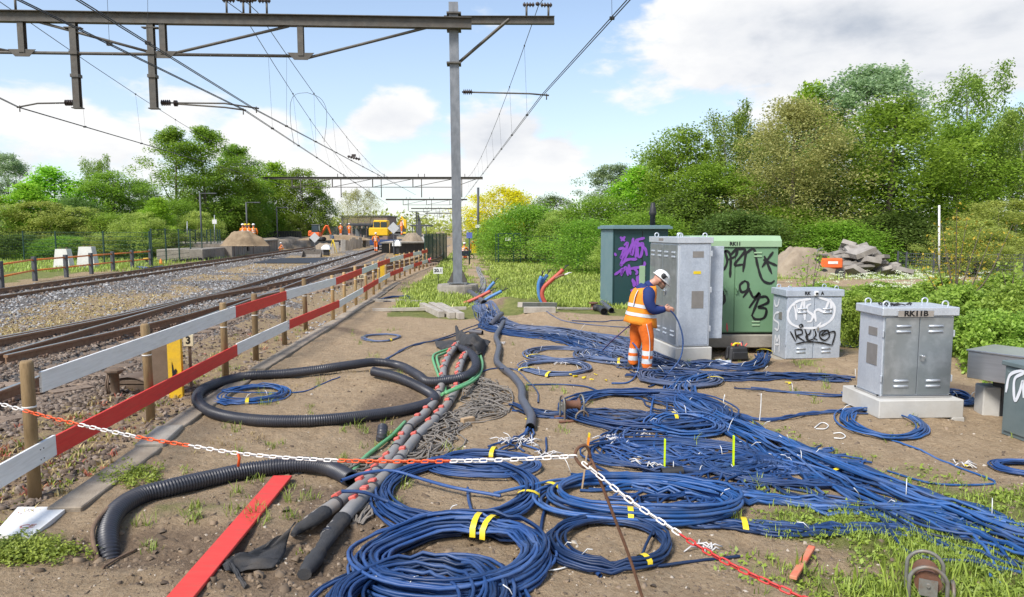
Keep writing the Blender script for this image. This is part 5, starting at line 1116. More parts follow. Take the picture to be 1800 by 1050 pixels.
single('cut blue cable end with a black tip on the sand', [(962, 945), (990, 965), (1030, 990), (1055, 1012)], .014); single('blue cable bow standing at the near coil', [(1105, 855), (1080, 840), (1065, 828), (1040, 815), (1038, 800)], .0125); single('blue cable linking two front coils', [(822, 858), (824, 880), (829, 900), (826, 915)], .0125); single('pair-like blue cable between the open coil and the small coil', [(965, 875), (955, 905), (950, 935), (945, 955)], .0125); single('blue cable swept over the conduit ends', [(600, 845, .1), (640, 832, .1), (690, 828, .08), (740, 842, .06), (800, 858, .05), (880, 872, .05)], .0135); single('blue cable arching over the left conduit', [(600, 864, .14), (640, 866, .12), (690, 885, .06), (750, 905, .05)], .0135)
for k, (a, b, lab) in enumerate(((1245, 855, 'left'), (1215, 850, 'middle'), (1175, 846, 'right'))): pass
# loose turns that rise off the sand near the pegs
for i, pts in enumerate((((1152, 690), (1146, 712), (1145, 735), (1160, 748)), ((1172, 705), (1172, 722), (1160, 738), (1155, 755)), ((1205, 715), (1206, 735), (1190, 748), (1170, 765)), ((1225, 712), (1236, 730), (1222, 745), (1195, 760)), ((1155, 760), (1150, 785), (1165, 800), (1190, 806)), ((1340, 752), (1345, 765), (1352, 775)), ((1480, 690), (1500, 706), (1520, 722)), ((1430, 800), (1405, 822), (1420, 845), (1450, 870)))):
    single(['first loose turn hanging from the flat wide coil', 'second loose turn hanging from the flat wide coil', 'third loose turn hanging from the flat wide coil', 'fourth loose turn, nearest the tight coil', 'loose turn dropping behind the left yellow peg', 'tiny loose end beside the main trunk', 'loose cable dropping into the plinth slot of RK11B', 'loose turn beside the main trunk in the grass'][i], [(a, b, .015) for a, b in pts], .0125, M_CABLE2)
# ------------------------------------------------------------------ black cloth and sleeves round the conduit ends
def cloth(label, rows, fold=.03, seed=1, name='geotextile_cloth', sub=6, th=.004):
    "a crumpled sheet through rows of (px, py, lift)"
    r = np.random.default_rng(seed); P3 = [[np.array(GC(a, b, c)) for a, b, c in row] for row in rows]; n = len(rows[0]) * sub; A = np.array([smooth_path(row, .02)[np.linspace(0, len(smooth_path(row, .02)) - 1, n).astype(int)] for row in P3]); m_ = len(rows) * sub; k = np.linspace(0, 1, m_); A = np.stack([np.stack([np.interp(k, np.linspace(0, 1, len(rows)), A[:, j, c]) for c in range(3)], -1) for j in range(n)], 1)
    u, v = np.meshgrid(np.arange(n) / n, np.arange(m_) / m_); A[..., 2] += fold * (np.sin(u * 9 + 3 * v + r.uniform(0, 6)) * .5 + np.sin(v * 11 - 5 * u + r.uniform(0, 6)) * .5 + np.sin(u * 21 + v * 13) * .22); A[..., 2] = np.maximum(A[..., 2], height(A[..., 0], A[..., 1]) + .004)
    a = np.arange(m_ * n).reshape(m_, n); Fq = np.stack([a[:-1, :-1], a[:-1, 1:], a[1:, 1:], a[1:, :-1]], -1).reshape(-1, 4); c = A.reshape(-1, 3).mean(0); c[2] = 0; o = link(name, npmesh(name, A.reshape(-1, 3) - c, Fq, M_CLOTH, True), None, c); md = o.modifiers.new('thickness', 'SOLIDIFY'); md.thickness = th; return tag(o, label, 'cloth', 'black ground cloth pieces')
cloth('crumpled black ground cloth over the far conduit ends', [[(800, 583, .16), (812, 580, .24), (830, 589, .16), (848, 592, .10), (862, 598, .03)], [(802, 598, .10), (815, 596, .24), (832, 600, .22), (848, 604, .12), (858, 606, .02)], [(806, 612, .05), (822, 610, .16), (834, 612, .18), (845, 618, .10), (852, 622, .02)], [(818, 618, .04), (828, 618, .08), (838, 622, .10), (844, 626, .06), (848, 630, .01)]], .10, 2)
cloth('flap of black ground cloth left of the far conduit ends', [[(764, 602, .03), (780, 598, .10), (796, 598, .14), (806, 600, .10)], [(768, 612, .02), (784, 608, .09), (798, 608, .10), (806, 608, .06)], [(778, 616, .01), (788, 614, .04), (798, 614, .05), (804, 614, .03)]], .02, 3)
cloth('torn flap of black ground cloth lying on the soil at the near conduit end', [[(520, 918, .12), (512, 935, .10), (505, 955, .05), (498, 975, .03), (480, 1000, .02)], [(500, 940, .09), (480, 955, .07), (462, 968, .05), (452, 985, .03), (440, 1005, .02)], [(470, 962, .06), (450, 968, .05), (425, 976, .05), (410, 988, .03), (415, 1004, .02)], [(420, 976, .05), (405, 978, .05), (392, 982, .05), (390, 992, .03), (398, 1004, .02)]], .022, 4)
cloth('thin strip of black ground cloth hanging below the torn flap', [[(408, 990, .05), (416, 1000, .04), (425, 1015, .02), (434, 1032, .01)], [(398, 988, .06), (408, 1002, .03), (418, 1018, .01), (430, 1034, .01)]], .012, 5)
def sleeve(label, pts, radii):
    path = [GC(a, b, c) for a, b, c in pts]; q = smooth_path(path, .03); rr = np.interp(np.linspace(0, 1, len(q)), np.linspace(0, 1, len(radii)), radii) * (1 + .07 * np.sin(np.arange(len(q)) * 1.9) + .05 * np.sin(np.arange(len(q)) * 3.7)); mb = MB(); mb.tube(q, rr, 12, flat=.8); tag(mb.put('geotextile_sleeve', M_CLOTH, None, (path[0].x, path[0].y, 0)), label, 'sleeve', 'black sleeves on the conduit ends')
sleeve('short black sleeve tied on the left conduit end', [(572, 900, .065), (548, 916, .06), (528, 928, .05), (515, 940, .04)], (.06, .058, .045, .02)); sleeve('long black sleeve tapering off the right conduit end', [(604, 910, .07), (585, 935, .07), (565, 965, .06), (552, 985, .06), (535, 1010, .04)], (.062, .058, .045, .062, .04))

# ------------------------------------------------------------------ planks, pegs, stakes
def plank(name, label, a, b, w, h, m, za=.02, zb=.02, cat='plank', taper=None):
    A, B = GC(*a, za), GC(*b, zb); d = B - A; c = (A + B) / 2; Mx = Matrix.Rotation(math.atan2(d.y, d.x), 3, 'Z') @ Matrix.Rotation(-math.asin(max(-1, min(1, d.z / d.length))), 3, 'Y'); o = MB().box((0, 0, 0), (d.length, w, h), b=.003, rot=Mx).put(name, m, None, False); o.location = c; return tag(o, label, cat)
M_REDB = mat('red_board', (.66, .055, .042), (.60, .045, .035), rough=.6, scale=4, stretch=(1, 5, 1), c3=(.45, .09, .06), c3_scale=5, c3_amt=.5)
plank('red_plank', 'long bright red plank lying across the soil in the foreground', (497, 838), (297, 1075), .155, .022, M_REDB, .04, .03)
M_LATH = mat('lath_wood', (.38, .26, .15), (.46, .33, .20), rough=.8, scale=6, stretch=(6, 6, 1))
M_NEON = mat('neon_yellow', (.66, .86, .0), (.60, .80, .0), rough=.5); M_NEONO = mat('neon_orange', (.90, .22, .02), (.85, .30, .03), rough=.5)
def stake(label, base, top, w, m, tip=None, name='marker_peg'):
    b = GC(*base, 0); e = P(top[0], top[1], b.y); t = thing(name, label, 'peg', b, 0); d = e - b; mb = MB(); Mx = d.to_track_quat('Z', 'Y').to_matrix(); mb.box(b + d * .5 - Vector((0, 0, .02)), (w, w * .35, d.length + .04), b=.002, rot=Mx); mb.put('shaft', m, t)
    if tip:
        for k, (f0, f1, mm) in enumerate(tip): MB().box(b + d * ((f0 + f1) / 2), (w + .003, w * .35 + .003, d.length * (f1 - f0)), rot=Mx).put('painted_tip', mm, t)
stake('wooden peg with orange and yellow top behind the rusty stake', (1022, 863), (1036, 762), .032, M_LATH, [(.80, .94, M_NEONO), (.94, 1.003, M_YEL)])
stake('left one of two neon yellow pegs among the cables', (1168, 826), (1169, 772), .034, M_NEON); stake('right one of two neon yellow pegs among the cables', (1289, 824), (1290, 766), .034, M_NEON)
plank('marker_peg', 'red-tipped wooden peg lying on the sand at lower right', (1394, 1016), (1427, 962), .042, .022, mat('peg_red_wood', (.70, .10, .05), (.45, .30, .17), rough=.7, scale=7), .03, .045, 'peg')
plank('wood_offcut', 'small square wooden offcut beside the grey cables', (812, 740), (832, 736), .06, .05, M_LATH, .03, .03, 'offcut')
# rusty pigtail stake that holds the chain
def pigtail():
    m = mat('rusty_rod', (.16, .075, .040), (.10, .05, .03), rough=.85, scale=20, bump=.3); Y0 = 3.7; top = P(1032, 800, Y0); base = P(1138, 1085, Y0); base = base + (base - top).normalized() * .1
    lp = [P(a, b, Y0 + .012 * i) for i, (a, b) in enumerate(((1040, 812), (1028, 822), (1016, 812), (1011, 800), (1016, 788), (1028, 783), (1035, 792), (1038, 806)))]
    q = list(smooth_path(lp, .008)) + list(smooth_path([P(1038, 806, Y0), P(1048, 828, Y0), P(1080, 910, Y0), P(1110, 990, Y0), base], .05))[1:]
    mb = MB(); mb.tube(q, .0085, 9); tag(mb.put('pigtail_stake', m, None, (base.x, base.y, 0)), 'rusty iron stake with a curled top holding the plastic chain', 'stake'); return top
pigtail()
# ------------------------------------------------------------------ plastic chain
M_CHW = mat('chain_white', (.76, .73, .70), (.68, .64, .60), rough=.45, scale=15); M_CHO = mat('chain_orange', (.78, .115, .022), (.70, .09, .02), rough=.45, scale=15); M_CHR = mat('chain_red', (.55, .035, .03), (.48, .03, .025), rough=.45, scale=15)
def link_mesh(m, L=.060, W=.030, r=.0048):
    a, w = L / 2 - W / 2, W / 2 - r; pts = [Vector((a + w * math.cos(t), w * math.sin(t), 0)) for t in np.linspace(-math.pi / 2, math.pi / 2, 6)] + [Vector((-a + w * math.cos(t), w * math.sin(t), 0)) for t in np.linspace(math.pi / 2, 1.5 * math.pi, 6)]; mb = MB(); mb.tube(pts, r, 6, close=True); return mb.mesh('link', m)
def chain(label, pts, colour):
    q = smooth_path([P(a, b, Y) for a, b, Y in pts], .004); s = np.concatenate([[0], np.cumsum(np.linalg.norm(np.diff(q, axis=0), axis=1))]); t = thing('plastic_chain', label, 'chain', (q[0][0], q[0][1], 0)); ms = {k: link_mesh(m) for k, m in dict(w=M_CHW, o=M_CHO, r=M_CHR).items()}
    for i, k in enumerate(np.arange(0, s[-1], .048)):
        p = Vector([np.interp(k, s, q[:, j]) for j in range(3)]); p2 = Vector([np.interp(k + .02, s, q[:, j]) for j in range(3)]); d = (p2 - p).normalized(); e = d.to_track_quat('X', 'Z').to_euler(); o = link('link', ms[colour(proj(*p)[0])], t, p - t.location); o.rotation_mode = 'QUATERNION'; o.rotation_quaternion = d.to_track_quat('X', 'Z') @ Euler((R(40 + 90 * (i % 2)) + random.uniform(-.2, .2), 0, 0)).to_quaternion()
    return t
def colA(x): return 'w' if x < 45 else 'o' if x < 140 else 'w' if x < 236 else 'o' if x < 328 else 'w' if x < 600 else 'o' if x < 796 else 'w'
chain('orange and white plastic chain strung from the left edge to the rusty stake', [(-60, 690, 5.1), (0, 710, 5.0), (120, 742, 4.85), (240, 768, 4.7), (330, 783, 4.58), (418, 797, 4.46), (520, 806, 4.34), (640, 811, 4.22), (780, 811, 4.02), (900, 808, 3.85), (1018, 802, 3.72)], colA)
chain('second half of the plastic chain running red to the lower right', [(1030, 818, 3.7), (1060, 842, 3.66), (1110, 882, 3.55), (1170, 922, 3.45), (1230, 962, 3.28), (1300, 1000, 3.12), (1400, 1046, 2.95), (1480, 1080, 2.85)], lambda x: 'w' if x < 1195 else 'r')
p = P(418, 800, 4.46); mb = MB(); mb.tube([p + Vector((0, 0, .02)), p + Vector((.01, 0, -.02)), p + Vector((.0, 0, -.075))], .009, 6); tag(mb.put('chain_hook', M_CHO, None, p), 'orange end link dangling from the middle of the chain', 'chain hook')

# ------------------------------------------------------------------ cable rollers
M_RUSTD = mat('rust_drum', (.17, .075, .042), (.11, .055, .035), rough=.8, scale=12, bump=.3); M_TUBEG = mat('worn_tube', (.22, .22, .20), (.15, .14, .12), rough=.55, metal=.3, scale=12, c3=(.20, .10, .05), c3_scale=6, c3_amt=.8)
def roller(label, loc, rz, s=1.0):
    t = thing('cable_roller', label, 'cable roller', loc, rz, 'steel cable rollers')
    def L_(name, mb, m): return link(name, mb.mesh(name, m), t)
    for x in (-.11 * s, .13 * s):
        pts = [Vector((x, -.12 * s, .02))] + [Vector((x, .10 * s * math.cos(a) * -1 - .02 * s, .20 * s + .10 * s * math.sin(a))) for a in np.linspace(0, math.pi, 9)] + [Vector((x, .08 * s, .02))]; mb = MB(); mb.tube(smooth_path(pts, .02), .012 * s, 8); L_('frame', mb, M_TUBEG)
    for y in (-.13 * s, .09 * s): mb = MB(); mb.cyl((-.18 * s, y, .018), (.20 * s, y, .018), .016 * s, 8); L_('foot', mb, M_RUSTD)
    mb = MB(); mb.tube([(x * s, -.02 * s, .19 * s) for x in (-.085, -.075, -.06, .075, .09, .10)], [.075 * s, .075 * s, .05 * s, .05 * s, .075 * s, .075 * s], 14); L_('drum', mb, M_RUSTD)
    mb = MB(); mb.cyl((-.13 * s, -.02 * s, .19 * s), (.15 * s, -.02 * s, .19 * s), .012 * s, 8); mb.box((-.11 * s, -.02 * s, .17 * s), (.014 * s, .10 * s, .10 * s)); L_('axle', mb, M_TUBEG)
    pts = [Vector((.02 * s, -.16 * s, .02)), Vector((.02 * s, -.17 * s, .10 * s)), Vector((.09 * s, -.17 * s, .15 * s)), Vector((.16 * s, -.17 * s, .10 * s)), Vector((.17 * s, -.16 * s, .02))]; mb = MB(); mb.tube(smooth_path(pts, .02), .012 * s, 8); L_('guard', mb, M_TUBEG)
    return t
roller('steel cable roller with rusty drum among the blue coils', GH(1003, 738), R(12), .92); roller('steel cable roller standing in the grass at the lower right corner', GH(1620, 1056, -.03), R(64), .92)

# ------------------------------------------------------------------ small things by the tracks
M_YPOST = mat('yellow_steel', (.72, .46, .015), (.62, .38, .02), rough=.5, scale=6, c3=(.22, .16, .07), c3_scale=5, c3_amt=.5); M_BRN = mat('brown_steel', (.125, .085, .055), (.16, .11, .075), rough=.7, scale=8, bump=.2); M_SIGN = mat('sign_cream', (.62, .55, .38), (.54, .46, .30), rough=.6, scale=12); M_SIGNW = mat('sign_white', (.78, .78, .76), rough=.5)
def trackside():
    b = GH(311, 699); t = thing('yellow_post', 'yellow flat post with worn black mark behind the barrier', 'post', b); MB().box(b + Vector((0, 0, .34)), (.17, .05, .86), b=.004).put('plate', M_YPOST, t); MB().prism([b + Vector(q) for q in ((-.03, -.03, .26), (-.01, -.03, .22), (.006, -.03, .28), (.03, -.03, .34), (.016, -.03, .37), (-.008, -.03, .34), (-.03, -.03, .46))], (0, 0, 0), (0, -.003, 0)).put('black_mark', M_BLACK, t)
    b = GH(283, 695); o = thing('point_machine', 'dark brown point machine box standing behind the barrier', 'point machine', b); MB().box(b + Vector((-.02, .1, .34)), (.32, .30, .80), b=.01).put('housing', M_BRN, o); MB().box(b + Vector((0, .1, .0)), (.40, .4, .05), b=.005).put('foot_board', M_LATH, o)
    mb = MB(); q = b + Vector((-.42, .25, .0)); mb.loft([[q + Vector((x, y, z)) for x, y, z in ((-.30, -.2, h0), (.26, -.2, h0), (.26, .2, h0), (-.30, .2, h0))] for h0 in (0, .12)] , True, 0, False); mb.loft([[q + Vector((-.3 + .56 * i / 6, yy, .12 + .10 * math.sin(math.pi * i / 6))) for i in range(7)] for yy in (-.2, .2)], False); mb.box(q + Vector((0, 0, .15)), (.45, .36, .10), b=.03); mb.put('rod_cover', M_BRN, o)
    s = b + Vector((.24, -.02, .42)); p = P(330, 599, b.y); t = thing('track_sign', 'small cream sign reading 3 beside the yellow post', 'sign', G(331, 640)); MB().box(p + Vector((0, .02, 0)), (.125, .02, .15), b=.004).put('plate', M_SIGN, t); text('numeral', '3', p + Vector((.0, .008, 0)), .13, M_BLACK, t, bold=True); MB().box(p + Vector((0, .045, -.30)), (.03, .02, .60)).put('stem', M_BRN, t)
    b = GH(203, 692); t = thing('ground_bollard', 'rusty brown mushroom-headed bollard between rails and barrier', 'bollard', b); mb = MB(); mb.tube([b + Vector((0, 0, z)) for z in (-.05, .0, .24, .25, .27, .28)], [.05, .05, .05, .08, .09, .07], 12); mb.put('stem', M_BRN, t); mb = MB(); mb.tube([b + Vector((0, 0, z)) for z in (.275, .295, .32)], [.11, .11, .06], 8, sm=False); mb.put('cap', M_BRN, t)
    for k in (-.07, -.05): MB().tube([b + Vector((k, -.01, .28)), b + Vector((k * 1.4, -.03, .12)), b + Vector((k, -.04, 0))], .012, 5).put('cable', M_BRN, t)
    b = G(635, 512); p = P(635, 486.5, b.y); t = thing('track_sign', 'small cream sign reading 325 behind the barrier', 'sign', b); MB().box(p, (.26, .02, .16), b=.004).put('plate', M_SIGN, t); text('numeral', '325', p + Vector((0, -.014, 0)), .12, M_BLACK, t, bold=True); MB().box(Vector((p.x, p.y + .02, p.z / 2)), (.03, .02, p.z)).put('stem', M_BRN, t)
    b = G(672, 496); t = tag(MB().box((b.x, b.y, .42), (.36, .2, .84), b=.01).put('yellow_box', M_YPOST, None, b), 'yellow trackside box half hidden by the barrier', 'box')
    b = G(770, 505); p = P(770, 476, b.y); t = thing('distance_sign', 'white sign reading 20.1 on a thin stick before the mast', 'sign', b); MB().box(p, (.35, .015, .24), b=.004).put('plate', M_SIGNW, t); text('numeral', '20.1', p + Vector((0, -.012, 0)), .17, M_BLACK, t, bold=True); MB().cyl((p.x, p.y + .015, -.1), (p.x, p.y + .015, p.z), .012, 6).put('stick', M_RUBBER, t)
trackside()
# brown wooden crossing boards and timbers left of the point machine
for i, (a, b, w) in enumerate((((88, 692), (160, 681), .20), ((4, 742), (62, 730), .16))):
    plank('timber', ['broad grey timber lying between track and barrier', 'timber end near the left edge beneath the chain'][i], a, b, w, .05, M_SLEEP, .01, .01, 'timber')

# concrete beams, ducts and litter near the mast
M_BEAMC = mat('beam_concrete', (.46, .42, .36), (.37, .33, .28), rough=.9, scale=6, bump=.3, bscale=40, c3=(.27, .24, .20), c3_scale=3, c3_amt=.5)
for i, (a, b) in enumerate((((742, 537), (776, 553)), ((758, 536), (795, 555)), ((772, 537), (811, 556)))): plank('concrete_beam', ['left one of three short concrete beams lying by the mast', 'middle one of three short concrete beams lying by the mast', 'right one of three short concrete beams lying by the mast'][i], a, b, .15, .15, M_BEAMC, .075, .08, 'beam')
plank('concrete_beam', 'thin concrete beam lying flat before the red and blue ducts', (655, 545), (820, 542), .08, .08, M_BEAMC, .03, .03, 'beam'); plank('concrete_beam', 'front concrete beam at the foot of the standing ducts', (921, 545), (976, 545), .14, .14, M_BEAMC, .06, .07, 'beam'); plank('concrete_beam', 'rear concrete beam at the foot of the standing ducts', (914, 536), (975, 536), .14, .12, M_BEAMC, .06, .06, 'beam'); plank('concrete_beam', 'long thin concrete beam right of the standing ducts', (980, 542), (1042, 543), .07, .05, M_BEAMC, .03, .03, 'beam')
M_DR = mat('duct_red', (.50, .085, .045), (.42, .07, .045), rough=.5, scale=6, c3=(.30, .10, .07), c3_scale=4); M_DB = mat('duct_blue', (.05, .17, .42), (.065, .21, .46), rough=.5, scale=6, c3=(.15, .24, .38), c3_scale=4)
def duct(label, pts, m, r=.05):
    path = [P(a, b, Y) for a, b, Y in pts]; mb = MB(); q = smooth_path(path, .05); mb.tube(q, r, 12); d = (path[-1] - path[-2]).normalized(); t = thing('duct', label, 'duct', (path[0].x, path[0].y, 0), 0, 'red and blue ducts'); mb.put('pipe', m, t); mb = MB(); e = path[-1]
    for k in (-.015, .02): mb.tube([e, e + d * .10 + Vector((k, 0, k)), e + d * .15 + Vector((k * 2, 0, .01))], .014, 6)
    mb.put('wire_end', M_ZIP if r < .045 else M_RUBBER, t)
Yd = GH(820, 535).y
duct('red duct lying slanted beside the mast', [(806, 537, Yd), (825, 530, Yd), (845, 521, Yd), (862, 512, Yd)], M_DR); duct('lower blue duct slanting up beside the red one', [(810, 538, Yd - .2), (840, 534, Yd - .2), (862, 522, Yd - .2), (882, 512, Yd - .2)], M_DB, .045); duct('steep blue duct rising behind the red one', [(830, 532, Yd + .2), (850, 519, Yd + .2), (860, 506, Yd + .2), (869, 496, Yd + .2)], M_DB, .045)
Ye = GH(955, 538).y
duct('left blue duct standing up in a curve', [(956, 538, Ye), (948, 520, Ye), (947, 500, Ye), (952, 486, Ye)], M_DB, .05); duct('right blue duct standing up in a curve', [(959, 538, Ye + .1), (949, 515, Ye + .1), (953, 498, Ye + .1), (962, 483, Ye + .1)], M_DB, .045); duct('red duct standing up and bending right', [(961, 538, Ye - .05), (953, 520, Ye - .05), (956, 506, Ye - .05), (968, 494, Ye - .05), (982, 482, Ye - .05), (990, 474, Ye - .05)], M_DR, .055); duct('short brown duct end forking off the red one', [(975, 490, Ye - .1), (985, 485, Ye - .1), (992, 483, Ye - .1)], mat('duct_brown', (.20, .09, .06)), .03)
b = GH(1043, 545); t = thing('rusty_fitting', 'rusty iron fitting lying before the teal cabinet', 'fitting', b); MB().tube([b + Vector((0, 0, z)) for z in (0, .03, .035, .16, .165, .2)], [.16, .16, .06, .06, .12, .12], 10).put('spool', M_RUSTD, t)
hose('black_pipe', 'black rubber boot lying behind the rusty fitting', [(1046, 541), (1056, 543), (1062, 548)], .09, M_RUBBER)
# tool bag, plastic sheet
def toolbag():
    b = GH(1297, 634); t = thing('tool_bag', 'open black tool bag full of tools before the green cabinet', 'tool bag', b, R(10)); Lk = lambda n, mb, m: link(n, mb.mesh(n, m), t)
    mb = MB(); mb.box((0, .05, .11), (.34, .22, .24), b=.03, taper=.86); Lk('bag', mb, M_RUBBER); mb = MB(); mb.box((0, -.07, .09), (.26, .03, .12), b=.012); Lk('pocket', mb, M_RUBBER)
    mb = MB(); mb.tube(smooth_path([(-.15, .05, .22), (-.17, .03, .1), (-.19, 0, .04)], .02), .014, 6); Lk('strap', mb, M_RUBBER)
    for i in range(9): mb = MB(); x = random.uniform(-.13, .13); mb.cyl((x, .05 + random.uniform(-.05, .05), .18), (x + random.uniform(-.06, .06), .05, .26 + random.uniform(0, .06)), .012, 6); Lk('tool', mb, random.choice((M_YEL, M_CLIP, M_CABLE2, M_STEEL, M_CLIP)))
    mb = MB(); mb.tube(smooth_path([(-.10, .0, .24), (-.05, 0, .28), (.03, 0, .27)], .02), .017, 6); Lk('torch', mb, M_YEL)
toolbag()
cloth('scrap of pale translucent plastic lying before the tool bag', [[(1258, 633, .02), (1270, 632, .05), (1285, 634, .03)], [(1262, 640, .01), (1275, 641, .05), (1286, 640, .02)]], .015, 9, 'plastic_sheet').data.materials[0] = mat('plastic', (.50, .54, .62), (.62, .65, .70), rough=.3)
# bits of torn yellow tape and stripped tips on the sand
for i, (px, py, w) in enumerate(((980, 661, 10), (1002, 661, 14), (1012, 664, 8), (1028, 667, 12), (1040, 671, 10), (949, 656, 8), (1065, 671, 8), (1045, 661, 6), (1385, 675, 10), (1700, 822, 16), (930, 742, 8), (698, 548, 6))):
    p = GH(px, py, .012); mb = MB(); q = [p + Vector((random.uniform(-.05, .05), random.uniform(-.06, .06), random.uniform(0, .02))) for _ in range(4)]; mb.tube(smooth_path(q, .02), .014, 5, flat=.4); tag(mb.put('tape_scrap', M_TAPE, None, (p.x, p.y, 0)), ['leftmost yellow tape scrap of the row on the sand', 'second yellow tape scrap of the row on the sand', 'third yellow tape scrap of the row on the sand', 'fourth yellow tape scrap of the row on the sand', 'rightmost yellow tape scrap of the row on the sand', 'yellow tape scrap nearest the snaking grey duct', 'yellow tape scrap just left of the coil at the worker', 'yellow tape scrap above the row on the sand', 'yellow tape scrap in front of the RK11A trunk', 'orange-yellow rag on the sand far right', 'yellow tape scrap beside the duct end', 'yellow scrap on the bare sand near the concrete beams'][i], 'tape scrap', 'torn yellow tape scraps')
M_STRIP = mat('stripped_wire', (.62, .60, .58), (.44, .43, .44), rough=.5, scale=30)
for i, (px, py, n, lab) in enumerate(((1075, 775, 16, 'tuft of stripped pale wire ends left of the flat coil'), (1085, 780, 14, 'frayed white wire ends beside the pale tuft'), (1125, 765, 12, 'white wire ends with a yellow cap'), (890, 780, 12, 'stripped white tips left below the duct end'), (923, 782, 14, 'stripped white tips right below the duct end'), (955, 803, 10, 'stripped tips near the white chain'), (990, 640, 12, 'stripped white tips at the sandy loops'), (1075, 640, 14, 'stripped white tips left of the worker'), (880, 605, 12, 'stripped tips beside the snaking duct'), (1140, 820, 8, 'white tips in front of the cut black pipe'), (1240, 968, 10, 'white tag ends at the small coil'), (1690, 822, 8, 'white paper scraps on the right-hand sand'))):
    c = GH(px, py, .015); mb = MB()
    for _ in range(n): a = random.uniform(0, 6.28); l = random.uniform(.05, .14); s0 = c + Vector((random.uniform(-.07, .07), random.uniform(-.07, .07), 0)); mb.tube([s0, s0 + Vector((math.cos(a) * l * .5, math.sin(a) * l * .5, .025)), s0 + Vector((math.cos(a) * l, math.sin(a) * l, .004))], .006, 4)
    o = mb.put('stripped_wires', M_STRIP, None, (c.x, c.y, 0)); tag(o, lab, 'wire ends', 'stripped wire ends', 'stuff')
for i, pts in enumerate((((1432, 752), (1445, 743), (1456, 748), (1450, 754), (1434, 754)), ((1465, 762), (1478, 761), (1486, 767), (1480, 771), (1466, 770)), ((1335, 741), (1337, 720), (1338, 700), (1338, 692)), ((1275, 716), (1272, 706), (1274, 694)), ((945, 1001), (975, 1002), (1010, 994), (1025, 1000)))):
    q = [GC(a, b, .012 + (.04 * k if i in (2, 3) else 0)) for k, (a, b) in enumerate(pts)]
    if i in (2, 3): q = [P(a, b, GH(*pts[0]).y) for a, b in pts]
    mb = MB(); mb.tube(smooth_path(q, .02), .006, 5); tag(mb.put('cable_tie', M_ZIP, None, (q[0].x, q[0].y, 0)), ['upper white tie curled on the sand below RK11A', 'lower white tie curled on the sand below RK11A', 'tall white tie standing up from the sand', 'short white tie standing at the main trunk', 'white cord lying across a cut cable end'][i], 'cable tie', 'stray white ties')
# iron bar bent over the soil by the diving hose
q = [GC(a, b, c) for a, b, c in ((230, 865, .02), (195, 890, .10), (168, 920, .12), (163, 945, .08), (172, 985, .0))]; mb = MB(); mb.tube(smooth_path(q, .03), .016, 7); tag(mb.put('bent_root', mat('root_brown', (.13, .08, .05), (.18, .12, .08), rough=.9, scale=15, bump=.4), None, (q[0].x, q[0].y, 0)), 'bent brown root beside the hose that dives into the soil', 'root')
q = [GC(a, b, .012) for a, b in ((180, 998), (210, 980), (240, 966))]; mb = MB(); mb.tube(smooth_path(q, .03), .008, 6); tag(mb.put('twig', MATS['root_brown'], None, (q[0].x, q[0].y, 0)), 'thin twig lying on the soil in front of the diving hose', 'twig')
# ------------------------------------------------------------------ people
M_ORANGE = mat('orange_cloth', (.80, .17, .012), (.68, .13, .010), rough=.8, scale=7, bump=.8, bscale=9, c3=(.44, .09, .015), c3_scale=4, c3_amt=.5); M_VEST = mat('vest_orange', (.88, .30, .015), (.82, .24, .012), rough=.75, scale=5, bump=.6, bscale=8, c3=(.62, .17, .015), c3_scale=3, c3_amt=.4); M_NAVY = mat('navy_cloth', (.010, .030, .15), (.008, .022, .115), rough=.85, scale=8, bump=.2, bscale=16); M_SKIN = mat('skin', (.52, .28, .20), (.46, .23, .16), rough=.55, scale=20); M_REFL = mat('reflective', (.62, .66, .70), (.55, .59, .63), rough=.45, scale=20); M_BOOT = mat('boot', (.035, .035, .035), (.06, .055, .05), rough=.7, scale=20); M_HELM = mat('helmet_white', (.80, .80, .78), rough=.35); M_HELMY = mat('helmet_yellow', (.80, .55, .02), rough=.35); M_BEARD = mat('beard', (.16, .10, .07), (.22, .14, .10), rough=.9, scale=40)
def ell(c, rx, ry, ax=(1, 0, 0), ay=(0, 1, 0), n=16):
    c, ax, ay = Vector(c), Vector(ax), Vector(ay); return [c + ax * rx * math.cos(2 * math.pi * i / n) + ay * ry * math.sin(2 * math.pi * i / n) for i in range(n)]
def limb(mb, pts, rads, n=12, mi=0):
    q = smooth_path(pts, .03); rr = np.interp(np.linspace(0, 1, len(q)), np.linspace(0, 1, len(rads)), rads); mb.tube(q, rr, n, True, mi)
def remesh(mb, mats, name, regions, vox=.014, smooth_n=2):
    "fuse the limbs into one skin; regions(p) gives each face its material"
    o = link('tmp', mb.mesh(name, mats)); md = o.modifiers.new('r', 'REMESH'); md.mode = 'VOXEL'; md.voxel_size = vox; md.use_smooth_shade = True; sm = o.modifiers.new('s', 'SMOOTH'); sm.factor = .5; sm.iterations = smooth_n * 2
    me = bpy.data.meshes.new_from_object(o.evaluated_get(bpy.context.evaluated_depsgraph_get())); bpy.data.objects.remove(o); me.name = name; me.materials.clear()
    for m in mats: me.materials.append(m)
    for p in me.polygons: p.material_index = regions(p.center); p.use_smooth = True
    return me
def finger(mb, a, d, l, r, curl):
    "a finger of three bones curling by the given axis"
    a, d = Vector(a), Vector(d).normalized(); pts = [a]
    for k in range(3): pts.append(pts[-1] + d * l * (.42, .32, .26)[k]); d = (d + Vector(curl) * .55).normalized()
    limb(mb, pts, (r, r * .95, r * .85, r * .7), 8)
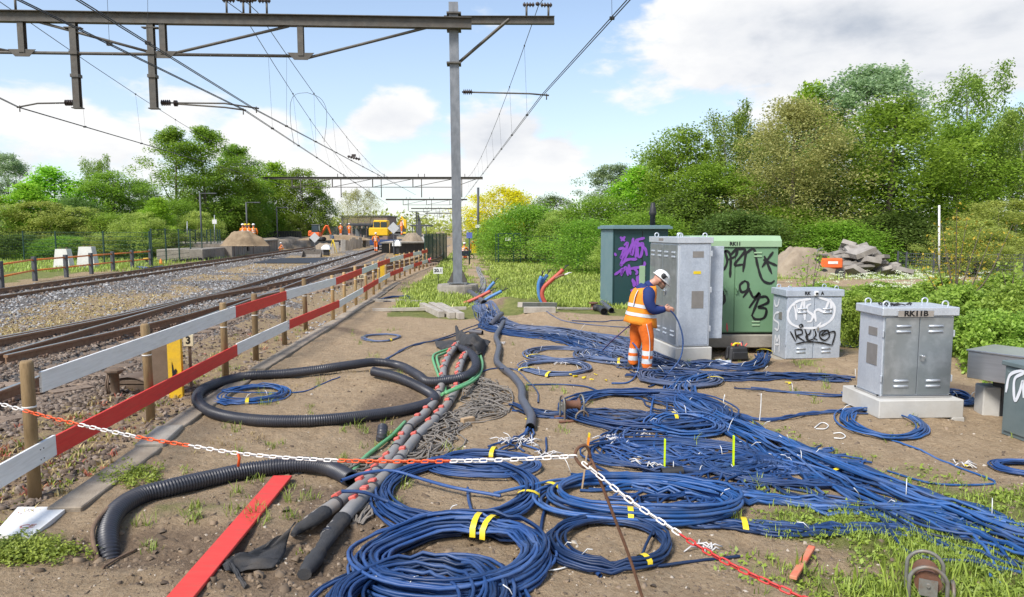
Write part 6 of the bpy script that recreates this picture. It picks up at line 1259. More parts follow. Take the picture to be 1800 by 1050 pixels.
def hand(mb, w, d, side, curl, s=1.0):
    w, d, side, curl = Vector(w), Vector(d).normalized(), Vector(side).normalized(), Vector(curl).normalized(); pc = w + d * .05 * s
    rings = [ell(w + d * t * s, a * s, b * s, side, curl, 12) for t, a, b in ((-.01, .026, .022), (.03, .036, .018), (.07, .042, .017), (.09, .038, .014))]; mb.loft(rings, True)
    for k, l in zip((-1.5, -.5, .5, 1.5), (.062, .075, .080, .070)): finger(mb, w + d * .085 * s + side * k * .019 * s, d, l * s, .0095 * s, curl)
    finger(mb, w + d * .03 * s + side * .034 * s, d * .6 + side * .7, .062 * s, .011 * s, curl * .8 - side * .4)
def worker():
    base = GH(1130, 652); t = thing('person', 'worker in orange vest and white helmet looking down at a cable in his hand', 'person', base, R(0))
    # local: x to the right of the picture (the way he faces), y away from the camera, z up
    mb = MB(); hip = Vector((-.04, 0, .76))
    limb(mb, [(-.045, .02, .70), (-.045, .02, .82), (-.045, .02, .95), (-.03, .02, 1.08), (.0, .02, 1.20), (.045, .02, 1.28)], (.155, .15, .145, .155, .155, .11), 16)          # trunk, back bent
    limb(mb, [(.02, .02, 1.24), (.09, .02, 1.31), (.16, .015, 1.35)], (.09, .062, .056))                                                                          # neck
    near, farr = [(-.01, -.09, .74), (.035, -.10, .55), (.05, -.10, .40), (.04, -.11, .20), (.03, -.12, .06)], [(-.06, .11, .74), (-.09, .12, .56), (-.09, .13, .42), (-.12, .15, .22), (-.12, .17, .08)]
    limb(mb, near, (.125, .105, .088, .082, .078)); limb(mb, farr, (.125, .105, .088, .082, .078))
    sh = Vector((.04, -.16, 1.19)); el = Vector((.085, -.21, .96)); wr = Vector((.27, -.17, .955)); limb(mb, [(.02, -.10, 1.235), sh, (.03, -.20, 1.08), el, (.15, -.20, .945), wr], (.075, .078, .066, .062, .052, .040))
    sh2 = Vector((.03, .17, 1.20)); limb(mb, [(.0, .1, 1.24), sh2, (.06, .21, 1.08), (.10, .20, .97), (.20, .12, .95), (.30, .05, .95)], (.075, .075, .064, .058, .048, .036))
    hc = Vector((.235, .015, 1.385)); fd = Vector((.70, -.14, -.72)).normalized(); upv = Vector((.66, 0, .75)).normalized()
    # head: cranium, jaw, nose, ears
    mb.ball(hc, .098, 14, 10, sc=(1.0, .82, 1.05)); limb(mb, [hc + fd * .03, hc + fd * .085 - upv * .045, hc + fd * .09 - upv * .085], (.075, .055, .038)); limb(mb, [hc + fd * .095 + upv * .005, hc + fd * .118 - upv * .025], (.014, .02)); mb.ball(hc + Vector((-.01, -.086, -.005)), .024, 8, 6, sc=(1, .4, 1.4)); mb.ball(hc + Vector((-.01, .086, -.005)), .024, 8, 6, sc=(1, .4, 1.4))
    def reg(p):
        if (p - hc).length < .165 and p.z > 1.22 and p.x > .13: return 1 if ((p - hc).dot(upv) > -.035 or (p - hc).dot(fd) < .02) else 4
        if p.z > 1.29 and p.x > .08: return 1
        if p.x > .235 and p.z > .9: return 1
        if p.z > .80: return 2
        if abs(p.z - .29) < .035 or abs(p.z - .175) < .035: return 3
        return 0
    me = remesh(mb, [M_ORANGE, M_SKIN, M_NAVY, M_REFL, M_BEARD], 'body', reg, .012); link('body', me, t)
    for i, (w, d, s_, c) in enumerate(((wr + Vector((.01, 0, 0)), (1, .0, -.12), (0, -.3, 1), (.1, 1, -.1)), ((.305, .045, .95), (.95, -.2, -.1), (0, .3, 1), (0, -1, -.1)))):
        mb = MB(); hand(mb, w, d, s_, c, .95); link('hand', remesh(mb, [M_SKIN], 'hand', lambda p: 0, .006, 1), t)
    # collar
    mb = MB(); limb(mb, [(.055, .02, 1.275), (.085, .018, 1.30), (.11, .016, 1.325)], (.085, .075, .07)); link('collar', mb.mesh('collar', M_NAVY), t)
    # vest: open tube over the trunk with arm gaps, flared hem
    prof = [(.70, -.045, .255, .215), (.78, -.045, .240, .20), (.90, -.04, .215, .19), (1.02, -.03, .200, .185), (1.12, -.014, .198, .19), (1.19, .002, .186, .182), (1.245, .022, .168, .155), (1.29, .05, .125, .105)]; n = 40; rings = []
    for z, x, rx, ry in prof: rings.append([(x + (rx + .008 * math.sin(5 * a + z * 9)) * math.cos(a), .02 + (ry + .006 * math.sin(7 * a)) * math.sin(a), z + (.035 * math.cos(a - .3) * -1 if z < .75 else .0) - .02 * math.cos(a) * (z < .8)) for a in np.arange(n) * 2 * math.pi / n])
    mb = MB(); mb.loft(rings, False); ve = link('vest', mb.mesh('vest', M_VEST), t); md = ve.modifiers.new('th', 'SOLIDIFY'); md.thickness = .006
    def band(z0, z1, name='reflective_band'):
        def rg(z, e=.006):
            x, rx, ry = [np.interp(z, [p_[0] for p_ in prof], [p_[k] for p_ in prof]) for k in (1, 2, 3)]; return [(x + (rx + e + .008 * math.sin(5 * a + z * 9)) * math.cos(a), .02 + (ry + e + .006 * math.sin(7 * a)) * math.sin(a), z - .03 * math.cos(a)) for a in np.arange(n) * 2 * math.pi / n]
        mb = MB(); mb.loft([rg(z0), rg((z0 + z1) / 2), rg(z1)], False); link(name, mb.mesh(name, M_REFL), ve)
    band(.835, .885); band(.965, 1.015)
    for s in (-1, 1):   # shoulder straps
        pts = []
        for z in (1.0, 1.06, 1.12, 1.18, 1.23):
            x, rx, ry = [np.interp(z, [p_[0] for p_ in prof], [p_[k] for p_ in prof]) for k in (1, 2, 3)]; a = R(225) if s < 0 else R(135); pts.append(((x + (rx + .012) * math.cos(a)), .02 + (ry + .012) * math.sin(a), z))
        mb = MB(); q = smooth_path(pts, .02); mb.tube(q, .024, 8, flat=.25); link('reflective_strap', mb.mesh('reflective_strap', M_REFL), ve)
    # sleeve of the near arm over the vest
    mb = MB(); limb(mb, [(.02, -.13, 1.215), sh + Vector((0, -.012, 0)), (.03, -.215, 1.08), el + Vector((0, -.01, 0)), (.15, -.205, .945), wr], (.085, .092, .080, .072, .060, .045), 14); link('sleeve', mb.mesh('sleeve', M_NAVY), t)
    # side seam stripe of the trousers, knee-high bands are on the cloth
    mb = MB(); q = smooth_path([Vector(p_) + Vector((.012, -.098, 0)) * f for p_, f in zip(near[:4], (1.12, 1.02, .90, .86))], .03); mb.tube(q, .02, 6, flat=.3); link('seam_stripe', mb.mesh('seam_stripe', M_REFL), t)
    # helmet with brim and ear muffs pushed up
    Mh = Matrix((fd.cross(upv).normalized(), (fd - upv * fd.dot(upv)).normalized(), upv)).transposed(); mb = MB(); rings = []
    for zz, k in ((-.02, 1.10), (-.005, 1.13), (.0, 1.02), (.04, 1.0), (.075, .88), (.10, .66), (.115, .36), (.12, .05)): rings.append([hc + upv * .028 + Mh @ Vector((.108 * k * math.cos(a), (.128 * k + (.035 * max(0, math.sin(a)) if zz < 0 else 0)) * math.sin(a), zz)) for a in np.arange(20) * math.pi / 10])
    mb.loft(rings, True); link('helmet', mb.mesh('helmet', M_HELM), t)
    for s in (-1, 1):
        c = hc + upv * .075 + Vector((-.02, s * .118, 0)); mb = MB(); mb.ball(c, .042, 10, 7, sc=(.9, .6, 1.1)); mb.cyl(c + Vector((.03, s * -.01, .01)), c + Vector((.06, s * -.005, -.02)), .008, 6); link('ear_muff', mb.mesh('ear_muff', M_RUBBER), t)
    mb = MB(); e0 = hc + fd * .095 + upv * .012; mb.tube([e0 + Vector((-.02, -.07, 0)), e0 + Vector((.01, -.03, -.004)), e0 + Vector((.01, .03, -.004))], .006, 5); mb.tube([e0 + Vector((-.02, -.072, 0)), hc + Vector((-.01, -.09, .01))], .004, 5); link('glasses', mb.mesh('glasses', M_RUBBER), t)
    # boots
    for x, y, rz in ((.05, -.12, -.12), (-.10, .17, .05)):
        mb = MB(); dd = Vector((math.cos(rz), math.sin(rz), 0)); sd_ = Vector((-dd.y, dd.x, 0)); c = Vector((x - .035, y, 0)); rings = [[c + dd * (f + .0) + sd_ * (w * math.cos(a)) + Vector((0, 0, max(0, h * (.5 + .5 * math.sin(a))))) for a in np.arange(14) * math.pi / 7] for f, w, h in ((-.075, .03, .06), (-.065, .045, .12), (.0, .05, .135), (.05, .05, .115), (.11, .054, .09), (.165, .05, .075), (.195, .025, .05))]; mb.loft(rings, True); link('boot', mb.mesh('boot', M_BOOT), t)
    # the cable he feeds: from the coil up into his hand, and away behind
    hd = base + wr + Vector((.07, 0, -.01))
    pts = [hd + Vector((-.25, .05, -.30)), hd + Vector((-.10, .02, -.04)), hd, hd + Vector((.12, -.01, -.14)), hd + Vector((.205, -.03, -.42)), hd + Vector((.17, -.06, -.70)), hd + Vector((.02, -.12, -.88)), GC(1160, 672, .02), GC(1140, 680, .02)]
    o = tubes('cable', [smooth_path(pts[1:], .03)], .0115, M_CABLE, (hd.x, hd.y, 0), 8); tag(o, 'dark blue cable held in the worker\'s hand, looping down to the coil', 'cable')
    q = [GC(1058, 618, .02), P(1075, 600, base.y + .1), P(1092, 585, base.y + .05), P(1112, 568, base.y + .0)]; o = tubes('cable', [smooth_path(q, .03)], .009, mat('cable_purple', (.06, .03, .12)), (q[0].x, q[0].y, 0), 7); tag(o, 'thin purple cable rising from the tangle to behind the worker', 'cable')
    q = [GC(1045, 600, .02), GC(1090, 592, .05), P(1115, 606, base.y - .25), P(1123, 630, base.y - .35), P(1120, 655, base.y - .45), GC(1105, 672, .02), GC(1075, 674, .02)]; o = tubes('cable', [smooth_path(q, .03)], .0115, M_CABLE2, (q[0].x, q[0].y, 0), 7); tag(o, 'blue cable bowed up around the worker\'s shins', 'cable')
worker()

def far_body(pose):
    "a smaller figure in orange work clothes; pose = stand, walk, crouch or bend"
    mb = MB()
    if pose == 'crouch': legs = [[(0, .1, .42), (.05, -.28, .50), (.05, -.12, .06)], [(0, .1, .42), (-.12, -.25, .46), (-.12, -.08, .06)]]; trunk = [(0, .12, .42), (0, .05, .62), (0, -.06, .86)]; head = Vector((0, -.12, 1.08)); arms = [[(.18, -.05, .84), (.22, -.25, .62), (.12, -.42, .45)], [(-.18, -.05, .84), (-.22, -.25, .62), (-.08, -.42, .45)]]
    elif pose == 'bend': legs = [[(.09, 0, .86), (.10, -.03, .46), (.10, .02, .07)], [(-.09, 0, .86), (-.10, -.03, .46), (-.11, .02, .07)]]; trunk = [(0, .05, .88), (0, -.10, 1.08), (0, -.30, 1.22)]; head = Vector((0, -.48, 1.24)); arms = [[(.18, -.28, 1.20), (.20, -.36, .95), (.14, -.42, .72)], [(-.18, -.28, 1.20), (-.2, -.36, .95), (-.14, -.42, .72)]]
    else:
        k = .16 if pose == 'walk' else .0; legs = [[(.09, 0, .88), (.10, -.05 - k * .5, .48), (.10, -k, .07)], [(-.09, 0, .88), (-.10, .02 + k * .3, .48), (-.11, k, .07)]]; trunk = [(0, 0, .90), (0, -.01, 1.12), (0, 0, 1.40)]; head = Vector((0, -.02, 1.62)); arms = [[(.19, 0, 1.40), (.27, .02 + k, 1.14), (.24, -.08, .90)], [(-.19, 0, 1.40), (-.27, .02 - k, 1.14), (-.24, -.08, .90)]]
    limb(mb, trunk, (.155, .15, .15, .13)); [limb(mb, l, (.10, .085, .075, .07)) for l in legs]; [limb(mb, a, (.068, .06, .052, .04)) for a in arms]; limb(mb, [trunk[-1], head], (.07, .06)); mb.ball(head, .105, 12, 8, sc=(.85, 1, 1.1)); hands = [Vector(a[-1]) for a in arms]
    def reg(p):
        if (p - head).length < .14: return 1
        if min((p - h).length for h in hands) < .06: return 1
        top, bot = Vector(trunk[-1]), Vector(trunk[0]); f = (p - bot).dot(top - bot) / (top - bot).length_squared
        if -.05 < f < 1.1 and abs(p.x) < .2: return 2 if abs(f - .35) < .05 or abs(f - .6) < .05 or .07 < abs(p.x) < .11 and f > .55 else 3
        return 2 if abs(p.z - .28) < .03 or abs(p.z - .4) < .03 else 0
    me = remesh(mb, [M_ORANGE, M_SKIN, M_REFL, M_VEST], 'body', reg, .022, 1); hm = MB(); hm.ball(head + Vector((0, 0, .03)), .128, 12, 6, sc=(.92, 1.05, .95), zmin=-.05); hm.tube([head + Vector((0, -.07, .035)), head + Vector((0, -.19, .02))], [.10, .06], 8, flat=.15)
    feet = [Vector(l[-1]) for l in legs]; return me, hm, feet
BODIES = {k: far_body(k) for k in ('stand', 'walk', 'crouch', 'bend')}
HEL = {(k, c): BODIES[k][1].mesh('helmet', m) for k in BODIES for c, m in (('w', M_HELM), ('y', M_HELMY))}
def boots_mesh(f):
    mb = MB(); mb.box((f.x, f.y - .05, .05), (.10, .27, .10), b=.03); return mb.mesh('boot', M_BOOT)
BOOTS = {k: [boots_mesh(f) for f in BODIES[k][2]] for k in BODIES}
def far_person(label, loc, rz, pose='stand', hel='w', s=1.0):
    t = thing('person', label, 'person', loc, rz, 'distant workers in orange'); t.scale = (s, s, s); link('body', BODIES[pose][0], t); link('helmet', HEL[pose, hel], t)
    for b in BOOTS[pose]: link('boot', b, t)
    return t
# ------------------------------------------------------------------ left of the tracks: railing, blocks, mesh fence, platforms
M_ORP = mat('orange_bar', (.78, .24, .035), (.70, .20, .03), rough=.55, scale=8); M_DGP = mat('dark_post', (.06, .065, .075), (.085, .09, .10), rough=.6, scale=6); M_GRF = mat('fence_green', (.010, .040, .030), (.014, .05, .036), rough=.5); M_PLAT = mat('platform_concrete', (.32, .28, .235), (.23, .20, .165), rough=.95, scale=2.5, stretch=(3, 3, .5), bump=.4, c3=(.10, .085, .07), c3_scale=.8, c3_amt=.6); M_SAND = mat('sand_heap', (.30, .225, .145), (.22, .16, .10), rough=1, scale=2.5, bump=.8, bscale=9, c3=(.16, .115, .075), c3_scale=1.2, c3_amt=.5); M_SOIL = mat('soil_heap', (.33, .27, .20), (.24, .19, .14), rough=1, scale=2.5, bump=.8, bscale=7)
def railing():
    ps = [(-62, 528, 462), (3, 511, 456), (62, 496, 452), (117, 489, 450), (161, 483, 447), (199, 478, 445), (233, 474, 442), (265, 470, 440)]; b = [G(x, y) for x, y, _ in ps]; t = thing('orange_railing', 'low railing of orange bars between dark posts left of the tracks', 'railing', b[0])
    for p in b: MB().box((p.x, p.y, .5), (.15, .15, 1.06), b=.015).put('post', M_DGP, t)
    for a, c in zip(b[:-1], b[1:]):
        for z in (.47, .90): mb = MB(); mb.cyl(Vector((a.x, a.y - .09, z)), Vector((c.x, c.y - .09, z + .01)), .035, 8); mb.put('bar', M_ORP, t)
railing()
def block(label, px, y0, y1, w):
    b = G(px, y1); e = P(px, y0, b.y); h = e.z; ww = w / F * b.y; t = thing('concrete_block', label, 'block', b, 0, 'white concrete blocks'); mb = MB(); mb.loft([[(b.x + x * ww * .5 * k, b.y + y * .22, z) for x, y in ((-1, -1), (1, -1), (1, 1), (-1, 1))] for k, z in ((1, -.05), (1, .12), (.68, h - .02), (.66, h))], True, 0, False); mb.put('block', mat('block_white', (.74, .73, .70), (.64, .63, .60), rough=.85, scale=3, c3=(.36, .34, .31), c3_scale=1.3, c3_amt=.4), t)
    for s in (-.18, .18): mb = MB(); ring(mb, (b.x + s, b.y, h - .02), .05, .012); mb.put('lifting_lug', M_RUSTD, t)
block('left one of two white tapered concrete blocks behind the railing', 113, 438, 473, 29); block('right one of two white tapered concrete blocks behind the railing', 155, 434, 471, 32)
def mesh_fence(label, pts, h, m=None, rows=8, name='mesh_fence', dx=.12, cat='fence'):
    m = m or M_GRF; t = thing(name, label, cat, (pts[0].x, pts[0].y, 0))
    for p in pts: MB().box((p.x, p.y, h / 2), (.07, .07, h + .1), b=.006).put('post', m, t)
    for a, b in zip(pts[:-1], pts[1:]):
        mb = MB(); d = b - a; n = max(2, int(d.length / dx)); u = d.normalized() * .006
        for i in range(1, n): q = a + d * (i / n); mb.add([q - u + Vector((0, 0, .05)), q + u + Vector((0, 0, .05)), q + u + Vector((0, 0, h)), q - u + Vector((0, 0, h))], [(0, 1, 2, 3)])
        for i in range(rows + 1): z = .06 + (h - .08) * i / rows; mb.add([a + Vector((0, 0, z - .01)), b + Vector((0, 0, z - .01)), b + Vector((0, 0, z + .01)), a + Vector((0, 0, z + .01))], [(0, 1, 2, 3)])
        mb.put('mesh_panel', m, t)
    return t
mesh_fence('dark green wire mesh fence behind the orange railing', [G(a, b) for a, b in ((-40, 462), (43, 460), (100, 462), (184, 468), (265, 470))], 2.0); mesh_fence('dark green mesh fence running away along the left-hand platform', [G(a, b) for a, b in ((268, 470), (293, 466), (316, 462), (336, 458.5), (356, 455.5), (372, 453), (384, 451.5))], 2.15)
mesh_fence('dense dark green mesh fence crossing before the left-hand platform', [G(a, b) for a, b in ((327, 452), (345, 452), (365, 451.5), (388, 451))], 2.1, dx=.06, rows=14)
for px, py, lab, m in ((258, 463, 'yellow signal lamp base standing before the mesh fence', M_YPOST),):
    b = G(px, py); t = thing('shunting_lamp', lab, 'lamp', b); MB().box((b.x, b.y, .28), (.36, .25, .12), b=.03).put('head', m, t); MB().box((b.x, b.y, .12), (.12, .12, .26)).put('stem', M_RUBBER, t)
b = G(283, 468); o = tag(MB().tube([b, b + Vector((0, 0, .08)), b + Vector((0, 0, .42)), b + Vector((0, 0, .45))], [.16, .16, .03, .015], 8).put('traffic_cone', M_NEONO, None, b), 'small faded orange cone at the fence foot', 'cone')
o = tag(MB().tube([GC(240, 470, .08), GC(255, 471, .05), GC(270, 471, .08), GC(285, 469, .06)], .07, 8).put('blue_sheet', mat('blue_sheet', (.10, .14, .30)), None, G(240, 470)), 'blue sheet rolled up on the ground beneath the mesh fence', 'sheet')

def heap(label, px, py, w, h_px, name='sand_heap', m=None, seed=1, ry=.6, z0=0.0, sharp=2.2, cat='heap'):
    b = G(px, py, z0); ww = w / F * b.y / 2; hh = h_px / F * b.y; r = np.random.default_rng(seed); n = 44; u, v = np.meshgrid(np.linspace(-1.15, 1.15, n), np.linspace(-1.15, 1.15, n)); rad = np.sqrt(u ** 2 + v ** 2); ang = np.arctan2(v, u); edge = 1 + .10 * np.sin(3 * ang + r.uniform(0, 6)) + .07 * np.sin(5 * ang + r.uniform(0, 6)); f = np.clip(1 - rad / edge, 0, 1); z = hh * np.clip(1.15 * (1 - (1 - f) ** sharp), 0, 1.0) * (1 + .18 * fnoise(u * 3, v * 3, seed)) + .22 * hh * np.abs(fnoise(u * 6, v * 6, seed + 1)) * f ** .3 + .05 * hh * fnoise(u * 17, v * 17, seed + 2) * (f > .02); z = np.where(f <= 0, -.06, z)
    V = np.stack([u * ww, v * ww * ry, z], -1).reshape(-1, 3); a = np.arange(n * n).reshape(n, n); Fq = np.stack([a[:-1, :-1], a[:-1, 1:], a[1:, 1:], a[1:, :-1]], -1).reshape(-1, 4); return tag(link(name, npmesh(name, V, Fq, m or M_SAND, True), None, b), label, cat)
PZ = 1.05
def platforms():
    # left-hand platform with its retaining wall
    A, B = G(408, 453), G(489, 440.5); d = (B - A); n = Vector((-d.y, d.x, 0)).normalized(); t = thing('platform', 'left-hand platform with stained concrete edge wall, dug open', 'platform', A); A0 = A - d.normalized() * .0; far_ = A + d.normalized() * 20
    mb = MB(); dn = d.normalized(); q = [A, B, B + n * 12, A + n * 12]; mb.prism([Vector((p.x, p.y, -.1)) for p in q], (0, 0, 0), (0, 0, PZ + .1)); mb.put('edge_wall', M_PLAT, t); mb = MB(); q = [A - dn * .1 - n * .12, B + dn * .05 - n * .12, B + dn * .05 + n * .5, A - dn * .1 + n * .5]; mb.prism([Vector((p.x, p.y, PZ + .003)) for p in q], (0, 0, 0), (0, 0, .12)); mb.put('coping', M_CONC, t)
    c = A.lerp(B, .28) - n * .01; MB().box((c.x, c.y, .62), (.55, .2, .5), rz=math.atan2(d.y, d.x)).put('niche', M_BLACK, t)
    MB().box(((A - dn * 3 + n * 2).x, (A - dn * 3 + n * 2).y, .40), (6, 3, .8), rz=math.atan2(d.y, d.x), b=.03).put('ramp_block', M_CONC, t)
    for i in range(14): c = A + dn * ((i + .5) * d.length / 14) - n * .012; MB().box((c.x, c.y, PZ / 2), (.03, .05, PZ)).put('panel_joint', M_RUSTD if i % 5 == 0 else M_PLAT, t)
    # soil bank and broken wall panels farther on
    C, D_ = G(491, 440), G(545, 433); nb = 60; 
    x = np.linspace(0, 1, nb); V = []; rr = np.random.default_rng(5)
    rows = [(0, -.02), (.35, .5), (.8, 1.0), (1.6, 1.15), (4, 1.1), (12, 1.05)]
    for s in x:
        p = C.lerp(G(600, 428), s)
        for k, (o_, z) in enumerate(rows): q = p + n * (o_ + .35 * math.sin(s * 31 + k) * (k > 0) + rr.normal() * .12); V.append((q.x, q.y, z * (1 + .10 * math.sin(s * 23 + k * 2)) + rr.normal() * .05 * (k > 0)))
    a = np.arange(nb * 6).reshape(nb, 6); Fq = np.stack([a[:-1, :-1], a[:-1, 1:], a[1:, 1:], a[1:, :-1]], -1).reshape(-1, 4); V = np.array(V); c0 = V[0] * [1, 1, 0]; tag(link('soil_bank', npmesh('soil_bank', V - c0, Fq, M_SOIL, True), None, c0), 'raw soil bank dug out along the left-hand platform', 'soil bank')
    W1 = thing('wall_panel', 'long leaning grey wall panel of the dug-up platform', 'wall', G(546, 434)); A2, B2 = G(546, 434.5), G(583, 430.5); d2 = B2 - A2; q = [A2, B2, B2 + Vector((0, .2, 0)), A2 + Vector((0, .2, 0))]; MB().prism([Vector((p.x, p.y, 0)) for p in q], (0, 0, 0), (0, 0, 1.25)).put('panel', M_PLAT, W1)
    for i, px in enumerate((586, 592, 603, 612, 617, 622, 627, 633, 640, 646)):
        b = G(px, 447 - (px - 586) * .20); hh = (450 - 430) / F * b.y * (.9 + .1 * (i % 3)); o = MB().box((b.x, b.y, hh / 2), (.42 if i % 3 else .8, .18, hh), rz=R(20 + 4 * i), b=.01).put('retaining_panel', M_BEAMC if i < 3 else M_PLAT, None, b); o.rotation_euler = (R(-6), R(random.uniform(-5, 5)), 0); tag(o, f'upright concrete retaining panel, {["first", "second", "third", "fourth", "fifth", "sixth", "seventh", "eighth", "ninth", "tenth"][i]} from the tripod', 'panel', 'retaining panels along the middle track')
    # middle platform: black end wall and slab
    A, B = G(671, 448), G(746, 446); t = thing('platform', 'middle platform with black end wall behind the barrier', 'platform', A); q = [A, B, B + Vector((-12, 95, 0)), A + Vector((-6, 95, 0))]; mb = MB(); mb.prism([Vector((p.x, p.y, -.1)) for p in q], (0, 0, 0), (0, 0, 1.05)); mb.put('end_wall', mat('wall_black', (.028, .026, .025), (.05, .045, .04), rough=.9, scale=3, stretch=(3, 3, .6), c3=(.10, .09, .08), c3_scale=2, c3_amt=.5), t); mb = MB(); mb.prism([Vector((p.x, p.y, .953)) for p in [A + Vector((-.1, -.12, 0)), B + Vector((.1, -.12, 0)), q[2], q[3]]], (0, 0, 0), (0, 0, .12)); mb.put('slab', M_BEAMC, t)
    # black rubber crossing mat over the tracks
    A, B = G(306, 463, .1), G(650, 460, .1); q = [A, G(306, 470, .1), G(560, 469, .1), G(655, 463, .1), B]; 
    t = tag(MB().prism([Vector((p.x, p.y, .0)) for p in [G(400, 466), G(560, 466), G(642, 460), G(640, 455), G(560, 456), G(395, 459)]], (0, 0, 0), (0, 0, .13)).put('crossing_mat', M_RUBBER, None, G(480, 466)), 'black rubber mat laid across between the two tracks', 'mat'); mb = MB()
    A, B = G(306, 463), G(372, 457)
    for i in range(26): p = A.lerp(B, i / 26); mb.add([p, A.lerp(B, (i + 1) / 26), A.lerp(B, (i + .5) / 26) + Vector((0, 0, .35))], [(0, 1, 2)])
    mb.box(((A + B) / 2).to_tuple()[:2] + (.1,), ((B - A).length, .3, .22), rz=math.atan2((B - A).y, (B - A).x)); mb.put('studded_kerb', M_RUBBER, t)
platforms()
heap('sand heap with four workers behind it on the left-hand platform', 427, 431, 80, 20, seed=3, z0=PZ, ry=.35); heap('pale soil heap on the middle platform near the green fence', 726, 426, 40, 15, 'soil_heap', M_SOIL, 4, .5, 1.0, cat='heap'); heap('low sandy heap along the left-hand platform', 590, 421.5, 120, 7, seed=6, z0=1.0, ry=.2); heap('small soil heap in front of the leaning wall panel', 570, 441, 40, 12, seed=7, m=M_SOIL, ry=.4)
# workers far off
Yh = G(425, 431, PZ).y
for i, (px, hl) in enumerate(((427, 'w'), (432, 'y'), (438, 'y'), (446, 'w'))): p = P(px, 414, Yh + 3.2); far_person(['leftmost of four workers behind the sand heap, white helmet', 'second of four workers behind the sand heap, yellow helmet', 'third of four workers behind the sand heap, yellow helmet', 'rightmost of four workers behind the sand heap, white helmet'][i], Vector((p.x, p.y, .85)), R((150, 20, 190, 200)[i]), 'stand', hl, 1.0)
far_person('worker in orange walking on the middle track, seen from behind', G(661, 443, .15), R(180), 'walk', 'w', 1.0)
for px, lab in ((599, 'left one of two distant workers on the left-hand platform'), (614, 'right one of two distant workers on the left-hand platform')): far_person(lab, P(px, 416.5, 88), R(160), 'stand', 'w', .95)
far_person('worker crouching low beside the left-hand track wall', G(496, 444, .1), R(-70), 'crouch', 'w', .75); far_person('worker crouching on the gravel right of the mast', G(815, 455), R(150), 'crouch', 'w', 1.0); far_person('worker bending over just right of the crouching one', G(827, 447), R(90), 'bend', 'y', .95); far_person('worker standing beside the yellow rail crane', P(706, 414, 66), R(120), 'stand', 'y', .85)
def barrow():
    b = G(817, 456); t = thing('wheelbarrow', 'dark blue wheelbarrow tub beside the crouching worker', 'wheelbarrow', b); mb = MB(); mb.loft([[(b.x + x * k, b.y + y * k, z) for x, y in ((-.5, -.3), (.5, -.3), (.5, .3), (-.5, .3))] for k, z in ((.6, .25), (1, .6))], True, 0, False); mb.put('tub', mat('tub_blue', (.03, .045, .08)), t); mb = MB(); mb.tube(arc((b.x + .5, b.y, .17), .17, 0, 6.28, 14)[:-1], .04, 6, close=True); mb.put('wheel', M_RUBBER, t); mb = MB(); mb.cyl((b.x - .7, b.y, .55), (b.x + .5, b.y, .17), .02, 6); mb.put('handle', M_DGP, t)
barrow()
b = G(834, 445); tag(MB().loft([[(b.x + x * k, b.y + y * k, z) for x, y in ((-.3, -.25), (.3, -.25), (.3, .25), (-.3, .25))] for k, z in ((.8, 0), (1, .7), (1.08, .7), (1.08, .76))], True, 0, False).put('plastic_crate', M_YEL, None, b), 'yellow plastic crate standing behind the bending worker', 'crate')

# ------------------------------------------------------------------ machines
M_EXO = mat('machine_orange', (.80, .15, .03), (.70, .12, .03), rough=.5, scale=4); M_EXY = mat('machine_yellow', (.80, .50, .01), (.72, .42, .01), rough=.5, scale=4); M_GLASS = mat('dark_glass', (.03, .045, .055), rough=.1); M_MGREY = mat('machine_grey', (.12, .12, .12), (.17, .17, .165), rough=.6, scale=6)
def excavator():
    b = P(560, 423, 74); s = 74 / F; b.z = .95; t = thing('excavator', 'orange excavator with dark cab working on the left-hand platform', 'excavator', b); t.scale = (.8, .8, .8); L_ = lambda n, mb, m: link(n, mb.mesh(n, m), t)
    for y in (-.6, .6): mb = MB(); mb.box((-.1, y, .3), (1.9, .4, .55), b=.2); L_('track', mb, M_RUBBER)
    mb = MB(); mb.box((-.4, 0, .9), (1.5, 1.5, .55), b=.1); mb.box((-.9, 0, 1.15), (.5, 1.5, .5), b=.12); L_('body', mb, M_EXO); mb = MB(); mb.box((-.25, -.25, 1.62), (.95, .85, 1.0), b=.08, taper=.9); L_('cab', mb, M_GLASS); mb = MB(); mb.box((-.25, -.25, 2.15), (.9, .82, .08), b=.02); L_('cab_roof', mb, M_MGREY)
    mb = MB(); mb.tube([(.3, .25, .95), (.95, .25, 2.0), (1.25, .25, 1.95)], [.16, .15, .13], 4, sm=False); L_('boom', mb, M_EXO); mb = MB(); mb.tube([(1.15, .25, 2.05), (1.45, .25, 1.2), (1.55, .25, .9)], [.13, .11, .09], 4, sm=False); L_('arm', mb, M_EXO); mb = MB(); mb.prism([Vector(q) for q in ((1.4, 0, .9), (1.75, 0, .85), (1.85, 0, .4), (1.5, 0, .35))], (0, 0, 0), (0, .5, 0)); L_('bucket', mb, M_MGREY)
excavator()
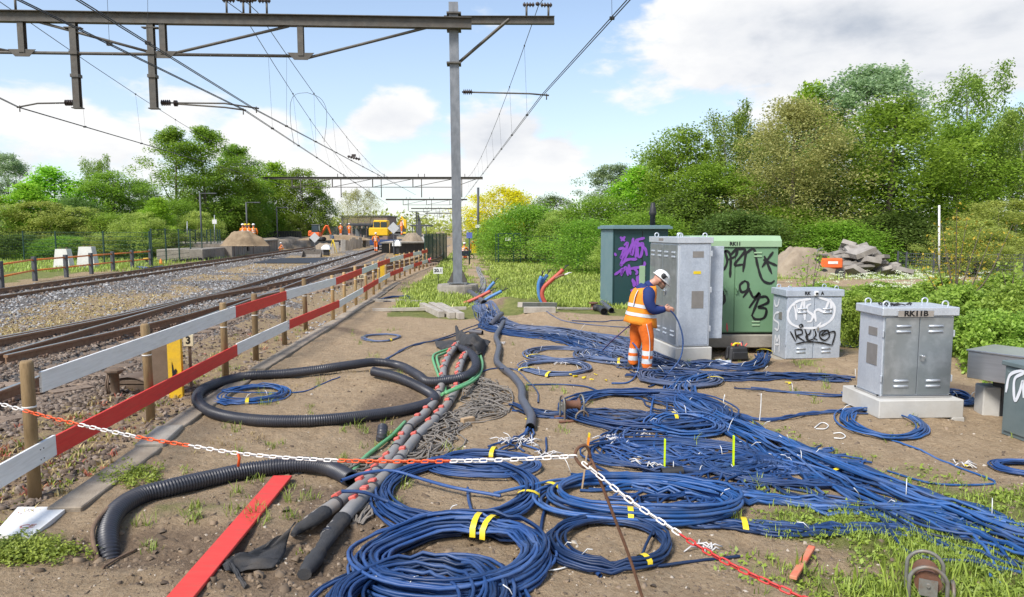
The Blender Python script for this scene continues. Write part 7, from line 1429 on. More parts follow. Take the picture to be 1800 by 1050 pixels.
def rail_crane():
    b = P(682, 432, 72); b.z = .2; t = thing('rail_crane', 'yellow rail crane with cab standing on the middle track', 'crane', b); L_ = lambda n, mb, m: link(n, mb.mesh(n, m), t)
    mb = MB(); mb.box((0, 0, .7), (2.8, 4.5, .5), b=.05); L_('chassis', mb, mat('chassis_blue', (.03, .06, .16)))
    for x in (-.75, .75):
        for y in (-1.6, 1.6): mb = MB(); mb.cyl((x - .06, y, .4), (x + .06, y, .4), .42, 14); L_('wheel', mb, M_RUBBER)
    mb = MB(); mb.box((-.55, -1.3, 1.75), (1.9, 1.6, .8), b=.08); L_('engine_hood', mb, M_EXY); mb = MB(); mb.box((-.5, -.6, 2.25), (1.5, 1.4, 1.3), b=.08, taper=.92); L_('cab', mb, M_EXY)
    for x, w in ((-.85, .6), (-.15, .6)): mb = MB(); mb.box((x, -1.32, 2.42), (w, .03, .6)); L_('windscreen', mb, M_GLASS)
    mb = MB(); mb.box((1.2, -.6, 1.9), (1.2, 1.8, 1.0), b=.06); L_('winch_frame', mb, M_MGREY); mb = MB(); mb.box((.9, -1.4, 1.65), (2.3, .2, .16)); L_('bumper', mb, M_EXY); mb = MB(); mb.tube([(.9, .2, 2.2), (1.5, -.4, 3.2), (2.0, -.6, 2.6)], [.16, .14, .1], 4, sm=False); L_('boom', mb, M_EXY)
    mb = MB(); mb.box((1.9, -.9, 2.5), (.3, .3, .9), b=.05); L_('counterweight', mb, M_EXY)
rail_crane()
def bucket():
    b = G(548, 454); t = thing('excavator_bucket', 'loose steel excavator bucket lying between the tracks', 'bucket', b, R(4)); w = 33 / F * b.y; h = 14 / F * b.y; prof = [(0, 0), (-.15, .02), (.1, h * .5), (.35, h), (.5, h * 1.05), (.55, h * .95), (.3, h * .4), (.25, .05)]; mb = MB(); mb.prism([Vector((-w / 2, y, z)) for y, z in [(-.45, 0), (.35, 0), (.5, h * .4), (.45, h), (.35, h), (.35, h * .45), (.25, .06), (-.45, .05)]], (0, 0, 0), (w, 0, 0)); link('shell', mb.mesh('shell', mat('bucket_steel', (.13, .115, .10), (.19, .17, .15), rough=.6, metal=.3)), t)
    for x in (-w / 2, w / 2 - .04): mb = MB(); mb.prism([Vector((x, y, z)) for y, z in ((-.42, .05), (.25, .05), (.4, h * .95), (.1, h * .8))], (0, 0, 0), (.04, 0, 0)); link('side_plate', mb.mesh('side_plate', MATS['bucket_steel']), t)
    for k in (-.15, .15): mb = MB(); mb.box((k, .45, h * .95), (.05, .2, .25)); link('lug', mb.mesh('lug', MATS['bucket_steel']), t)
bucket()
def tripod():
    b = G(586, 448); t = thing('survey_tripod', 'yellow survey tripod with instrument between the tracks', 'tripod', b); top = b + Vector((0, 0, 1.35))
    for x, y in ((-.35, -.2), (.42, -.25), (.05, .45)): mb = MB(); mb.cyl(b + Vector((x, y, 0)), top, .028, 6); mb.put('leg', M_YEL, t)
    MB().box(top + Vector((0, 0, .16)), (.2, .2, .28), b=.04).put('instrument', mat('survey_blue', (.08, .12, .20)), t)
tripod()
def dwarf(label, px, py, s=1.0):
    b = G(px, py); t = thing('dwarf_signal', label, 'signal', b); h = .95 * s; mb = MB(); mb.loft([[(b.x + x * k, b.y + y * k, z) for x, y in ((-.35, -.3), (.35, -.3), (.35, .3), (-.35, .3))] for k, z in ((1, h * .62), (.95, h * .8), (.45, h), (.3, h * 1.02))], True, 0, False); mb.put('hood', M_HELM, t); MB().box((b.x, b.y, h * .36), (.42, .35, h * .55)).put('body', M_RUBBER, t); MB().box((b.x, b.y, .05), (.6, .5, .1)).put('foot', M_YPOST, t)
dwarf('white hooded dwarf signal between the tracks beside the tripod', 574, 452, 1.0); 
t_ = P(698, 428, 58); b = Vector((t_.x, 58, .0)); dwarf('white hooded dwarf signal standing before the middle platform', 698, 449.5, 1.35)
def diamond(label, px, py, Y, w, z0=0.0):
    c = P(px, py, Y); t = thing('track_board', label, 'sign', (c.x, c.y, z0)); mb = MB(); mb.box(c, (w, .03, w), rot=Matrix.Rotation(R(45), 3, 'Y')); mb.put('board', mat('sign_back', (.52, .53, .54), (.44, .45, .46), rough=.5), t); MB().box((c.x, c.y + .04, (c.z + z0) / 2), (.07, .05, c.z - z0)).put('post', M_DGP, t)
diamond('grey diamond board standing on the soil bank by the excavator', 553, 418, 60, .62); diamond('grey diamond board on a leaning pale post by the middle platform', 691.5, 401, 59, .70)
# lean post on the middle platform end, lamp posts, poles, signs
def lamp(label, px, ytop, ybase, Y, arm_px, name='lamp_post', m=None):
    b = P(px, ybase, Y); e = P(px, ytop, Y); t = thing(name, label, 'lamp post', (b.x, b.y, 0), 0, 'dark platform lamp posts'); MB().cyl((b.x, Y, 0), (b.x, Y, e.z), .075, 8).put('pole', M_DGP, t); w = arm_px / F * Y; MB().box((b.x + w / 2, Y, e.z), (w, .12, .07)).put('arm', M_DGP, t); MB().box((b.x + w * .8, Y, e.z - .02), (w * .45, .24, .09), b=.02).put('lamp_head', M_DGP, t)
lamp('dark lamp post nearest on the left, with arm to the right', 355, 340, 430, 62, 28); lamp('second dark lamp post from the left behind the sand heap', 435, 356, 425, 70, 24); lamp('third dark lamp post from the left, beside the soil bank', 488, 365, 425, 84, 18); lamp('fourth dark lamp post, beside the excavator', 526, 372, 420, 100, 14); lamp('fifth dark lamp post, before the brown building', 553, 378, 418, 118, 12); lamp('dark lamp post at the shelter end', 603, 384, 415, 118, 10)
def pole(label, px, ytop, ybase, r, m, name='marker_pole', plate=None, cat='pole'):
    b = G(px, ybase); e = P(px, ytop, b.y); t = thing(name, label, cat, b); MB().cyl((b.x, b.y, -.1), e, r, 8).put('pole', m, t)
    if plate: c = P(px, plate[0], b.y - r - .02); MB().box(c, (plate[1], .02, plate[2]), b=.003).put('plate', plate[3], t)
pole('slim grey pole with a white plate behind the mesh fence', 377, 378, 450, .035, M_GALV, plate=(390, .36, .36, M_SIGNW)); pole('short bare grey pole left of the lamp post', 329, 389, 452, .03, M_GALV); pole('tall white striped pole behind the hedge on the right', 1651, 361, 487, .045, mat('pole_white', (.72, .72, .70), (.5, .5, .48), rough=.6, scale=4, stretch=(.1, .1, 3))); pole('dark fence post with a blue sign right of the mast', 825, 408, 466, .045, M_GRF, plate=(414, .35, .35, mat('sign_blue', (.10, .14, .42)))); pole('leaning pale stick against the middle platform wall', 685, 428, 449, .03, M_LATH)
pole('dark far mast with a white plate right of the near mast', 840.5, 330, 443, .12, M_DGP, plate=(398, .5, .3, M_SIGNW), cat='mast', name='signal_mast')
b = P(735, 424, 66); t = thing('information_totem', 'dark pointed information totem on the middle platform', 'totem', (b.x, 66, 1)); q = [P(x, y, 66) for x, y in ((733, 426), (740, 426), (741, 402), (739, 388), (734, 372))]; MB().prism(q[::-1], (0, 0, 0), (0, .2, 0)).put('panel', M_DGP, t); MB().box((b.x - .15, 66.1, (q[-1].z + 1) / 2), (.1, .1, q[-1].z - 1)).put('post', M_DGP, t)
for k, yy in enumerate((372, 378, 384)): c = P(737, yy, 65.9); MB().box(c, (1.9 - .3 * k, .06, .05)).put('arm', M_DGP, t)
# green slatted screen at the end of the barrier
def screen():
    A, B = G(747, 463), G(785, 455); h = P(747, 411, A.y).z; t = thing('slatted_screen', 'dark green slatted fence panel at the far end of the barrier', 'fence', A); d = B - A
    for i in range(7): p = A + d * (i / 6); MB().box((p.x, p.y, h / 2), (.06, .06, h), b=.005).put('post', M_GRF, t)
    for i in range(22): z = .06 + (h - .1) * i / 21; c = A + d * .5; MB().box((c.x, c.y + .03, z), (d.length, .012, (h / 22) * .82), rz=math.atan2(d.y, d.x)).put('slat', M_GRF, t)
screen()
for i, (px, py) in enumerate(((754, 466), (757, 464))): b = G(px, py); tag(MB().tube([b, b + Vector((0, 0, .02)), b + Vector((0, 0, .35)), b + Vector((0, 0, .4))], [.14, .14, .035, .02], 8).put('traffic_cone', mat('pink_cone', (.85, .16, .16)), None, b), ['left pink cone at the foot of the green screen', 'right pink cone at the foot of the green screen'][i], 'cone')
# garden-style gate frame in the meadow
def gate():
    x = [(872, 462), (876, 463), (903, 463), (915, 463)]; b = [G(*q) for q in x]; h = P(876, 411, b[1].y).z; t = thing('mesh_gate', 'dark green mesh gate frame standing in the meadow with a white plate', 'gate', b[0])
    for p, w in zip(b, (.05, .10, .07, .06)): MB().box((p.x, b[1].y, h / 2), (w, w, h), b=.005).put('post', M_GRF, t)
    MB().box(((b[1].x + b[3].x) / 2, b[1].y, h), (b[3].x - b[1].x + .1, .07, .07)).put('top_bar', M_GRF, t); mb = MB()
    for i in range(9): z = .2 + (h - .3) * i / 8; mb.box(((b[1].x + b[3].x) / 2, b[1].y, z), (b[3].x - b[1].x, .012, .014))
    for i in range(20): xx = lerp(b[1].x, b[3].x, i / 19); mb.box((xx, b[1].y, h / 2), (.006, .01, h - .2))
    mb.put('mesh_panel', M_GRF, t); c = P(893, 420.5, b[1].y - .05); MB().box(c, (.34, .02, .21)).put('plate', M_SIGNW, t)
gate()
mesh_fence('low dark green mesh fence running right from the meadow gate', [G(a, b) for a, b in ((915, 463), (979, 466), (1016, 472), (1075, 472))], 1.75, rows=7, dx=.2)
mesh_fence('black mesh fence beyond the road on the far right', [G(a, b) for a, b in ((1577, 482), (1592, 484), (1640, 486), (1700, 487), (1752, 489), (1799, 490), (1860, 491))], 1.05, M_DGP, rows=6, dx=.09)
b = G(1687, 486); tag(MB().box(b + Vector((0, -.06, .75)), (.24, .02, .22), b=.01).put('fence_sign', M_YEL, None, b), 'small yellow sign on the black mesh fence', 'sign')

# ------------------------------------------------------------------ rubble, right-hand heap and orange machine
heap('pale sandy soil heap left of the rubble', 1415, 486, 150, 46, 'soil_heap', M_SOIL, 8, .5)
M_SLAB = mat('broken_concrete', (.30, .275, .245), (.21, .19, .17), rough=.95, scale=2.5, bump=.6, bscale=9, c3=(.16, .14, .12), c3_scale=1, c3_amt=.5, vary=.25)
def rubble():
    c = G(1510, 484); s = c.y / F; r = random.Random(4); t = thing('rubble_heap', 'heap of broken concrete slabs behind the hedge', 'rubble', c)
    for i in range(62):
        u = r.uniform(-1, 1); k = r.random() ** .7; hh = 50 * s * (1 - abs(u) ** 1.6) * k; x = c.x + u * 54 * s; y = c.y + (1 - k) * -1.5 + r.uniform(-.2, 1.6); w = r.uniform(.65, 1.4); n = r.choice((4, 5, 5, 6)); a0 = r.uniform(0, 6); poly = [Vector((w * r.uniform(.35, .62) * math.cos(a0 + 6.28 * j / n), w * r.uniform(.35, .62) * math.sin(a0 + 6.28 * j / n), 0)) for j in range(n)]; Mx = Euler((r.uniform(-.75, .3), r.uniform(-.5, .5), r.uniform(0, 6))).to_matrix()
        mb = MB(); mb.prism([Mx @ p for p in poly], (0, 0, 0), Mx @ Vector((0, 0, r.uniform(.12, .26)))); o = link('slab_piece', mb.mesh('slab_piece', M_SLAB), t); o.location = (x - c.x, y - c.y, max(.05, hh))
rubble()
def chipper():
    b = G(1453, 487); t = thing('compact_machine', 'small orange engine-driven machine parked before the rubble', 'machine', b, R(-6)); L_ = lambda n, mb, m: link(n, mb.mesh(n, m), t)
    mb = MB(); mb.box((.12, 0, .62), (.95, .6, .46), b=.06); L_('engine_cover', mb, M_EXO)
    mb = MB(); mb.box((.15, -.31, .66), (.42, .01, .12)); L_('label_plate', mb, M_SIGNW); mb = MB(); mb.box((-.5, 0, .6), (.32, .5, .5), b=.04); L_('radiator', mb, M_RUBBER)
    for x in (-.25, .45): mb = MB(); mb.cyl((x, -.36, .2), (x, -.24, .2), .2, 14); mb.cyl((x, .24, .2), (x, .36, .2), .2, 14); L_('wheel', mb, M_RUBBER)
    mb = MB(); mb.box((.05, 0, .33), (1.3, .45, .1)); L_('chassis', mb, M_MGREY); mb = MB(); mb.tube([(-.5, 0, .85), (-.45, 0, 1.2), (-.2, 0, 1.3)], .06, 6); mb.box((-.3, 0, 1.0), (.5, .5, .06)); L_('hopper_frame', mb, M_MGREY); mb = MB(); mb.cyl((-.6, 0, .33), (-1.2, 0, .3), .03, 6); L_('tow_bar', mb, M_MGREY)
chipper()

# ------------------------------------------------------------------ buildings far behind
M_BRICK = mat('brick_brown', (.21, .15, .13), (.26, .19, .165), rough=.9, scale=2)
def buildings():
    Y = 150; A, B = P(600, 405, Y), P(681, 405, Y); z1 = P(640, 381, Y).z; z0 = P(640, 392, Y).z; t = thing('station_building', 'long flat brown brick building behind the platforms', 'building', (A.x, Y, 0)); MB().box(((A.x + B.x) / 2, Y + 6, z1 / 2), (B.x - A.x, 12, z1)).put('wall', M_BRICK, t); MB().box(((A.x + B.x) / 2, Y + 6, z1 + .12), (B.x - A.x + .5, 12.4, .24)).put('roof_edge', M_DGP, t)
    for i in range(9): x = lerp(A.x, B.x, (i + .5) / 9); w = MB().box((x, Y - .03, 2.2), (.7, .08, 1.6)).put('window', M_GLASS, t); MB().box((x, Y - .05, 1.35), (.8, .12, .1)).put('sill', M_BEAMC, w, None) if False else None
    Y = 96; A, B = P(612, 405, Y), P(664, 405, Y); zr = P(640, 395, Y).z; t = thing('platform_shelter', 'flat-roofed dark platform shelter on the left-hand platform', 'shelter', (A.x, Y, 1)); MB().box(((A.x + B.x) / 2, Y + 6, zr), (B.x - A.x, 14, .3), b=.03).put('roof', M_DGP, t)
    for i in range(6):
        x = lerp(A.x, B.x, i / 5); MB().box((x, Y, zr / 2 + .4), (.12, .12, zr - .9)).put('post', M_DGP, t)
        if i < 5: MB().box((lerp(A.x, B.x, (i + .5) / 5), Y + 4, zr / 2 + .3), ((B.x - A.x) / 5 - .2, .05, zr - 1.6)).put('glass_panel', mat('shelter_glass', (.20, .22, .24), rough=.15), t)
    Y = 110; A, B = P(570, 405, Y), P(612, 405, Y); t = thing('screen_wall', 'grey panelled screen wall beyond the excavator', 'wall', (A.x, Y, 0))
    for i in range(10): x = lerp(A.x, B.x, (i + .5) / 10); MB().box((x, Y, 1.4), ((B.x - A.x) / 10 - .05, .12, 2.5)).put('panel', mat('screen_grey', (.16, .165, .175), (.20, .20, .21), rough=.7, vary=.2), t)
    Y = 92; A, B = P(452, 405, Y), P(530, 405, Y); t = thing('dark_fence', 'long dark fence along the back of the left-hand platform', 'fence', (A.x, Y, 0))
    for i in range(26): x = lerp(A.x, B.x, (i + .5) / 26); MB().box((x, Y, 1.0), ((B.x - A.x) / 26 - .03, .06, 2.0)).put('panel', M_RUBBER, t)
    Y = 130; A, B = P(722, 405, Y), P(752, 405, Y); zr = P(740, 396.5, Y).z; t = thing('platform_shelter', 'small flat-roofed shelter on the middle platform', 'shelter', (A.x, Y, 1)); MB().box(((A.x + B.x) / 2, Y + 4, zr), (B.x - A.x, 9, .28)).put('roof', M_DGP, t)
    for i in range(3): x = lerp(A.x, B.x, .1 + .4 * i); MB().box((x, Y, zr / 2 + .4), (.15, .15, zr - .8)).put('post', M_DGP, t)
    Y = 420; A = P(820, 405, Y); B = P(832, 405, Y); z1 = P(826, 377, Y).z; t = thing('far_building', 'pale blue-grey building far off above the treeline', 'building', (A.x, Y, 0)); MB().box(((A.x + B.x) / 2, Y, z1 / 2), (B.x - A.x, 8, z1)).put('wall', mat('pale_wall', (.40, .45, .52)), t); 
    for k in range(3): MB().box(((A.x + B.x) / 2, Y - 4.05, z1 - 1.2 - 2.6 * k), (B.x - A.x - .6, .1, 1.0)).put('window_band', M_GLASS, t)
buildings()
# ------------------------------------------------------------------ trees, shrubs, grass
M_BARK = mat('bark', (.10, .08, .06), (.16, .13, .10), rough=.95, scale=6, stretch=(4, 4, 1), bump=.6); M_BARKB = mat('bark_birch', (.52, .50, .46), (.40, .38, .34), rough=.9, scale=5, stretch=(1, 1, 5), c3=(.06, .055, .05), c3_scale=5, c3_amt=.9)
def leaf_cloud(centres, sig, per, size, r, droop=0.0, flat=.7, up=1.0, aspect=.62):
    "leaf-sized rhombs around cluster centres; returns verts, faces, tone"
    k = len(centres); C = np.repeat(centres, per, 0); S = np.repeat(sig, per)[:, None]; n = len(C); off = np.clip(r.normal(size=(n, 3)), -1.9, 1.9) * S * np.array([1, 1, flat])
    if droop: off[:, 2] -= np.abs(r.normal(size=n)) * droop; off[:, :2] *= .75
    p = C + off; a = r.normal(size=(n, 3)); a[:, 2] *= .6; a /= np.linalg.norm(a, axis=1, keepdims=True); nn = r.normal(size=(n, 3)); nn[:, 2] = np.abs(nn[:, 2]) + up; b = np.cross(nn, a); b /= np.linalg.norm(b, axis=1, keepdims=True); s = (size * r.uniform(.6, 1.35, n))[:, None]
    if droop: a[:, 2] -= .9; a /= np.linalg.norm(a, axis=1, keepdims=True)
    V = np.stack([p - a * s * .5, p + b * s * aspect * .5 - a * s * .05, p + a * s * .55, p - b * s * aspect * .5 - a * s * .05], 1).reshape(-1, 3); Fq = np.arange(n * 4).reshape(-1, 4); ct = np.repeat(r.uniform(.15, .85, k), per); tone = np.clip(.18 + .5 * ct + .26 * r.uniform(0, 1, n), 0, 1); return V, Fq, np.repeat(tone, 4)
def envelope(kind, f):
    if kind == 'round': return np.sqrt(np.clip(1 - (2 * f - 1) ** 2, 0, 1)) ** .8 * (1.05 - .25 * f)
    if kind == 'egg': return np.sin(np.pi * np.clip(f, 0, 1) ** .75) ** .75
    if kind == 'birch': return np.clip(np.sin(np.pi * np.clip(f * .8 + .1, 0, 1)), 0, 1) ** .7 * (1.05 - .2 * f)
    if kind == 'dome': return np.sqrt(np.clip(1 - f ** 2.2, 0, 1))
    return 1 - .8 * f
def tree_parts(name, H, W, kind, leafm, seed, clusters=110, per=150, size=.2, base=.22, droop=0.0, bark=None, sig=(.45, .95), trunk_r=.18, limbs=13):
    "a tree of height H and crown width W at the origin: trunk with limbs, and a crown of leaf clusters"
    r = np.random.default_rng(seed); f = r.uniform(0, 1, clusters) ** .85; ang = r.uniform(0, 2 * np.pi, clusters); lob = 1 + .22 * np.sin(3 * ang + r.uniform(0, 6)) + .16 * np.sin(2 * ang + 5 * f + r.uniform(0, 6)); rad = W / 2 * envelope(kind, f) * lob * np.sqrt(r.uniform(.12, 1, clusters)); z = H * (base + (1 - base) * f) ; C = np.stack([rad * np.cos(ang), rad * np.sin(ang), z], -1); C[:, 2] += r.normal(0, .02 * H, clusters); sg = r.uniform(*sig, clusters) * (1 - .35 * f)
    V, Fq, tone = leaf_cloud(C, sg, per, size, r, droop); V[:, 2] = np.maximum(V[:, 2], .05); crown = npmesh('crown', V, Fq, leafm, False, tone)
    mb = MB(); bend = r.normal(0, .02 * H, 2); tp = [Vector((bend[0] * q ** 2, bend[1] * q ** 2, H * .93 * q)) for q in np.linspace(0, 1, 8)]; mb.tube(tp, [trunk_r * (1.25 if i == 0 else 1 - .12 * i) for i in range(8)], 8)
    for i in r.choice(clusters, min(limbs, clusters), replace=False):
        c = Vector(C[i]); zz = max(H * base * .7, c.z - (Vector((c.x, c.y, 0)).length) * r.uniform(.7, 1.2)); q = min(zz / (H * .93), .95); s0 = Vector((bend[0] * q ** 2, bend[1] * q ** 2, zz)); mb.tube([s0, s0.lerp(c, .5) + Vector((0, 0, -.06 * (c - s0).length)), c], [trunk_r * .42 * (1 - q * .6), trunk_r * .26, trunk_r * .06], 5)
    return crown, mb.mesh('trunk', bark or M_BARK)
LEAF = dict(mid=leafmat('leaf_mid', (.042, .078, .009), (.118, .178, .020), (.18, .22, .04)), dark=leafmat('leaf_dark', (.024, .044, .010), (.075, .110, .024)), bright=leafmat('leaf_bright', (.055, .115, .010), (.155, .245, .020), (.24, .32, .04)), olive=leafmat('leaf_olive', (.075, .080, .026), (.190, .185, .065), (.27, .24, .10)), silver=leafmat('leaf_silver', (.055, .085, .040), (.150, .195, .100), (.22, .26, .15)), birch=leafmat('leaf_birch', (.044, .072, .012), (.125, .160, .030), (.15, .18, .06)), yellow=leafmat('leaf_yellow', (.17, .17, .006), (.34, .32, .012)), willow=leafmat('leaf_willow', (.075, .100, .020), (.190, .225, .052), (.25, .27, .09)), bramble=leafmat('leaf_bramble', (.055, .095, .014), (.155, .215, .036), (.25, .28, .06)))
PROTO = {}
def proto(key, *a, **k):
    if key not in PROTO: PROTO[key] = tree_parts(key, *a, **k)
    return PROTO[key]
proto('round_mid', 12, 8, 'round', LEAF['mid'], 1, 150, 150, .22, base=.06); proto('round_dark', 12, 8, 'round', LEAF['dark'], 2, 140, 150, .22, base=.06); proto('egg_bright', 12, 7, 'egg', LEAF['bright'], 3, 110, 140, .26, base=.12); proto('birch', 14, 6, 'birch', LEAF['birch'], 4, 130, 150, .17, droop=1.1, bark=M_BARKB, sig=(.25, .5), trunk_r=.14, base=.12); proto('olive', 10, 8, 'dome', LEAF['olive'], 5, 190, 190, .145, base=.06); proto('silver', 14, 9, 'round', LEAF['silver'], 6, 200, 150, .20, sig=(.4, .8), base=.1); proto('round_mid2', 12, 9, 'dome', LEAF['mid'], 7, 150, 150, .20, base=.10); proto('willow', 6, 7, 'dome', LEAF['willow'], 8, 150, 140, .13, base=.04, sig=(.25, .5), trunk_r=.10); proto('shrub_dark', 5, 6, 'dome', LEAF['dark'], 9, 110, 140, .16, base=.04, trunk_r=.09); proto('shrub_mid', 5, 6, 'dome', LEAF['mid'], 10, 130, 150, .14, base=.03, trunk_r=.09); proto('yellow', 8, 8, 'round', LEAF['yellow'], 11, 110, 130, .22); proto('tall', 15, 8, 'egg', LEAF['mid'], 12, 150, 160, .2, sig=(.4, .75), base=.12, trunk_r=.2, limbs=22); proto('thin', 7, 5, 'round', LEAF['olive'], 13, 40, 90, .16, base=.35, trunk_r=.08, limbs=16); proto('bramble', 1.35, 2.4, 'dome', LEAF['bramble'], 14, 150, 95, .075, base=.05, sig=(.07, .16), trunk_r=.012, limbs=30); proto('bramble2', 1.2, 2.2, 'dome', LEAF['bramble'], 15, 140, 95, .085, base=.05, sig=(.08, .17), trunk_r=.012, limbs=30)
PROTO_H = dict(round_mid=12.6, round_dark=12.6, egg_bright=12.6, birch=14.2, olive=10.6, silver=14.8, round_mid2=12.6, willow=6.4, shrub_dark=5.3, shrub_mid=5.3, yellow=8.6, tall=15.6, thin=7.3, bramble=1.45, bramble2=1.3); PROTO_W = dict(round_mid=8.5, round_dark=8.5, egg_bright=7, birch=6, olive=8.5, silver=9.5, round_mid2=9.5, willow=7.3, shrub_dark=6.4, shrub_mid=6.4, yellow=8.4, tall=7.6, thin=5, bramble=2.6, bramble2=2.4)
def plant(key, label, px, ytop, w_px, Y, rz=None, group='trees', name='tree', cat='tree', z=0.0):
    p = P(px, ytop, Y); hh = p.z - z; sx = ((w_px * 1.22 if Y > 30 else w_px) / F * Y) / PROTO_W[key]; sz = hh / PROTO_H[key]; t = thing(name, label, cat, (p.x, Y, z), rz if rz is not None else random.uniform(0, 6.28), group); t.scale = (sx, sx, sz); c, k = PROTO[key]; link('crown', c, t); link('trunk', k, t); return t
# right-hand wood
RW = [('silver', 'pale silvery tall tree on top of the right-hand wood', 1540, 108, 235, 60), ('egg_bright', 'bright green tree peeking out left of the silvery one', 1428, 138, 110, 63), ('birch', 'drooping birch standing alone left in the right-hand wood', 1283, 183, 125, 52), ('round_mid', 'round green tree left of the drooping birch', 1197, 222, 150, 50), ('olive', 'big tan-olive willow in the middle of the right-hand wood', 1400, 168, 205, 45), ('round_mid2', 'broad green tree right of the tan-olive willow', 1570, 172, 250, 46), ('birch', 'tall birch reaching above the wood at far right', 1714, 110, 140, 52), ('birch', 'birch at the right edge of the picture', 1800, 178, 130, 46), ('round_mid2', 'green tree filling in below the tall birch', 1690, 215, 190, 48), ('silver', 'grey-green tree at the left end of the right-hand wood', 1078, 285, 130, 58), ('round_dark', 'dark tree behind the drooping birch', 1330, 225, 150, 60), ('egg_bright', 'light green tree at the left foot of the round one', 1125, 290, 110, 54), ('round_dark', 'dark tree between the willow and the broad tree', 1480, 235, 190, 52), ('round_mid', 'green tree behind the birch at the right edge', 1790, 215, 200, 56), ('round_mid', 'lower green tree right of the drooping birch', 1250, 285, 150, 46), ('birch', 'slim birch at the left end of the right-hand wood', 1150, 262, 90, 56)]
for k, lab, px, yt, w, Y in RW: plant(k, lab, px, yt, w, Y, group='trees of the right-hand wood')
for i, (px, yt, w, Y, k) in enumerate(((1055, 345, 150, 46, 'shrub_mid'), (1130, 372, 150, 42, 'shrub_mid'), (1215, 335, 160, 46, 'shrub_dark'), (1300, 372, 170, 42, 'shrub_dark'), (1385, 362, 160, 44, 'shrub_mid'), (1470, 388, 170, 41, 'shrub_mid'), (1560, 372, 170, 43, 'shrub_dark'), (1650, 392, 160, 41, 'shrub_dark'), (1760, 350, 200, 38, 'willow'), (1720, 385, 150, 33, 'willow'), (1030, 385, 130, 36, 'shrub_mid'), (1095, 400, 120, 33, 'willow'))):  # dark shrubs here carry the shade beneath the trees in their leaf colour
    plant(k, ['grey-green shrub at the left end of the right-hand wood', 'dark shrub behind the teal cabinet', 'dark shrub behind the tall galvanised cabinet', 'dark shrub behind the green cabinet', 'shrub behind the sandy soil heap', 'shrub behind the orange machine', 'dark shrub behind the rubble heap', 'dark shrub behind the white pole', 'pale willow bush at the far right', 'pale low willow bush beside the white pole', 'shrub right of the meadow gate fence', 'pale bush left of the teal cabinet'][i], px, yt, w, Y, group='shrubs below the right-hand wood', name='shrub', cat='shrub')
# behind the meadow, middle of the picture
for k, lab, px, yt, w, Y, nm in (('yellow', 'bright yellow-green tree behind the meadow shrubs', 882, 328, 125, 80, 'tree'), ('round_dark', 'dark round tree top right of the yellow tree', 972, 342, 80, 78, 'tree'), ('shrub_mid', 'large shrub behind the meadow gate', 925, 358, 150, 48, 'shrub'), ('willow', 'pale large shrub right behind the meadow gate', 985, 368, 120, 46, 'shrub'), ('shrub_dark', 'darker shrub at the right side of the meadow', 1015, 410, 80, 42, 'shrub'), ('shrub_mid', 'shrub left of the meadow gate behind the far mast', 868, 385, 70, 62, 'shrub'), ('shrub_mid', 'low shrub beside the signal mast', 850, 398, 45, 78, 'shrub')): plant(k, lab, px, yt, w, Y, group='greenery behind the meadow', name=nm, cat=nm)
# left-hand trees
LW = [('tall', 'tall tree left of the twin tall trees by the lamp posts', 302, 218, 105, 78), ('tall', 'tall tree in the middle of the left-hand group', 357, 216, 110, 80), ('tall', 'tall tree right in the left-hand group', 412, 250, 100, 90), ('round_mid', 'dark green tree below the tall ones on the left', 395, 290, 130, 86), ('egg_bright', 'bright tree right of the tall left-hand trees', 478, 282, 80, 102), ('round_mid', 'round tree behind the far gantry mast', 530, 296, 90, 100), ('round_dark', 'dark tree beside the excavator', 560, 335, 60, 105), ('birch', 'feathery grey tree at the left', 165, 272, 70, 66), ('silver', 'grey-green tree at the left edge', 8, 266, 100, 66), ('egg_bright', 'bright green tree left, second from the edge', 90, 290, 110, 62), ('round_mid', 'green tree left behind the concrete blocks', 195, 300, 120, 64), ('round_dark', 'dark tree left of the tall trees', 242, 315, 80, 70), ('egg_bright', 'small pointed bright tree before the tall ones', 275, 345, 60, 54), ('round_mid', 'bushy tree behind the lamp posts', 450, 320, 90, 98), ('egg_bright', 'yellowish green tree at the left edge front', 45, 320, 90, 56), ('round_dark', 'dark tree at the left edge front', 130, 345, 90, 58)]
for k, lab, px, yt, w, Y in LW: plant(k, lab, px, yt, w, Y, group='trees left of the railway')
for i, (px, yt, w, Y, k) in enumerate(((-20, 345, 160, 54, 'willow'), (70, 352, 150, 55, 'willow'), (135, 362, 130, 56, 'willow'), (205, 375, 120, 56, 'shrub_mid'), (250, 372, 110, 52, 'willow'), (310, 350, 90, 70, 'shrub_mid'), (345, 370, 90, 68, 'willow'), (405, 352, 110, 88, 'shrub_mid'), (455, 368, 100, 97, 'shrub_mid'), (515, 376, 50, 98, 'willow'), (30, 412, 130, 52, 'shrub_dark'), (-30, 420, 90, 51, 'shrub_mid'), (110, 415, 110, 52, 'shrub_mid'), (180, 412, 110, 52, 'willow'), (240, 410, 90, 53, 'shrub_mid'), (300, 405, 80, 54, 'willow'))):
    plant(k, ['pale scrub at the far left edge', 'pale scrub above the left concrete block', 'pale scrub above the right concrete block', 'green scrub right of the concrete blocks', 'pale scrub below the small pointed tree', 'green scrub left of the lamp post', 'pale scrub right of the nearest lamp post', 'green scrub behind the sand heap', 'green scrub behind the dark platform fence', 'round pale bush near the excavator', 'dark low bush at the left behind the fence', 'low bush cut by the left edge', 'low bush behind the left concrete block', 'low pale bush behind the right concrete block', 'low bush behind the railing end', 'low pale bush behind the mesh fence corner'][i], px, yt, w, Y, group='scrub left of the railway', name='shrub', cat='shrub')
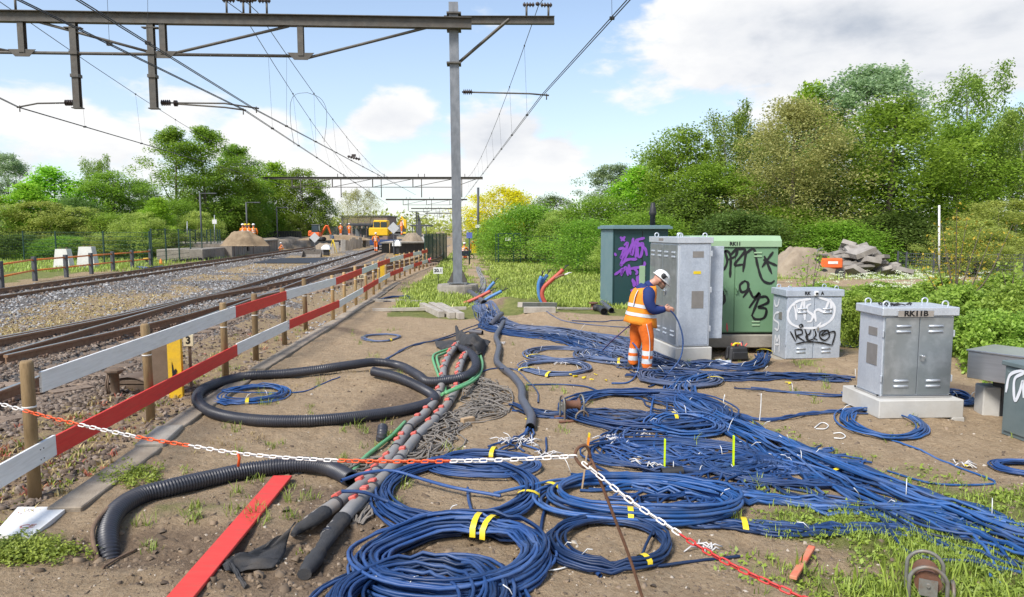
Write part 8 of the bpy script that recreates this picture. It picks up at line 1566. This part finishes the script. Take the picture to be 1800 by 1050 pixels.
for i, (px, yt, w, Y) in enumerate(((610, 338, 32, 135), (628, 334, 34, 135), (650, 336, 32, 138))): plant('thin', ['left one of three thin trees before the brown building', 'middle one of three thin trees before the brown building', 'right one of three thin trees before the brown building'][i], px, yt, w, Y, group='thin trees at the station')
def treeline():
    r = np.random.default_rng(77); C = []
    for px in np.arange(-300, 2200, 5): Y = r.uniform(230, 300); top = 402 - r.uniform(14, 24) * (1 + .3 * math.sin(px * .021)); p = P(px, top, Y); [C.append((p.x + r.normal() * 1.5, Y + r.normal() * 3, p.z * q)) for q in (.25, .55, .85)]
    V, Fq, tone = leaf_cloud(np.array(C), np.full(len(C), 1.8), 14, 1.5, r); tag(link('far_wood', npmesh('far_wood', V, Fq, LEAF['willow'], False, tone)), 'far-off line of woodland along the horizon', kind='stuff')
treeline()
# bramble hedge behind the small cabinets
for i, (px, yt, w, Y, k) in enumerate(((1400, 508, 150, 15.5, 'bramble'), (1500, 512, 170, 14.0, 'bramble2'), (1595, 505, 180, 13.0, 'bramble'), (1690, 502, 190, 12.0, 'bramble2'), (1785, 500, 200, 11.2, 'bramble'), (1445, 498, 130, 18.5, 'bramble2'), (1552, 495, 150, 17.5, 'bramble'), (1660, 488, 170, 16.5, 'bramble2'), (1770, 480, 190, 15.5, 'bramble'), (1740, 545, 190, 10.0, 'bramble2'), (1830, 540, 190, 9.6, 'bramble'), (1520, 520, 110, 12.6, 'bramble2'))):
    plant(k, ['bramble bush right behind RK11A', 'bramble bush between the two small cabinets, front', 'bramble bush behind the left of RK11B', 'bramble bush behind the right of RK11B', 'bramble bush behind the steel housing', 'bramble bush below the soil heap', 'bramble bush below the orange machine', 'bramble bush below the rubble heap', 'bramble bush below the black mesh fence', 'low bramble bush just left of the steel housing', 'low bramble bush above the dark kiosk', 'low bramble tuft between the small cabinets'][i], px, yt, w, Y, group='bramble hedge behind the cabinets', name='bramble_bush', cat='bush')
# blossoming cow parsley on the hedge's back edge
def parsley():
    r = np.random.default_rng(9); C = np.array([tuple(GC(px, py, r.uniform(.5, .9))) for px, py in zip(np.concatenate([r.normal(1615, 45, 70), r.normal(1510, 30, 25), r.uniform(1380, 1800, 40)]), np.concatenate([r.uniform(478, 505, 70), r.uniform(480, 492, 25), r.uniform(475, 500, 40)]))]); V, Fq, tone = leaf_cloud(C, np.full(len(C), .05), 30, .035, r, flat=.25); tag(link('cow_parsley', npmesh('cow_parsley', V, Fq, leafmat('blossom', (.26, .27, .19), (.38, .38, .31)), False, tone)), 'white cow parsley blossom behind the hedge', kind='stuff')
parsley()
def sapling(label, base, tops, leafm, seed, n=24, size=.06):
    r = np.random.default_rng(seed); b = G(*base); t = thing('sapling', label, 'sapling', b); mb = MB(); tips = []
    for tx, ty in tops:
        e = P(tx, ty, b.y + r.uniform(-.5, .5)); m1 = b.lerp(e, .45) + Vector((r.uniform(-.1, .1), 0, .12)); q = smooth_path([b, b + Vector((0, 0, .5)), m1, e], .1); mb.tube(q, np.linspace(.022, .004, len(q)), 5); tips += [Vector(q[int(k * (len(q) - 1))]) for k in (.5, .62, .74, .85, .93, 1)]
    mb.put('trunk', M_BARK, t); V, Fq, tone = leaf_cloud(np.array([tuple(p - b) for p in tips]), np.full(len(tips), .09), n, size, r); link('crown', npmesh('crown', V, Fq, leafm, False, tone), t)
LEAF['orange'] = leafmat('leaf_orange', (.08, .06, .01), (.22, .14, .016), (.10, .11, .025))
sapling('bare young tree with sparse orange leaves behind RK11B', (1680, 590), ((1640, 420), (1655, 395), (1682, 365), (1700, 385), (1725, 400), (1745, 410), (1665, 440), (1780, 395), (1612, 455)), LEAF['orange'], 3, 10); sapling('leafy young shoot behind RK11A', (1425, 560), ((1405, 470), (1422, 450), (1440, 430), (1448, 440), (1395, 485)), LEAF['bramble'], 4, 12, .07); sapling('leafy young shoot at the right edge above the kiosk', (1775, 600), ((1760, 470), (1785, 465), (1800, 480), (1745, 500)), LEAF['bramble'], 5, 14, .08)

# ------------------------------------------------------------------ grass
def blades(name, label, pts, hgt, wid, m, seed, per=7, lean=.5, spread=.03):
    r = np.random.default_rng(seed); n = len(pts) * per; p = np.repeat(np.asarray(pts), per, 0) + np.concatenate([r.normal(size=(n, 2)) * (spread if np.isscalar(spread) else np.repeat(spread, per)[:, None]), np.zeros((n, 1))], 1); h = np.repeat(hgt, per) * r.uniform(.45, 1.2, n); w = np.repeat(wid, per) * r.uniform(.7, 1.3, n); a = r.uniform(0, 2 * np.pi, n); d = np.stack([np.cos(a), np.sin(a), 0 * a], -1); s = np.stack([-np.sin(a), np.cos(a), 0 * a], -1); l = r.uniform(.1, lean, n)[:, None]; hh = h[:, None]; ww = w[:, None]
    V = np.stack([p - s * ww, p + s * ww, p + d * hh * l * .45 + [0, 0, 1] * hh * .62 + s * ww * .75, p + d * hh * l * .45 + [0, 0, 1] * hh * .62 - s * ww * .75, p + d * hh * l * 1.15 + [0, 0, 1] * hh * .95], 1).reshape(-1, 3); k = np.arange(n) * 5; T = np.stack([np.stack([k, k + 1, k + 2], -1), np.stack([k, k + 2, k + 3], -1), np.stack([k + 3, k + 2, k + 4], -1)], 1).reshape(-1, 3); tone = np.repeat(np.clip(np.repeat(r.uniform(0, 1, len(pts)), per) * .6 + .4 * r.uniform(0, 1, n), 0, 1), 5)
    return tag(link(name, npmesh(name, V, T, m, False, tone)), label, kind='stuff')
LEAF['grass'] = leafmat('leaf_grass', (.046, .066, .010), (.118, .148, .024), (.22, .185, .08), .22); LEAF['meadow'] = leafmat('leaf_meadow', (.070, .098, .016), (.165, .200, .040), (.27, .25, .11), .25); LEAF['dry'] = leafmat('leaf_dry', (.085, .06, .028), (.18, .14, .065), (.11, .11, .035), .2); LEAF['weed'] = leafmat('leaf_weed', (.04, .06, .01), (.12, .14, .02), (.18, .17, .04), .25); LEAF['redweed'] = leafmat('leaf_red', (.085, .02, .016), (.18, .055, .035), (.15, .11, .04), .2)
def grass():
    def gk(lo, pw=1.0): return lambda x, y, r: r.uniform(0, 1, len(x)) < np.clip((zone(x, y)[0] - lo) / (1 - lo), 0, 1) ** pw
    a = scatter(9500, 1150, 1830, 745, 1110, gk(.30, 1.3), 51, .9); blades('grass', 'fresh green grass tufts around the cables at lower right', a, RNG.uniform(.02, .075, len(a)), np.full(len(a), .0030), LEAF['grass'], 52, 7, 1.0, .025)
    b = np.array([tuple(GH(px, py)) for px, py in zip(RNG.normal(1650, 95, 60), RNG.uniform(1000, 1085, 60))]); blades('grass', 'tall coarse grass at the bottom right corner', b, RNG.uniform(.06, .18, len(b)), np.full(len(b), .0055), LEAF['grass'], 53, 7, .8, .03)
    c = scatter(26000, 690, 1300, 428, 545, gk(.3), 54, 1.5); d = np.hypot(c[:, 0], c[:, 1]); blades('meadow_grass', 'tall meadow grass behind the working strip', c, RNG.uniform(.05, .17, len(c)), .0035 + .0004 * d, LEAF['meadow'], 55, 5, .8, .08)
    e = scatter(6000, -60, 640, 440, 480, lambda x, y, r: (seg_d(x, y, LTR_A, LTR_B)[0] < -2.6) & (y < 60), 56, 1.3); blades('verge_grass', 'dry verge grass left of the tracks', e, RNG.uniform(.10, .30, len(e)), np.full(len(e), .014), LEAF['meadow'], 57, 5, .8, .12)
    e = scatter(5000, 1370, 1850, 455, 500, gk(.3), 60, 1.2); blades('verge_grass', 'verge grass along the road on the right', e, RNG.uniform(.1, .3, len(e)), np.full(len(e), .012), LEAF['meadow'], 61, 5, .8, .1)
    a = scatter(2600, 1180, 1830, 745, 1100, gk(.25), 72, .9); V, Fq, tone = leaf_cloud(a + [0, 0, .015], np.full(len(a), .022), 9, .030, RNG, flat=.5); tag(link('broadleaf_weeds', npmesh('broadleaf_weeds', V, Fq, LEAF['weed'], False, tone)), 'low broad-leaved weeds among the grass at lower right', kind='stuff')
    T = [(612, 757), (625, 750), (660, 785), (520, 860), (515, 880), (250, 925), (440, 905), (265, 965), (940, 683), (560, 975), (700, 660), (1100, 588), (1125, 576), (1345, 855), (1350, 862), (1330, 850), (1420, 640), (1400, 642), (1440, 636), (930, 680), (745, 668), (990, 755), (1290, 915), (330, 915), (420, 870), (640, 760), (1570, 775), (470, 700), (620, 590), (980, 690), (1610, 745), (1790, 770), (1230, 780), (800, 790), (1110, 540), (1105, 548), (1120, 545), (1000, 560)]
    T += [(RNG.uniform(330, 740), RNG.uniform(560, 950)) for _ in range(34)] + [(RNG.uniform(880, 1500), RNG.uniform(590, 760)) for _ in range(14)]
    q = []
    for px, py in T:
        for _ in range(5): v = GH(px + random.gauss(0, 9), py + random.gauss(0, 4)); q.append((v.x, v.y, v.z))
    blades('weed_tufts', 'single green weed tufts scattered over the sand', q, RNG.uniform(.03, .10, len(q)), np.full(len(q), .0032), LEAF['grass'], 58, 7, 1.2, .02)
    # dry moss, weeds and red stonecrop between kerb and ballast
    def mk(x, y, r):
        sk, _ = seg_d(x, y, KERB_A, KERB_B); return (sk < -.12) & (sk > -1.5) & (r.uniform(0, 1, len(x)) < .6 * np.clip(fnoise(x * 3, y * 3, 5) + .5, 0, 1))
    f = scatter(9000, -20, 720, 480, 930, mk, 62, 1.0); h = np.array_split(RNG.permutation(len(f)), 3)
    for idx, m, lab, s in ((h[0], 'dry', 'dry yellow moss and stalks beside the kerb', 63), (h[1][:len(h[1]) // 2], 'weed', 'yellow-green weeds beside the kerb', 64), (h[2][:len(h[2]) // 3], 'redweed', 'reddish stonecrop beside the kerb', 65)): blades('trackside_weeds', lab, f[idx], RNG.uniform(.02, .07, len(idx)), np.full(len(idx), .007), LEAF[m], s, 9, 1.4, .03)
    def wk(x, y, r):
        sk, _ = seg_d(x, y, KERB_A, KERB_B); return (sk > .2) & (sk < 3.6) & (fnoise(x * 1.3, y * 1.3, 8) + .5 * fnoise(x * 4, y * 4, 9) > .45)
    f = scatter(5000, 0, 760, 500, 1050, wk, 66, .9); blades('dry_stalks', 'short dry stalks scattered on the sand by the kerb', f, RNG.uniform(.015, .05, len(f)), np.full(len(f), .0032), LEAF['dry'], 67, 6, 1.5, .035)
    w = np.array([tuple(GH(px, py)) for px, py in zip(np.concatenate([RNG.normal(40, 50, 160), RNG.normal(235, 30, 70)]), np.concatenate([RNG.normal(972, 10, 160), RNG.normal(842, 12, 70)]))]); V, Fq, tone = leaf_cloud(w + [0, 0, .03], np.full(len(w), .03), 26, .024, RNG, flat=.6); tag(link('ground_weeds', npmesh('ground_weeds', V, Fq, LEAF['weed'], False, tone)), 'low leafy weeds beside the painted slab and the kerb', kind='stuff')
    ms = scatter(9000, -60, 640, 455, 620, lambda x, y, r: (seg_d(x, y, LTR_A, LTR_B)[0] > 1.6) & (seg_d(x, y, TRK_A, TRK_B)[0] < -2.2) & (r.uniform(0, 1, len(x)) < zone(x, y)[2]), 70, 1.2); blades('track_moss', 'dry brown moss between the two tracks', ms, RNG.uniform(.01, .05, len(ms)), np.full(len(ms), .014), LEAF['dry'], 71, 4, 1.6, .06)
grass()
